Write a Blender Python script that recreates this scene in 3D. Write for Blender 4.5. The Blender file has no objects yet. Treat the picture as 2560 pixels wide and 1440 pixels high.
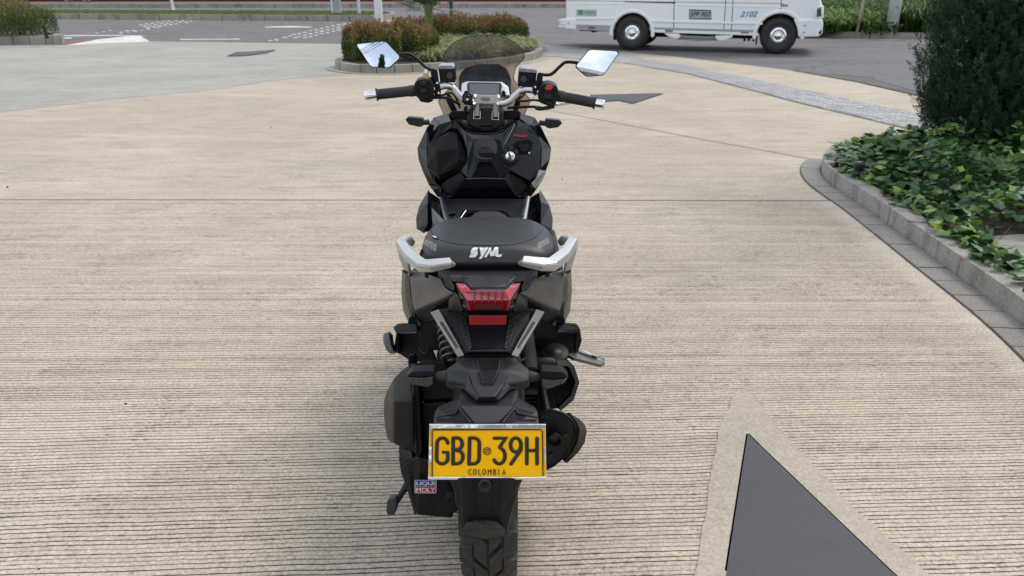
import bpy, bmesh, math, random
import numpy as np
from mathutils import Vector, Matrix
from math import sin, cos, tan, pi, radians, atan2, sqrt
S = bpy.context.scene
COL = S.collection
random.seed(7); rng = np.random.default_rng(7)

# ---------------------------------------------------------------- camera
F_PX, CAM_H, PITCH = 1950.0, 1.43, radians(21.5)
cam = bpy.data.cameras.new("camera"); cam_o = bpy.data.objects.new("camera", cam); COL.objects.link(cam_o)
cam.sensor_width = 36; cam.lens = 36 * F_PX / 2560; cam.clip_start = 0.05; cam.clip_end = 2000
cam_o.location = (0, 0, CAM_H); cam_o.rotation_euler = (pi / 2 - PITCH, 0, 0)
S.camera = cam_o
cam.dof.use_dof = True; cam.dof.focus_distance = 1.95; cam.dof.aperture_fstop = 9
# ---------------------------------------------------------------- world: hazy sky with broken cloud
SUN_EL, SUN_AZ = radians(56), radians(48)      # azimuth clockwise from +Y towards +X
W = bpy.data.worlds.new("World"); S.world = W; W.use_nodes = True
nt = W.node_tree; nt.nodes.clear()
wo = nt.nodes.new('ShaderNodeOutputWorld'); bg = nt.nodes.new('ShaderNodeBackground')
sky = nt.nodes.new('ShaderNodeTexSky'); sky.sky_type = 'NISHITA'; sky.sun_disc = False
sky.sun_elevation = SUN_EL; sky.sun_rotation = SUN_AZ; sky.dust_density = 2.0; sky.ozone_density = 1.0; sky.altitude = 500
tc = nt.nodes.new('ShaderNodeTexCoord'); mp = nt.nodes.new('ShaderNodeMapping'); mp.inputs['Scale'].default_value = (1, 1, 2.4)
nz = nt.nodes.new('ShaderNodeTexNoise'); nz.inputs['Scale'].default_value = 3.2; nz.inputs['Detail'].default_value = 9; nz.inputs['Roughness'].default_value = .55
rp = nt.nodes.new('ShaderNodeValToRGB'); rp.color_ramp.elements[0].position = .40; rp.color_ramp.elements[1].position = .66
rp.color_ramp.elements[0].color = (.25, .25, .25, 1); rp.color_ramp.elements[1].color = (1, 1, 1, 1)
nz2 = nt.nodes.new('ShaderNodeTexNoise'); nz2.inputs['Scale'].default_value = 5; nz2.inputs['Detail'].default_value = 6
rp2 = nt.nodes.new('ShaderNodeValToRGB'); rp2.color_ramp.elements[0].color = (5.6, 6.2, 7.1, 1); rp2.color_ramp.elements[1].color = (10.2, 10.4, 10.6, 1)
rp2.color_ramp.elements[0].position = .25; rp2.color_ramp.elements[1].position = .75
mx = nt.nodes.new('ShaderNodeMix'); mx.data_type = 'RGBA'
L = nt.links.new
L(tc.outputs['Generated'], mp.inputs[0]); L(mp.outputs[0], nz.inputs[0]); L(mp.outputs[0], nz2.inputs[0]); L(nz.outputs[0], rp.inputs[0]); L(nz2.outputs[0], rp2.inputs[0])
L(rp.outputs[0], mx.inputs[0]); L(sky.outputs[0], mx.inputs[6]); L(rp2.outputs[0], mx.inputs[7])
L(mx.outputs[2], bg.inputs[0]); bg.inputs[1].default_value = 0.12; L(bg.outputs[0], wo.inputs[0])
sun = bpy.data.lights.new("sun", 'SUN'); sun_o = bpy.data.objects.new("sun", sun); COL.objects.link(sun_o)
sun.energy = 1.25; sun.angle = radians(20); sun.color = (1, .93, .83)
sd = Vector((sin(SUN_AZ) * cos(SUN_EL), cos(SUN_AZ) * cos(SUN_EL), sin(SUN_EL)))
sun_o.rotation_euler = sd.to_track_quat('Z', 'Y').to_euler(); sun_o.location = (0, 0, 30)
S.view_settings.view_transform = 'Standard'; S.view_settings.look = 'None'; S.view_settings.gamma = 1
S.view_settings.use_curve_mapping = False; S.view_settings.exposure = 0.62

# ---------------------------------------------------------------- photo measuring: a pixel of the photo to a place in the world
CP, SP = cos(PITCH), sin(PITCH)
def ray(px, py):
    u, v = (px - 1280) / F_PX, (py - 720) / F_PX
    return Vector((u, CP - v * SP, -SP - v * CP))
def B(px, py, Y):
    d = ray(px, py); return Vector((0, 0, CAM_H)) + d * (Y / d.y)
def G(px, py, z=0.0):
    d = ray(px, py); return Vector((0, 0, CAM_H)) + d * ((z - CAM_H) / d.z)
def onplane(px, py, c, n):
    d = ray(px, py); o = Vector((0, 0, CAM_H)); return o + d * ((c - o).dot(n) / d.dot(n))

# ---------------------------------------------------------------- materials
def nmat(name):
    m = bpy.data.materials.new(name); m.use_nodes = True; t = m.node_tree
    return m, t, t.nodes['Principled BSDF']
def node(t, typ, **kw):
    n = t.nodes.new(typ)
    for k, v in kw.items():
        if k.startswith('i_'):
            key = k[2:]; key = int(key) if key.isdigit() else key.replace('_', ' ')
            if isinstance(v, bpy.types.NodeSocket): t.links.new(v, n.inputs[key])
            else: n.inputs[key].default_value = v
        else: setattr(n, k, v)
    return n
def mth(t, op, a, b=0.0, c=None, clamp=False):
    n = t.nodes.new('ShaderNodeMath'); n.operation = op; n.use_clamp = clamp
    for i, x in enumerate((a, b) if c is None else (a, b, c)):
        if isinstance(x, bpy.types.NodeSocket): t.links.new(x, n.inputs[i])
        else: n.inputs[i].default_value = x
    return n.outputs[0]
def mixc(t, f, a, b, mode='MIX'):
    n = t.nodes.new('ShaderNodeMix'); n.data_type = 'RGBA'; n.blend_type = mode
    for i, x in ((0, f), (6, a), (7, b)):
        if isinstance(x, bpy.types.NodeSocket): t.links.new(x, n.inputs[i])
        else: n.inputs[i].default_value = x if i == 0 or len(x) == 4 else (*x, 1)
    return n.outputs[2]
def noise(t, vec, scale, detail=4, rough=.55, dist=0):
    n = t.nodes.new('ShaderNodeTexNoise'); n.inputs['Scale'].default_value = scale; n.inputs['Detail'].default_value = detail
    n.inputs['Roughness'].default_value = rough; n.inputs['Distortion'].default_value = dist
    if vec is not None: t.links.new(vec, n.inputs[0])
    return n.outputs[0]
def mrange(t, v, a, b, c=0., d=1.):
    n = t.nodes.new('ShaderNodeMapRange'); t.links.new(v, n.inputs[0])
    for i, x in enumerate((a, b, c, d)): n.inputs[i + 1].default_value = x
    return n.outputs[0]
def pos(t, scale=None):
    g = t.nodes.new('ShaderNodeNewGeometry').outputs['Position']
    if scale:
        m = t.nodes.new('ShaderNodeMapping'); m.inputs['Scale'].default_value = scale; t.links.new(g, m.inputs[0]); return m.outputs[0]
    return g
def objc(t, scale=None):
    g = t.nodes.new('ShaderNodeTexCoord').outputs['Object']
    if scale:
        m = t.nodes.new('ShaderNodeMapping'); m.inputs['Scale'].default_value = scale; t.links.new(g, m.inputs[0]); return m.outputs[0]
    return g
def bump(t, bs, h, strength, dist=.002):
    n = t.nodes.new('ShaderNodeBump'); n.inputs['Strength'].default_value = strength; n.inputs['Distance'].default_value = dist
    t.links.new(h, n.inputs['Height']); t.links.new(n.outputs[0], bs.inputs['Normal'])
def simple(name, col, rough=.5, metal=0., var=.12, vscale=9, bscale=0, bstr=.3, coat=0, spec=.5, dirt=0):
    m, t, b = nmat(name)
    c2 = tuple(x * (1 - var) for x in col)
    f = noise(t, objc(t), vscale, 5)
    c = mixc(t, mrange(t, f, .35, .65), c2, col)
    if dirt:
        dn = noise(t, objc(t), vscale * 2.3, 8, .7)
        c = mixc(t, mth(t, 'MULTIPLY', mrange(t, dn, .5, .75), dirt), c, (.16, .14, .115))
    t.links.new(c, b.inputs['Base Color'])
    r = mrange(t, noise(t, objc(t), vscale * 3, 6), .3, .7, rough * .8, min(1, rough * 1.2)); t.links.new(r, b.inputs['Roughness'])
    b.inputs['Metallic'].default_value = metal; b.inputs['Specular IOR Level'].default_value = spec
    if coat: b.inputs['Coat Weight'].default_value = coat; b.inputs['Coat Roughness'].default_value = .05
    if bscale: bump(t, b, noise(t, objc(t), bscale, 3), bstr, .0006)
    return m
def weave(name, col, rough, freq, ang, depth=.0006, band=.25):
    """plastic moulded with fine slanting ribs"""
    m, t, b = nmat(name)
    s = t.nodes.new('ShaderNodeSeparateXYZ'); t.links.new(objc(t), s.inputs[0])
    v = mth(t, 'ADD', mth(t, 'MULTIPLY', s.outputs[0], cos(ang) * freq), mth(t, 'MULTIPLY', mth(t, 'ADD', s.outputs[1], s.outputs[2]), sin(ang) * freq))
    w = mth(t, 'SINE', v)
    f = mrange(t, w, -.3, .5)
    c = mixc(t, f, tuple(x * .55 for x in col), tuple(x * 1.35 for x in col))
    t.links.new(c, b.inputs['Base Color']); b.inputs['Roughness'].default_value = rough
    bump(t, b, f, .7, depth)
    return m
def concrete(name, col, grooved=0, stain=1.0, grain=1.0, dark=.62):
    m, t, b = nmat(name); P = pos(t)
    big = noise(t, P, .55, 5, .6, .5); mid = noise(t, pos(t, (1.2, 4, 1)), 2.2, 7, .65); fine = noise(t, P, 160, 3, .7); sp = noise(t, P, 38, 6, .75)
    lo = tuple(x * dark for x in col); hi = tuple(min(1, x * 1.12) for x in col)
    c = mixc(t, mrange(t, big, .38, .62), tuple(x * .86 for x in col), hi)
    c = mixc(t, mth(t, 'MULTIPLY', mrange(t, mid, .48, .72), .55 * stain), c, lo)
    warm = noise(t, P, 1.3, 3)
    c = mixc(t, mth(t, 'MULTIPLY', mrange(t, warm, .45, .7), .35), c, (col[0] * 1.04, col[1] * .93, col[2] * .88))
    c = mixc(t, mth(t, 'MULTIPLY', mrange(t, sp, .5, .72), .5), c, tuple(x * .6 for x in col))
    c = mixc(t, mrange(t, fine, .40, .62, 0, .38), c, tuple(x * .45 for x in col))
    gr = noise(t, P, 95, 2, .6)
    c = mixc(t, mrange(t, gr, .52, .66, 0, .5 * grain), c, tuple(x * .42 for x in col))
    c = mixc(t, mrange(t, gr, .46, .36, 0, .4 * grain), c, tuple(min(1, x * 1.35) for x in col))
    c = mixc(t, mth(t, 'MULTIPLY', mrange(t, noise(t, P, 300, 2, .5), .62, .72), .5), c, tuple(min(1, x * 1.5) for x in col))
    st = noise(t, pos(t, (.5, 1.3, 1)), 1.6, 8, .72, .8)
    c = mixc(t, mth(t, 'MULTIPLY', mrange(t, st, .55, .70), .38 * stain / 1.5, clamp=True), c, (col[0] * .58, col[1] * .60, col[2] * .66))
    c = mixc(t, mth(t, 'MULTIPLY', mrange(t, noise(t, pos(t, (.35, 1.6, 1)), 1.1, 6, .6, .4), .54, .66), .30), c, tuple(min(1, x * 1.22) for x in col))
    # small dark pits and stuck grit
    vo = t.nodes.new('ShaderNodeTexVoronoi'); vo.inputs['Scale'].default_value = 14; t.links.new(P, vo.inputs[0])
    pit = mth(t, 'MULTIPLY', mrange(t, vo.outputs['Distance'], .035, .09, 1, 0), mrange(t, noise(t, P, 5, 3), .5, .6))
    c = mixc(t, mth(t, 'MULTIPLY', pit, .6), c, (.07, .065, .055))
    h = mth(t, 'MULTIPLY', fine, .25)
    if grooved:
        s = t.nodes.new('ShaderNodeSeparateXYZ'); t.links.new(P, s.inputs[0]); x, y = s.outputs[0], s.outputs[1]
        phi = mrange(t, y, 1.4, 3.6, .06, -.008)
        v = mth(t, 'SUBTRACT', y, mth(t, 'MULTIPLY', x, phi))
        w1 = mth(t, 'MULTIPLY', mth(t, 'SUBTRACT', noise(t, pos(t, (1, .15, 1)), 2.2, 3), .5), .022)
        w2 = mth(t, 'MULTIPLY', mth(t, 'SUBTRACT', noise(t, P, 45, 4, .7), .5), .0030)
        v = mth(t, 'ADD', v, mth(t, 'ADD', w1, w2))
        vv = t.nodes.new('ShaderNodeTexVoronoi'); vv.voronoi_dimensions = '1D'; vv.feature = 'DISTANCE_TO_EDGE'; vv.inputs['Randomness'].default_value = .68
        t.links.new(mth(t, 'MULTIPLY', v, 56.0), vv.inputs['W']); vv.inputs['Scale'].default_value = 1
        d = vv.outputs['Distance']
        wn = mrange(t, noise(t, pos(t, (6, 60, 1)), 1, 5, .7), .3, .7, .065, .145)
        line = mrange(t, mth(t, 'DIVIDE', d, wn), .65, 1.15, 1, 0)
        brk = mrange(t, noise(t, pos(t, (10, 55, 1)), 1, 6, .75), .33, .46, .3, 1)
        area = mrange(t, noise(t, P, 1.1, 4), .25, .42, .7, 1)
        line = mth(t, 'MULTIPLY', line, mth(t, 'MULTIPLY', brk, area), clamp=True)
        ga, gb = G(2157, 558), G(2560, 873); gd = (gb - ga).normalized(); gn = Vector((gd.y, -gd.x)) if True else None
        if gn.x > 0: gn = -gn
        dist = mth(t, 'ADD', mth(t, 'MULTIPLY', x, gn.x), mth(t, 'SUBTRACT', mth(t, 'MULTIPLY', y, gn.y), gn.x * ga.x + gn.y * ga.y))
        dist = mth(t, 'ADD', dist, mth(t, 'MULTIPLY', mth(t, 'SUBTRACT', noise(t, P, 7, 5, .7), .5), .16))
        n1 = t.nodes.new('ShaderNodeTexNoise'); n1.noise_dimensions = '1D'; n1.inputs['Scale'].default_value = 1; n1.inputs['Detail'].default_value = 3; t.links.new(mth(t, 'MULTIPLY', v, 21.0), n1.inputs['W'])
        line = mth(t, 'MULTIPLY', line, mrange(t, n1.outputs[0], .34, .58, .45, 1.1), clamp=True)
        line = mth(t, 'MULTIPLY', line, mrange(t, dist, .10, .20, .03, 1))
        line = mth(t, 'MULTIPLY', line, grooved)
        # ragged lips beside the grooves
        lip = mth(t, 'MULTIPLY', mrange(t, d, .16, .42, 1, 0), mrange(t, noise(t, pos(t, (.6, 1, 1)), 55, 5, .8), .52, .58))
        lip = mth(t, 'MULTIPLY', lip, mrange(t, noise(t, P, 3.5, 4, .7), .42, .62, .15, 1))
        lip = mth(t, 'MULTIPLY', lip, mrange(t, dist, .08, .22, .1, 1))
        if grooved < .5: lip = mth(t, 'MULTIPLY', lip, .25)
        c = mixc(t, mth(t, 'MULTIPLY', lip, .85), c, (.09, .08, .068))
        c = mixc(t, mth(t, 'MULTIPLY', mrange(t, noise(t, pos(t, (.35, 4, 1)), 2.5, 6, .7), .5, .75), .30), c, tuple(x * .62 for x in col))
        c = mixc(t, mth(t, 'MULTIPLY', line, .96), c, (.036, .031, .027))
        h = mth(t, 'SUBTRACT', h, mth(t, 'MULTIPLY', line, 1.2))
    t.links.new(c, b.inputs['Base Color']); b.inputs['Roughness'].default_value = .82; b.inputs['Specular IOR Level'].default_value = .3
    bump(t, b, h, .7, .0035)
    return m
def asphalt(name, col):
    m, t, b = nmat(name); P = pos(t)
    c = mixc(t, mrange(t, noise(t, pos(t, (.4, 1.6, 1)), 1.1, 6), .35, .65), col, tuple(x * .72 for x in col))
    c = mixc(t, mrange(t, noise(t, P, 110, 3, .8), .4, .65, 0, .55), c, tuple(x * 1.7 for x in col))
    c = mixc(t, mrange(t, noise(t, P, 14, 6, .8), .5, .7, 0, .5), c, tuple(x * .5 for x in col))
    # cracks
    vo = t.nodes.new('ShaderNodeTexVoronoi'); vo.feature = 'DISTANCE_TO_EDGE'; vo.inputs['Scale'].default_value = .35
    add = t.nodes.new('ShaderNodeVectorMath'); add.operation = 'ADD'; nn = t.nodes.new('ShaderNodeTexNoise'); nn.inputs['Scale'].default_value = 1.5; nn.inputs['Detail'].default_value = 6
    t.links.new(P, nn.inputs[0]); t.links.new(P, add.inputs[0]); t.links.new(nn.outputs[1], add.inputs[1]); t.links.new(add.outputs[0], vo.inputs[0])
    c = mixc(t, mrange(t, vo.outputs['Distance'], .0, .012, .7, 0), c, (.02, .02, .02))
    t.links.new(c, b.inputs['Base Color']); b.inputs['Roughness'].default_value = .85; b.inputs['Specular IOR Level'].default_value = .3
    bump(t, b, noise(t, P, 140, 3, .8), .8, .004)
    return m
def leafmat(name, cols, rough=.45, trans=.25, nscale=3.0):
    """colour by the leaf's own tint value"""
    m, t, b = nmat(name)
    a = t.nodes.new('ShaderNodeAttribute'); a.attribute_name = 'tint'
    r = t.nodes.new('ShaderNodeValToRGB'); e = r.color_ramp.elements
    while len(e) < len(cols): e.new(.5)
    for i, c in enumerate(cols): e[i].position = i / (len(cols) - 1); e[i].color = (*c, 1)
    f = mth(t, 'ADD', a.outputs['Fac'], mth(t, 'MULTIPLY', mth(t, 'SUBTRACT', noise(t, objc(t), nscale, 3), .5), .5), clamp=True)
    t.links.new(f, r.inputs[0]); t.links.new(r.outputs[0], b.inputs['Base Color'])
    b.inputs['Roughness'].default_value = rough; b.inputs['Specular IOR Level'].default_value = .35
    tr = t.nodes.new('ShaderNodeBsdfTranslucent'); ms = t.nodes.new('ShaderNodeMixShader'); ms.inputs[0].default_value = trans
    t.links.new(r.outputs[0], tr.inputs[0]); t.links.new(b.outputs[0], ms.inputs[1]); t.links.new(tr.outputs[0], ms.inputs[2])
    t.links.new(ms.outputs[0], t.nodes['Material Output'].inputs[0])
    return m

M = {}
M['gloss'] = simple('gloss_black_paint', (.003, .0035, .005), .08, 0, .2, 5, coat=.2, spec=.45)
M['matte'] = simple('matte_black_plastic', (.0055, .006, .007), .42, 0, .15, 6, 900, .5, dirt=.03, spec=.22)
M['matte2'] = simple('charcoal_plastic', (.0095, .010, .0115), .46, 0, .15, 6, 900, .5, dirt=.03, spec=.4)
M['dark'] = simple('unlit_black_rubber', (.009, .009, .010), .7)
M['engine'] = simple('engine_black', (.006, .006, .006), .5, .1, .2, 12, dirt=.06, spec=.35)
M['rubber'] = simple('grip_rubber', (.016, .016, .017), .62, 0, .1, 40)
M['tyre'] = simple('tyre_rubber', (.020, .0185, .017), .68, 0, .2, 20, 300, .5, dirt=.2)
M['taupe'] = simple('satin_grey_brown_paint', (.075, .071, .067), .42, .25, .06, 4, coat=.15)
M['silver'] = simple('satin_silver', (.62, .62, .62), .30, 1, .06, 14)
M['silverpaint'] = simple('silver_paint', (.50, .50, .49), .40, .6, .05, 12, coat=.2)
M['champ'] = simple('champagne_metal', (.24, .22, .19), .36, .85, .08, 30)
M['chrome'] = simple('chrome', (.85, .86, .88), .07, 1, .02)
M['brass'] = simple('brass', (.55, .42, .15), .3, 1)
M['red'] = simple('red_plastic', (.55, .02, .02), .35)
M['yellow'] = simple('plate_yellow', (.98, .50, .001), .5, 0, .04, 3, spec=.15)
M['ink'] = simple('black_ink', (.012, .012, .012), .35)
M['white'] = simple('white_print', (.75, .75, .75), .4)
M['carbon'] = weave('ribbed_black_plastic', (.020, .021, .024), .38, 700, radians(38))
M['carbon2'] = weave('wavy_black_plastic', (.013, .0135, .015), .42, 520, radians(-40))
M['deck'] = weave('tail_deck_plastic', (.016, .0165, .018), .42, 1100, radians(70), .0004)
def seatmat():
    m, t, b = nmat('seat_vinyl'); P = objc(t)
    s = t.nodes.new('ShaderNodeSeparateXYZ'); t.links.new(P, s.inputs[0])
    bow = mth(t, 'MULTIPLY', mth(t, 'MULTIPLY', s.outputs[0], s.outputs[0]), 1.2)
    yy = mth(t, 'MULTIPLY', mth(t, 'ADD', s.outputs[1], bow), 300)
    nrm = t.nodes.new('ShaderNodeNewGeometry'); sn = t.nodes.new('ShaderNodeSeparateXYZ'); t.links.new(nrm.outputs['Normal'], sn.inputs[0])
    rib = mrange(t, mth(t, 'SINE', yy), .2, .9)
    inside = mrange(t, mth(t, 'ABSOLUTE', s.outputs[0]), .105, .112, 1, 0)
    rib = mth(t, 'MULTIPLY', rib, mth(t, 'MULTIPLY', inside, mrange(t, sn.outputs[2], .93, .97)))
    c = mixc(t, rib, (.0115, .012, .013), (.006, .006, .0065))
    t.links.new(c, b.inputs['Base Color']); b.inputs['Roughness'].default_value = .48
    h = mth(t, 'ADD', mth(t, 'MULTIPLY', rib, -1.0), mth(t, 'MULTIPLY', noise(t, P, 420, 3), .35))
    bump(t, b, h, .6, .0012)
    return m
M['seat'] = seatmat()
def glassmat(name, col, alpha, rough=.04):
    m, t, b = nmat(name)
    tr = t.nodes.new('ShaderNodeBsdfTransparent'); tr.inputs[0].default_value = (*col, 1)
    gl = t.nodes.new('ShaderNodeBsdfGlossy'); gl.inputs['Roughness'].default_value = rough; gl.inputs[0].default_value = (.9, .9, .9, 1)
    fr = t.nodes.new('ShaderNodeLayerWeight'); fr.inputs[0].default_value = .5
    ms = t.nodes.new('ShaderNodeMixShader'); t.links.new(mth(t, 'ADD', mth(t, 'MULTIPLY', mth(t, 'POWER', fr.outputs[1], 5.0), .5), .035), ms.inputs[0])
    t.links.new(tr.outputs[0], ms.inputs[1]); t.links.new(gl.outputs[0], ms.inputs[2]); t.links.new(ms.outputs[0], t.nodes['Material Output'].inputs[0])
    return m
M['tint'] = glassmat('smoked_screen', (.63, .58, .54), .4)
M['redlens'] = simple('red_lens', (.50, .035, .06), .09, 0, .1, 8, coat=.8)
M['deepred'] = simple('deep_red_lens', (.33, .004, .012), .09, 0, .1, 8, coat=.8)
M['smoke'] = simple('smoked_lens', (.035, .035, .037), .12, 0, .5, 90, coat=.6)
M['screen'] = simple('dash_screen', (.05, .053, .058), .12, 0, .1, 3)
def reflmat():
    m, t, b = nmat('prism_reflector'); P = objc(t)
    s = t.nodes.new('ShaderNodeSeparateXYZ'); t.links.new(P, s.inputs[0])
    a = mth(t, 'MULTIPLY', mth(t, 'SINE', mth(t, 'MULTIPLY', s.outputs[0], 2200)), mth(t, 'SINE', mth(t, 'MULTIPLY', s.outputs[2], 2200)))
    c = mixc(t, mrange(t, a, .1, .8), (.36, .0, .004), (.72, .02, .02)); t.links.new(c, b.inputs['Base Color'])
    b.inputs['Roughness'].default_value = .15; b.inputs['Coat Weight'].default_value = .6; bump(t, b, a, .8, .0006)
    return m
M['reflector'] = reflmat()
M['mirror'] = simple('mirror_glass', (.86, .88, .9), .015, 1, .01)
M['concrete_beige'] = concrete('beige_concrete', (.49, .422, .325), grooved=.3, stain=1.7)
M['concrete_grooved'] = concrete('grooved_concrete', (.555, .475, .368), grooved=1.0, stain=1.6)
M['concrete_smooth'] = concrete('trowelled_concrete', (.45, .395, .315), 0, .8, grain=.5)
M['concrete_grey'] = concrete('grey_concrete', (.375, .355, .315), 0, 1.8)
M['kerb'] = concrete('kerb_concrete', (.35, .33, .29), 0, 2.0, dark=.35)
M['kerb_warm'] = concrete('kerb_cream', (.36, .335, .285), 0, 1.5, dark=.45)
M['paver'] = concrete('grey_paver', (.27, .255, .225), 0, 1)
M['block'] = concrete('pale_block', (.40, .40, .39), 0, 1.4, dark=.5)
M['joint'] = concrete('joint_sand', (.36, .35, .335), 0, 1)
M['asphalt'] = asphalt('asphalt', (.135, .13, .128))
M['asphalt2'] = asphalt('old_asphalt', (.11, .105, .10))
M['slate'] = concrete('blue_grey_inlay', (.036, .039, .046), 0, 1.2, grain=.25)
M['slate'].node_tree.nodes['Principled BSDF'].inputs['Roughness'].default_value = .62; M['slate'].node_tree.nodes['Principled BSDF'].inputs['Specular IOR Level'].default_value = .6
M['red_brick'] = concrete('red_brick_paving', (.27, .12, .10), 0, 1)
M['paint_w'] = simple('road_white', (.62, .62, .6), .6, 0, .4, 3)
M['paint_y'] = simple('road_yellow', (.52, .36, .17), .6, 0, .35, 3)
M['soil'] = concrete('soil', (.055, .042, .03), 0, 1)
M['grassmat'] = leafmat('grass_blades', [(.07, .11, .02), (.17, .23, .05), (.28, .31, .11)], .6, .3, .4)
M['tuft'] = leafmat('striped_grass', [(.07, .10, .03), (.24, .26, .10), (.50, .48, .26)], .6, .3, 3)
M['tall'] = leafmat('tall_green_grass', [(.02, .05, .012), (.07, .14, .022), (.24, .32, .06)], .55, .3, .8)
M['hedge'] = leafmat('hedge_leaves', [(.025, .055, .015), (.10, .16, .035), (.19, .20, .055), (.27, .12, .05), (.31, .06, .055)], .4, .2, 2.5)
M['ivy_d'] = leafmat('ivy_dark', [(.020, .052, .018), (.035, .085, .026), (.055, .12, .036)], .38, .12, 6)
M['ivy_m'] = leafmat('ivy_mid', [(.035, .10, .022), (.06, .14, .028), (.10, .20, .036)], .4, .2, 6)
M['ivy_l'] = leafmat('ivy_light', [(.10, .22, .035), (.17, .30, .045), (.28, .36, .06)], .42, .25, 6)
M['cypress'] = leafmat('cypress_leaves', [(.010, .025, .013), (.030, .066, .029), (.09, .15, .055)], .6, .1, 2.2)
M['palm'] = leafmat('palm_leaf', [(.03, .07, .02), (.07, .13, .03), (.16, .20, .07)], .45, .2, 3)
M['bark'] = simple('bark', (.09, .065, .045), .9, 0, .4, 12, 40, 1)
M['twig'] = simple('twig_brown', (.11, .06, .035), .85)
M['van'] = simple('van_white_paint', (.87, .87, .87), .25, 0, .06, 1.5, coat=.4, dirt=.05)
M['vangrey'] = simple('van_grey_sill', (.34, .36, .38), .4)
M['vanglass'] = simple('van_glass', (.02, .025, .03), .06, 0, .2, 2, coat=.5)
M['green'] = simple('green_print', (.05, .32, .10), .4)
M['blue'] = simple('blue_print', (.05, .26, .42), .4)
M['ltgrey'] = simple('pale_grey_label', (.42, .47, .46), .5)
M['darkgreen'] = simple('dark_green_print', (.02, .09, .07), .4)
M['orange'] = simple('orange_lens', (.6, .16, .02), .2)
M['lamp'] = simple('headlamp_glass', (.18, .17, .16), .1, .4, .3, 12, coat=.8)
M['polegrey'] = simple('pole_grey', (.42, .43, .42), .5, 0, .2, 3)
M['polewhite'] = simple('pole_white', (.66, .70, .70), .45, 0, .1, 3)
M['navy'] = simple('navy_post', (.015, .035, .06), .4)
M['wood'] = simple('raw_stake', (.45, .36, .26), .8)
M['fence'] = simple('black_fence', (.015, .016, .02), .6)
M['wall'] = simple('render_wall', (.36, .36, .35), .8, 0, .15, 1)
M['logoblue'] = simple('label_blue', (.03, .05, .28), .35)
M['logored'] = simple('label_red', (.50, .02, .04), .35)

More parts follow.
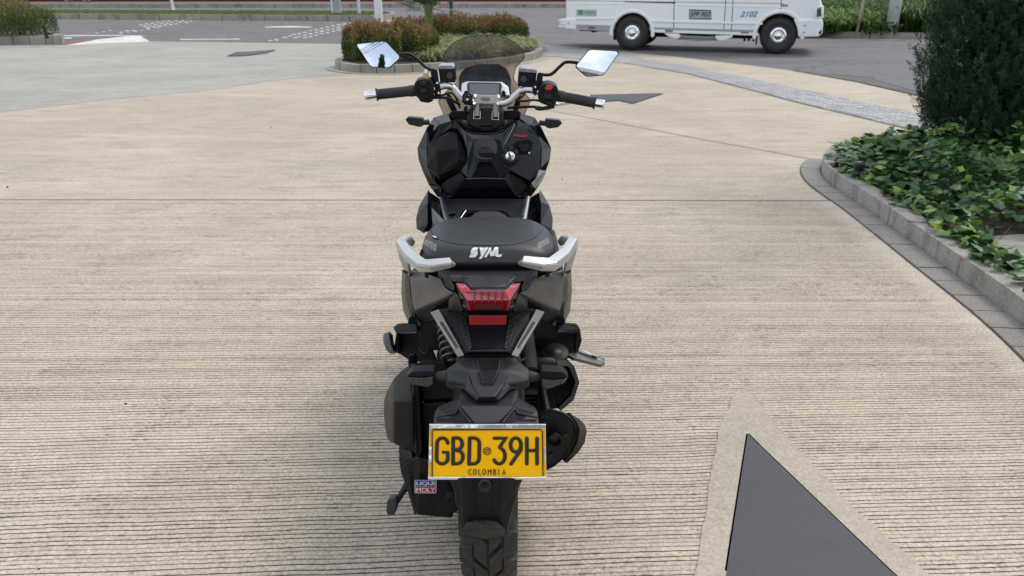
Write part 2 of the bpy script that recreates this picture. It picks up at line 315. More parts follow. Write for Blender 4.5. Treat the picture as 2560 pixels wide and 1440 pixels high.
# ---------------------------------------------------------------- mesh helpers
def worigin(o):
    v = Vector((0, 0, 0))
    while o is not None: v = v + Vector(o.location); o = o.parent
    return v
def link(name, me, parent=None, mat=None):
    o = bpy.data.objects.new(name, me); COL.objects.link(o)
    if mat is not None and len(me.materials) == 0: me.materials.append(mat)
    o.parent = parent
    return o
def tag(o, label=None, cat=None, group=None, kind=None):
    if label: o['label'] = label
    if cat: o['category'] = cat
    if group: o['group'] = group
    if kind: o['kind'] = kind
    return o
def thing(name, loc, label, cat, group=None, rz=0):
    o = bpy.data.objects.new(name, None); COL.objects.link(o); o.location = loc; o.rotation_euler = (0, 0, rz); o.empty_display_size = .2
    return tag(o, label, cat, group)
class MB:
    def __init__(s): s.v = []; s.f = []; s.sm = []
    def add(s, vs, fs, smooth=False):
        n = len(s.v); s.v += [tuple(v) for v in vs]; s.f += [tuple(n + i for i in f) for f in fs]; s.sm += [smooth] * len(fs); return s
    def prism(s, pts, d, smooth=False):
        n = len(pts); pts = [Vector(p) for p in pts]; d = Vector(d)
        vs = pts + [p + d for p in pts]
        fs = [tuple(range(n)), tuple(range(2 * n - 1, n - 1, -1))] + [(i, (i + 1) % n, n + (i + 1) % n, n + i) for i in range(n)]
        return s.add(vs, fs, smooth)
    def shell(s, V, F, d):
        V = [Vector(v) for v in V]; d = Vector(d); n = len(V); ed = {}
        for f in F:
            for i in range(len(f)):
                a, b = f[i], f[(i + 1) % len(f)]; k = (min(a, b), max(a, b)); ed[k] = ed.get(k, 0) + 1
        fs = [tuple(f) for f in F] + [tuple(n + i for i in reversed(f)) for f in F]
        fs += [(a, b, n + b, n + a) for (a, b), c in ed.items() if c == 1]
        return s.add(V + [v + d for v in V], fs)
    def box(s, c, d, rz=0, smooth=False):
        c = Vector(c); R = Matrix.Rotation(rz, 3, 'Z'); vs = [c + R @ Vector((x * d[0] / 2, y * d[1] / 2, z * d[2] / 2)) for x in (-1, 1) for y in (-1, 1) for z in (-1, 1)]
        return s.add(vs, [(0, 1, 3, 2), (4, 6, 7, 5), (0, 4, 5, 1), (2, 3, 7, 6), (0, 2, 6, 4), (1, 5, 7, 3)], smooth)
    def tube(s, path, r, n=10, caps=True, smooth=True):
        path = [Vector(p) for p in path]; m = len(path); rr = r if isinstance(r, (list, tuple)) else [r] * m
        up = None; vs = []
        for i, p in enumerate(path):
            t = (path[min(i + 1, m - 1)] - path[max(i - 1, 0)]).normalized()
            if up is None: up = t.orthogonal().normalized()
            up = (up - t * up.dot(t)).normalized(); sd = t.cross(up)
            vs += [p + (up * cos(2 * pi * k / n) + sd * sin(2 * pi * k / n)) * rr[i] for k in range(n)]
        fs = [(i * n + k, i * n + (k + 1) % n, (i + 1) * n + (k + 1) % n, (i + 1) * n + k) for i in range(m - 1) for k in range(n)]
        s.add(vs, fs, smooth)
        if caps: s.add(vs[:n], [tuple(range(n))[::-1]]); s.add(vs[-n:], [tuple(range(n))])
        return s
    def ribbon(s, path, w, h, nrm, closed=False, n=8):
        """flattened bead following a flat path"""
        path = [Vector(p) for p in path]; m = len(path); nrm = Vector(nrm).normalized(); vs = []
        for i, p in enumerate(path):
            a = path[(i - 1) % m] if (closed or i > 0) else p; b = path[(i + 1) % m] if (closed or i < m - 1) else p
            t = (b - a).normalized(); sd = nrm.cross(t).normalized()
            k1 = (p - a).normalized() if (p - a).length > 1e-9 else t; mi = max(.6, abs(k1.dot(t)))
            vs += [p + sd * (w / mi * cos(2 * pi * k / n)) + nrm * (h * sin(2 * pi * k / n)) for k in range(n)]
        rng_ = m if closed else m - 1
        fs = [(i * n + k, i * n + (k + 1) % n, ((i + 1) % m) * n + (k + 1) % n, ((i + 1) % m) * n + k) for i in range(rng_) for k in range(n)]
        s.add(vs, fs, True)
        if not closed:
            for e, q in ((0, 1), (m - 1, m - 2)):
                dr = (path[e] - path[q]).normalized() * w; ring = vs[e * n:(e + 1) * n]; c = path[e]
                r2 = [c + (v - c) * .7 + dr * .72 for v in ring]
                s.add(ring + r2 + [c + dr], [(k, (k + 1) % n, n + (k + 1) % n, n + k) for k in range(n)] + [(n + k, n + (k + 1) % n, 2 * n) for k in range(n)], True)
        return s
    def lathe(s, c, ax, prof, n=24, smooth=True, ref=None):
        """prof: (distance along ax, radius)"""
        c = Vector(c); ax = Vector(ax).normalized(); u = ax.orthogonal().normalized() if ref is None else Vector(ref).normalized(); w = ax.cross(u); vs = []
        for a, r in prof: vs += [c + ax * a + (u * cos(2 * pi * k / n) + w * sin(2 * pi * k / n)) * r for k in range(n)]
        m = len(prof)
        s.add(vs, [(i * n + k, i * n + (k + 1) % n, (i + 1) * n + (k + 1) % n, (i + 1) * n + k) for i in range(m - 1) for k in range(n)], smooth)
        if prof[0][1] > 1e-5: s.add(vs[:n], [tuple(range(n))[::-1]])
        if prof[-1][1] > 1e-5: s.add(vs[-n:], [tuple(range(n))])
        return s
    def build(s, name, mat, parent=None, bevel=0, seg=2, local=False, rec=True, sub=0, smooth_all=False):
        off = Vector((0, 0, 0)) if local else worigin(parent)
        me = bpy.data.meshes.new(name); me.from_pydata([(v[0] - off.x, v[1] - off.y, v[2] - off.z) for v in s.v], [], s.f)
        me.polygons.foreach_set('use_smooth', [True] * len(s.f) if smooth_all else s.sm)
        if rec:
            bm = bmesh.new(); bm.from_mesh(me); bmesh.ops.remove_doubles(bm, verts=bm.verts, dist=1e-6) if sub else None
            bmesh.ops.recalc_face_normals(bm, faces=bm.faces); bm.to_mesh(me); bm.free()
        me.materials.append(mat); o = bpy.data.objects.new(name, me); COL.objects.link(o); o.parent = parent
        if sub:
            q = o.modifiers.new('sub', 'SUBSURF'); q.levels = q.render_levels = sub
        if bevel:
            q = o.modifiers.new('bevel', 'BEVEL'); q.width = bevel; q.segments = seg; q.limit_method = 'ANGLE'; q.angle_limit = radians(28)
        return o
def sheet(name, pts, z, mat, parent=None, label=None, kind='structure'):
    me = bpy.data.meshes.new(name); me.from_pydata([(p[0], p[1], z) for p in pts], [], [tuple(range(len(pts)))])
    bm = bmesh.new(); bm.from_mesh(me); bmesh.ops.triangulate(bm, faces=bm.faces); bmesh.ops.recalc_face_normals(bm, faces=bm.faces)
    if bm.faces[:] and bm.faces[0].normal.z < 0: bmesh.ops.reverse_faces(bm, faces=bm.faces)
    bm.to_mesh(me); bm.free(); me.materials.append(mat)
    o = bpy.data.objects.new(name, me); COL.objects.link(o); o.parent = parent
    if parent is None: o['kind'] = kind
    return o
def catmull(pts, k=6, closed=False):
    P = [Vector(p) for p in pts]; n = len(P); out = []
    for i in range(n if closed else n - 1):
        g = (lambda j: P[j % n]) if closed else (lambda j: P[max(0, min(n - 1, j))])
        a, b, c, d = g(i - 1), g(i), g(i + 1), g(i + 2)
        for q in range(k):
            t = q / k; out.append(.5 * ((2 * b) + (c - a) * t + (2 * a - 5 * b + 4 * c - d) * t * t + (3 * b - a - 3 * c + d) * t ** 3))
    if not closed: out.append(P[-1])
    return out
def arclen(path):
    s = [0.0]
    for a, b in zip(path, path[1:]): s.append(s[-1] + (b - a).length)
    return s
def at_len(path, s, L_):
    L_ = max(0, min(s[-1], L_))
    i = next((k for k in range(len(s) - 1) if s[k + 1] >= L_), len(s) - 2)
    t = (L_ - s[i]) / max(1e-9, s[i + 1] - s[i]); p = path[i].lerp(path[i + 1], t)
    j, k = max(0, i - 1), min(len(path) - 1, i + 2); d = (path[k] - path[j]); d.z = 0; d.normalize()
    return p, Vector((-d.y, d.x, 0))
def stones(path, w0, w1, z0, z1, ln, name, mat, parent, gap=.004, bevel=.008, sub=3, jit=.003, tilt=0, top_in=0):
    """pieces laid along a path between two side offsets (left of travel is +)"""
    path = [Vector((p[0], p[1], 0)) for p in path]; s = arclen(path); n = max(1, round(s[-1] / ln)); st = s[-1] / n; out = []
    for i in range(n):
        a, b = i * st + gap, (i + 1) * st - gap; A = []; C = []; zt = z1 + random.uniform(-jit, jit); dw = random.uniform(-jit, jit)
        for k in range(sub + 1):
            p, nr = at_len(path, s, a + (b - a) * k / sub); A.append(p + nr * (w0 + dw)); C.append(p + nr * (w1 + dw))
        ring = A + C[::-1]; m = len(ring)
        vs = [Vector((p.x, p.y, z0)) for p in ring] + [Vector((p.x, p.y, zt)) for p in ring]
        cen = vs[m + m // 4]
        mb = MB().add(vs, [(k, (k + 1) % m, m + (k + 1) % m, m + k) for k in range(m)])
        q = len(A)
        mb.add(vs[m:], [(k, k + 1, m - 2 - k, m - 1 - k) for k in range(q - 1)])
        out.append(mb.build(name, mat, parent, bevel))
    return out
def offset_path(path, w):
    path = [Vector((p[0], p[1], 0)) for p in path]; o = []
    for i in range(len(path)):
        d = path[min(i + 1, len(path) - 1)] - path[max(i - 1, 0)]; d.normalize(); o.append(path[i] + Vector((-d.y, d.x, 0)) * w)
    return o
def fast_mesh(name, V, Fc, mat, parent=None, tint=None, smooth=False):
    """numpy verts (n,3), faces (m,k) all of k corners"""
    me = bpy.data.meshes.new(name); off = worigin(parent); V = V - np.array(off)
    k = Fc.shape[1]; me.vertices.add(len(V)); me.vertices.foreach_set('co', V.astype(np.float32).ravel())
    me.loops.add(Fc.size); me.loops.foreach_set('vertex_index', Fc.astype(np.int32).ravel())
    me.polygons.add(len(Fc)); me.polygons.foreach_set('loop_start', np.arange(0, Fc.size, k, dtype=np.int32)); me.polygons.foreach_set('loop_total', np.full(len(Fc), k, dtype=np.int32))
    me.update(calc_edges=True)
    if tint is not None:
        a = me.attributes.new('tint', 'FLOAT', 'POINT'); a.data.foreach_set('value', tint.astype(np.float32))
    me.materials.append(mat); o = bpy.data.objects.new(name, me); COL.objects.link(o); o.parent = parent
    return o
def unit(a): return a / np.maximum(1e-9, np.linalg.norm(a, axis=1, keepdims=True))
def leaves(name, P, D, L_, Wd, mat, parent, tint, fold=.25):
    """a diamond leaf at every point P pointing along D (numpy)"""
    n = len(P); D = unit(D); R = unit(np.cross(D, rng.normal(size=(n, 3)))); N = np.cross(R, D)
    L_ = np.asarray(L_).reshape(-1, 1) * np.ones((n, 1)); Wd = np.asarray(Wd).reshape(-1, 1) * np.ones((n, 1))
    a = P; b = P + D * L_ * .45 + R * Wd + N * Wd * fold; c = P + D * L_; d = P + D * L_ * .45 - R * Wd + N * Wd * fold
    V = np.stack([a, b, c, d], 1).reshape(-1, 3); i = np.arange(n)[:, None] * 4
    Fc = np.concatenate([i + np.array([[0, 1, 2]]), i + np.array([[0, 2, 3]])], 0)
    return fast_mesh(name, V, Fc, mat, parent, np.repeat(tint, 4))
def text_flat(s, shear=0, bold=0):
    cu = bpy.data.curves.new('t', 'FONT'); cu.body = s; cu.offset = bold; cu.shear = shear; cu.resolution_u = 3
    o = bpy.data.objects.new('t', cu); COL.objects.link(o); bpy.context.view_layer.update()
    me = bpy.data.meshes.new_from_object(o.evaluated_get(bpy.context.evaluated_depsgraph_get()))
    V = [v.co.copy() for v in me.vertices]; Fs = [tuple(p.vertices) for p in me.polygons]
    bpy.data.objects.remove(o); bpy.data.curves.remove(cu); bpy.data.meshes.remove(me)
    x0, x1 = min(v.x for v in V), max(v.x for v in V); y0, y1 = min(v.y for v in V), max(v.y for v in V)
    return [((v.x - x0) / (x1 - x0), (v.y - y0) / (y1 - y0)) for v in V], Fs
def text_on(name, s, fn, lift, mat, parent, shear=0, local=False, bold=0):
    """fn maps (0..1, 0..1) to a surface point; lift = thickness vector"""
    UV, Fs = text_flat(s, shear, bold); V = [Vector(fn(u, v)) for u, v in UV]; mb = MB(); mb.shell([v + Vector(lift) for v in V], Fs, -Vector(lift) * .9)
    return mb.build(name, mat, parent, local=local)
# ================================================================ GROUND
sheet('ground', [(-300, -200), (300, -200), (300, 500), (-300, 500)], -.012, M['concrete_grey'])
asp = [(-60, 4), (60, 4), (60, 60), (-60, 60)]
sheet('road', [(-120, 9), (120, 9), (120, 90), (-120, 90)], 0, M['asphalt'])
def GP(lst, z=0): return [G(x, y) for x, y in lst]
# forecourt: grey concrete, then beige concrete, then the grooved slab, each a few mm above the one below
edge = GP([(158, 113), (373, 104), (457, 105), (700, 108), (844, 110), (1100, 112), (1310, 110), (1440, 118), (1700, 143), (1960, 174), (2140, 204), (2310, 243), (2440, 284)])
far_left = Vector((-22, edge[0].y - .3, 0))
fore = [Vector((-22, -8, 0)), Vector((14, -8, 0)), Vector((14, 5.0, 0)), Vector((8.5, 7.9, 0))] + edge[::-1] + [far_left]
sheet('forecourt_grey_concrete', fore, .004, M['concrete_grey'])
bl = GP([(0, 283), (150, 266), (260, 252), (420, 238), (560, 222), (700, 201), (880, 186), (1000, 172), (1100, 150), (1310, 128), (1420, 121), (1700, 146), (1960, 177), (2140, 207), (2310, 247), (2430, 284)])
w = (bl[0] - bl[1]).normalized()
beige = [Vector((-22, -8, 0)), Vector((13.6, -8, 0)), Vector((13.6, 4.6, 0)), Vector((8.2, 7.5, 0))] + bl[::-1] + [bl[0] + w * 9.5, Vector((-22, 4.5, 0))]
sheet('forecourt_beige_concrete', beige, .008, M['concrete_beige'])
jy = G(1280, 507).y
sheet('grooved_slab', [(-18, -6), (9, -6), (9, jy - .006), (1.0, jy + .012), (-3.5, jy + .03), (-18, jy + .04)], .012, M['concrete_grooved'])
# saw-cut joints: narrow dark strips of joint filler
jm = simple('joint_filler', (.13, .115, .095), .85)
def strip(name, path, w, z, mat, parent=None):
    A = offset_path(path, w / 2); Bq = offset_path(path, -w / 2)
    return sheet(name, [(p.x, p.y) for p in A] + [(p.x, p.y) for p in Bq[::-1]], z, mat, parent)
strip('joint_across', [(-18, jy + .046), (-3.5, jy + .035), (1.0, jy + .016), (3.8, jy - .004)], .016, .0135, jm)
strip('joint_diagonal', GP([(1290, 262), (1500, 302), (1760, 352), (2040, 403)]), .012, .0135, jm)
strip('joint_left', GP([(-300, 316), (0, 283), (260, 252), (420, 238), (560, 222), (700, 201), (850, 189)]), .015, .0135, jm)
strip('joint_band', GP([(1560, 158), (1720, 186), (1870, 225), (2000, 260), (2160, 298), (2310, 335), (2420, 362)]), .018, .0195, jm)
# paver band crossing the forecourt: single blocks, nearest 300 as pieces
ub = [G(*p) for p in [(1300, 116), (1420, 124), (1560, 142), (1700, 163), (1850, 192), (2000, 225), (2150, 256), (2310, 290), (2440, 322)]]
lb = [G(*p) for p in [(1300, 138), (1400, 144), (1560, 160), (1720, 187), (1870, 226), (2000, 261), (2160, 299), (2310, 336), (2440, 368)]]
band = sheet('paver_band', [(p.x, p.y) for p in ub] + [(p.x, p.y) for p in lb[::-1]], .0125, M['joint'])
su, sl = arclen(ub), arclen(lb)
def bp(i, t):
    a, _ = at_len(ub, su, su[-1] * t); b, _ = at_len(lb, sl, sl[-1] * t); return a.lerp(b, i)
cells = []
nl = 62; rows = 12
for r in range(rows):
    for c in range(nl):
        o_ = .5 if r % 2 else 0
        t0, t1 = (c + o_) / nl, (c + 1 + o_) / nl
        if t1 > 1: continue
        e = .014; q = [bp((r + e * 2) / rows, t0 + .0008), bp((r + e * 2) / rows, t1 - .0008), bp((r + 1 - e * 2) / rows, t1 - .0008), bp((r + 1 - e * 2) / rows, t0 + .0008)]
        cells.append((sum((p.y for p in q)) / 4, q, random.uniform(.0155, .019)))
cells.sort(key=lambda c: c[0])
rest = MB()
M['block2'] = concrete('pale_block_darker', (.33, .335, .335), 0, 1.4, dark=.5)
for i, (_, q, z) in enumerate(cells):
    mb = MB() if i < 300 else rest
    mb.prism([Vector((p.x, p.y, .006)) for p in q], (0, 0, z - .006))
    if i < 300: mb.build('paver', M['block'] if random.random() < .7 else M['block2'], band)
tag(rest.build('pavers_beyond', M['block'], band), kind='stuff')

# flush slate arrows set in the concrete
def arrow(pts, z, border=None):
    if border:
        bb_ = []
        for i in range(len(border)):
            a_, b_ = Vector(border[i]), Vector(border[(i + 1) % len(border)]); n_ = max(1, int((b_ - a_).length / .02)); w_ = 0
            for j in range(n_): w_ = w_ * .5 + random.gauss(0, .0018); q_ = a_.lerp(b_, j / n_); bb_.append((q_.x + w_, q_.y + random.gauss(0, .002)))
        border = bb_
        sheet('trowelled_margin', border, z - .002, M['concrete_smooth'])
    P = pts; a = sheet('slate_arrow', P, z, M['slate']); return a
A1 = [G(1868, 1095), G(1898, 1126), G(2222, 1440), G(2500, 1700), G(2150, 1660), G(1790, 1640), G(1815, 1440)]
strip('arrow_gap', [A1[0], A1[1], A1[2], A1[3]], .012, .0165, M['ink'])
strip('arrow_gap', [A1[6], A1[0]], .010, .0165, simple('gap_grit', (.12, .11, .095), .9))
B1 = [G(1862, 985), G(1905, 1030), G(2010, 1150), G(2140, 1290), G(2310, 1440), G(2640, 1740), G(1650, 1740), G(1738, 1440), G(1768, 1250), G(1795, 1090), G(1832, 1000)]
arrow([(p.x, p.y) for p in A1], .0185, [(p.x, p.y) for p in B1])
arrow(GP([(1475, 240), (1660, 236), (1582, 262), (1547, 254), (1490, 259), (1400, 262)]), .0185)
arrow(GP([(566, 142), (592, 132), (620, 131), (690, 126), (668, 134), (612, 141)]), .0185)

# patch of cracked old asphalt by the right edge, road lines
sheet('old_asphalt', GP([(1980, 176), (2140, 192), (2196, 196), (2190, 207), (2310, 236), (2460, 270), (2460, 292), (2310, 245), (2140, 206), (1980, 178)]), .004, M['asphalt2'])
strip('road_seam', GP([(2015, 180), (2100, 187), (2190, 194), (2196, 202), (2310, 232)]), .05, .006, M['ink'])
strip('road_seam', GP([(2056, 118), (2150, 116), (2310, 124)]), .05, .006, M['asphalt2'])
strip('yellow_line', GP([(-200, 48), (110, 49), (300, 50), (560, 52), (880, 56)]), .16, .004, M['paint_y'])
strip('yellow_line', GP([(2050, 94), (2150, 98), (2310, 101), (2400, 103)]), .14, .004, M['paint_y'])
sheet('yellow_patch', GP([(870, 45), (960, 46), (1040, 53), (1000, 56), (940, 53), (880, 49)]), .004, M['paint_y'])
for q in ([(662, 67), (720, 65), (780, 67), (778, 69), (664, 69)], [(120, 89), (180, 88), (300, 88), (380, 90), (300, 90), (120, 91)], [(124, 95), (180, 94), (178, 97), (124, 97)], [(450, 98), (600, 97), (600, 99), (450, 100)], [(1300, 72), (1322, 78), (1300, 80)], [(1290, 53), (1312, 53), (1290, 57)]):
    sheet('road_marking', GP(q), .004, M['paint_w'])
sheet('red_ramp', GP([(158, 103), (240, 102), (215, 110), (160, 113)]), .006, M['red_brick'])

# white domed studs across the road, two bands
st = MB()
st.lathe((0, 0, 0), (0, 0, 1), [(0, .062), (.022, .055), (.04, .03), (.044, 0)], 10)
stud0 = st.build('road_stud', M['paint_w'], None)
stud0.scale = (1, 1, 1)
g1 = [(352, 63), (366, 61), (380, 59), (394, 56.5), (408, 55), (422, 53.5), (440, 53), (457, 53.5), (476, 54)]
r2 = [(x + 9, y + 3.6) for x, y in g1[:-1]]; r3 = [(x + 18, y + 7.2) for x, y in g1[:-3]]
sparse = [(243, 83), (259, 80), (275, 77), (302, 82), (318, 78), (320, 83), (338, 79), (354, 76.5), (370, 74), (303, 85), (332, 77), (395, 70)]
g2 = [(676, 103), (690, 101), (712, 95), (725, 91.5), (734, 88), (748, 85.5), (762, 82), (776, 78), (790, 75.5), (805, 72), (818, 69), (832, 66), (846, 63.5), (860, 61), (874, 58.5)]
h2 = [(x + 14, y + 4) for x, y in g2[3:]]; h3 = [(x + 28, y + 7.5) for x, y in g2[4:-1]]
first = True
def put_stud(px, py, lab, grp, s=1.0):
    global first
    o = stud0 if first else stud0.copy()
    if not first: COL.objects.link(o)
    first = False
    p = G(px, py); o.location = (p.x, p.y, .002); o.scale = (s, s, s * .62); o.rotation_euler = (0, 0, random.uniform(0, 6)); tag(o, lab, 'road stud', grp)
for x, y in g1 + r2 + r3 : put_stud(x, y, 'white domed stud in the dense band on the road by the grass median', 'studs in the left band', random.uniform(1.0, 1.25))
for x, y in sparse: put_stud(x, y, 'worn white stud scattered on the road above the white kerb ramp', 'worn scattered studs', random.uniform(.6, 1.1))
for x, y in g2 + h2 + h3: put_stud(x, y, 'white domed stud in the band leading to the island hedge', 'studs in the right band', random.uniform(.9, 1.2))

# low white kerb ramp at the left
def ramp():
    a, b, c = G(160, 114), G(270, 108), G(376, 104.5); t1, t2, t3 = G(345, 103), G(300, 104.5), G(230, 108)
    H = [(t1, .13), (t2, .11), (t3, .06)]
    off = Vector((-.05, .25, 0)); V = [a, b, c] + [t + off + Vector((0, 0, h)) for t, h in H] + [t + off * 2.2 for t, _ in H]
    F = [(0, 1, 5), (1, 4, 5), (1, 2, 4), (2, 3, 4), (3, 6, 7, 4), (4, 7, 8, 5), (2, 6, 3), (0, 5, 8), (0, 8, 7, 6, 2, 1)]
    V = [v + Vector((0, 0, .002)) for v in V]
    o = MB().add(V, F).build('kerb_ramp', simple('ramp_white', (.66, .66, .58), .6, 0, .25, 5), None, .02)
    tag(o, 'cream painted wedge shaped kerb ramp at the edge of the road', 'kerb ramp')
ramp()

# ================================================================ MEDIAN, FAR KERB, FAR PAVEMENT
mk_ = [G(-260, 47), G(110, 48), G(300, 49.5), G(560, 51), G(760, 52.5), G(880, 53.5)]
e = mk_[-1]; tip = [Vector((e.x + .9, e.y + .6, 0)), Vector((e.x + 1.3, e.y + 2.2, 0)), Vector((e.x + .8, e.y + 4.2, 0)), Vector((e.x - .8, e.y + 5.4, 0))]
mpath = catmull(mk_ + tip, 4) + [Vector((-46, mk_[0].y + 7.5, 0))]
med = thing('kerb', (-12, 32, 0), 'weathered grey kerb stones around the long grass median', 'kerb')
stones(mpath, 0, .16, 0, .21, .86, 'kerb_stone', M['kerb'], med, .012, .012)
inner = offset_path(mpath, .15)
sheet('median_soil', [(p.x, p.y) for p in inner], .17, M['soil'])
# grass on the median
gy0 = min(p.y for p in inner)
n = 42000; X = rng.uniform(-30, inner[-2].x + 1.6, n); Y = rng.uniform(gy0, gy0 + 7, n)
poly = np.array([(p.x, p.y) for p in inner])
def inside(X, Y, poly):
    c = np.zeros(len(X), bool); j = len(poly) - 1
    for i in range(len(poly)):
        xi, yi = poly[i]; xj, yj = poly[j]
        hit = ((yi > Y) != (yj > Y)) & (X < (xj - xi) * (Y - yi) / (yj - yi + 1e-12) + xi); c ^= hit; j = i
    return c
k = inside(X, Y, poly); X, Y = X[k], Y[k]; n = len(X)
P = np.stack([X, Y, np.full(n, .17)], 1); D = rng.normal(size=(n, 3)) * .5 + (0, 0, 1)
tag(leaves('median_grass', P, D, rng.uniform(.04, .09, n), .012, M['grassmat'], None, rng.uniform(0, 1, n) ** 1.3), 'short mown grass on the median', 'grass', kind='stuff')

fk = [Vector((-62, 46.3, 0)), Vector((-29, 47, 0)), Vector((-10, 47.4, 0)), Vector((4, 47.0, 0)), Vector((16, 45.5, 0)), Vector((40, 42, 0))]
fkp = catmull(fk, 4)
fkerb = thing('kerb', (-10, 47.3, 0), 'far grey kerb stones along the red brick pavement', 'kerb')
stones(fkp, 0, .35, 0, .22, 1.1, 'kerb_stone', M['kerb'], fkerb, .015, .012)
q = offset_path(fkp, .34)
sheet('pavement', [(p.x, p.y) for p in q] + [(60, 90), (-80, 90)], .20, M['red_brick'])
# black fence at the back of the far pavement
def far_fence(x0, x1, y0, y1, lab):
    n = 14; R_ = thing('fence', ((x0 + x1) / 2, (y0 + y1) / 2, .2), lab, 'fence')
    pk = MB(); d = Vector((x1 - x0, y1 - y0, 0)); Ln = d.length; d.normalize(); a = Vector((x0, y0, 0))
    for i in range(n + 1):
        p = a + d * (Ln * i / n); MB().box((p.x, p.y, 1.2), (.14, .14, 2.0)).build('post', M['fence'], R_)
    m = (Vector((x0, y0, 0)) + Vector((x1, y1, 0))) / 2; rz = atan2(d.y, d.x)
    MB().box((m.x, m.y, .42), (Ln, .25, .44), rz).build('base_wall', M['fence'], R_)
    for z in (.9, 1.55, 2.1): MB().box((m.x, m.y, z), (Ln, .05, .05), rz).build('rail', M['fence'], R_)
    for i in range(int(Ln / .16)):
        p = a + d * (.08 + .16 * i); pk.box((p.x, p.y, 1.4), (.025, .025, 1.5))
    tag(pk.build('picket', M['fence'], R_), kind='stuff')
far_fence(-60, -6, 52.2, 53.4, 'black metal fence on a dark base wall behind the far pavement, left stretch')
far_fence(-6, 34, 53.4, 51.0, 'black metal fence behind the far pavement, stretch beyond the island')
# dark foliage behind the fence
n = 30000; X = rng.uniform(-62, 36, n); Y = rng.uniform(55, 58, n); Z = rng.uniform(.2, 4.5, n) * (.8 + .2 * np.sin(X * .9))
tag(leaves('far_shrubbery', np.stack([X, Y, Z], 1), rng.normal(size=(n, 3)), .35, .12, M['cypress'], None, rng.uniform(0, 1, n)), 'dense dark shrubbery beyond the black fence', 'shrubbery', kind='stuff')

# bicycle parked on the far pavement
def bicycle():
    R_ = thing('bicycle', (-26.3, 50.4, .2), 'dark bicycle standing on the red pavement at the far left', 'bicycle')
    xa, xb, y, z = -26.85, -25.78, 50.4, .2 + .34
    for cx in (xa, xb):
        wh = MB(); wh.tube([Vector((cx + .32 * cos(a), y, z + .32 * sin(a))) for a in np.linspace(0, 2 * pi, 29)], .022, 8, False); wl = wh.build('wheel', M['tyre'], R_)
        rm = MB(); rm.tube([Vector((cx + .30 * cos(a), y, z + .30 * sin(a))) for a in np.linspace(0, 2 * pi, 29)], .012, 6, False)
        for a in np.linspace(0, pi, 9)[:-1]: rm.tube([(cx - .3 * cos(a), y, z - .3 * sin(a)), (cx + .3 * cos(a), y, z + .3 * sin(a))], .003, 4)
        rm.build('rim', M['silver'], wl)
    bb = Vector((xa + .47, y, z - .05)); st_ = Vector((xa + .36, y, z + .50)); hd = Vector((xb - .17, y, z + .50)); hb = Vector((xb - .13, y, z + .36))
    fr = MB()
    for a, b in ((bb, st_), (bb, hb), (st_, hd), (bb, Vector((xa, y, z))), (st_, Vector((xa, y, z))), (hd, Vector((xb, y, z))), (hd, hd + Vector((-.03, 0, .14)))): fr.tube([a, b], .016, 8)
    fr.build('frame', M['ink'], R_)
    MB().box(st_ + Vector((-.02, 0, .1)), (.26, .12, .05)).build('saddle', M['rubber'], R_, .015)
    MB().tube([hd + Vector((.02, -.28, .16)), hd + Vector((-.03, 0, .14)), hd + Vector((.02, .28, .16))], .013, 8).build('handlebar', M['ink'], R_)
    cr = MB(); cr.lathe(bb - Vector((0, .05, 0)), (0, 1, 0), [(0, .09), (.02, .09)], 16); cr.tube([bb, bb + Vector((.1, -.06, -.13))], .01); cr.tube([bb, bb + Vector((-.1, .06, .13))], .01); cr.box(bb + Vector((.1, -.1, -.13)), (.09, .08, .02)); cr.build('crank', M['ink'], R_)
bicycle()

# poles
def pole(px, py, r0, r1, h, mat, lab, base_z=.17, name='pole', cat='pole', lean=0, Y=None):
    p = B(px, py, Y) if Y else G(px, py, base_z)
    R_ = thing(name, (p.x, p.y, base_z), lab, cat)
    m = MB(); m.lathe((p.x, p.y, base_z), (lean, 0, 1), [(0, r0), (h * .5, (r0 + r1) / 2), (h, r1)], 20); m.build('shaft', mat, R_)
    f = MB(); f.lathe((p.x, p.y, base_z - .002), (0, 0, 1), [(0, r0 * 1.9), (.015, r0 * 1.9), (.03, r0 * 1.2)], 16); f.build('base_flange', mat, R_)
    return R_
pole(433, 25, .07, .06, 5, M['polewhite'], 'slim white post on the grass median, left of the others', cat='post', name='post', lean=-.03)
pole(832, 33, .055, .05, 5, M['polewhite'], 'slim white post just left of the thick grey pole on the median', cat='post', name='post', lean=-.01)
pole(846, 33, .135, .125, 9, M['polegrey'], 'thick grey concrete pole on the grass median between two slim posts')
pole(898, 34, .055, .05, 5, M['polewhite'], 'slim white post right of the thick grey pole, by the median tip', cat='post', name='post')
pole(2229, 70, .155, .12, 9, M['polegrey'], 'tapered grey concrete pole among tall grass behind the right kerb', base_z=.12, Y=22.0)
o = pole(2145, 62, .038, .034, 2.6, M['wood'], 'thin pale wooden stake leaning in the grass behind the right kerb', base_z=.12, name='stake', cat='stake', lean=.06, Y=22.1)

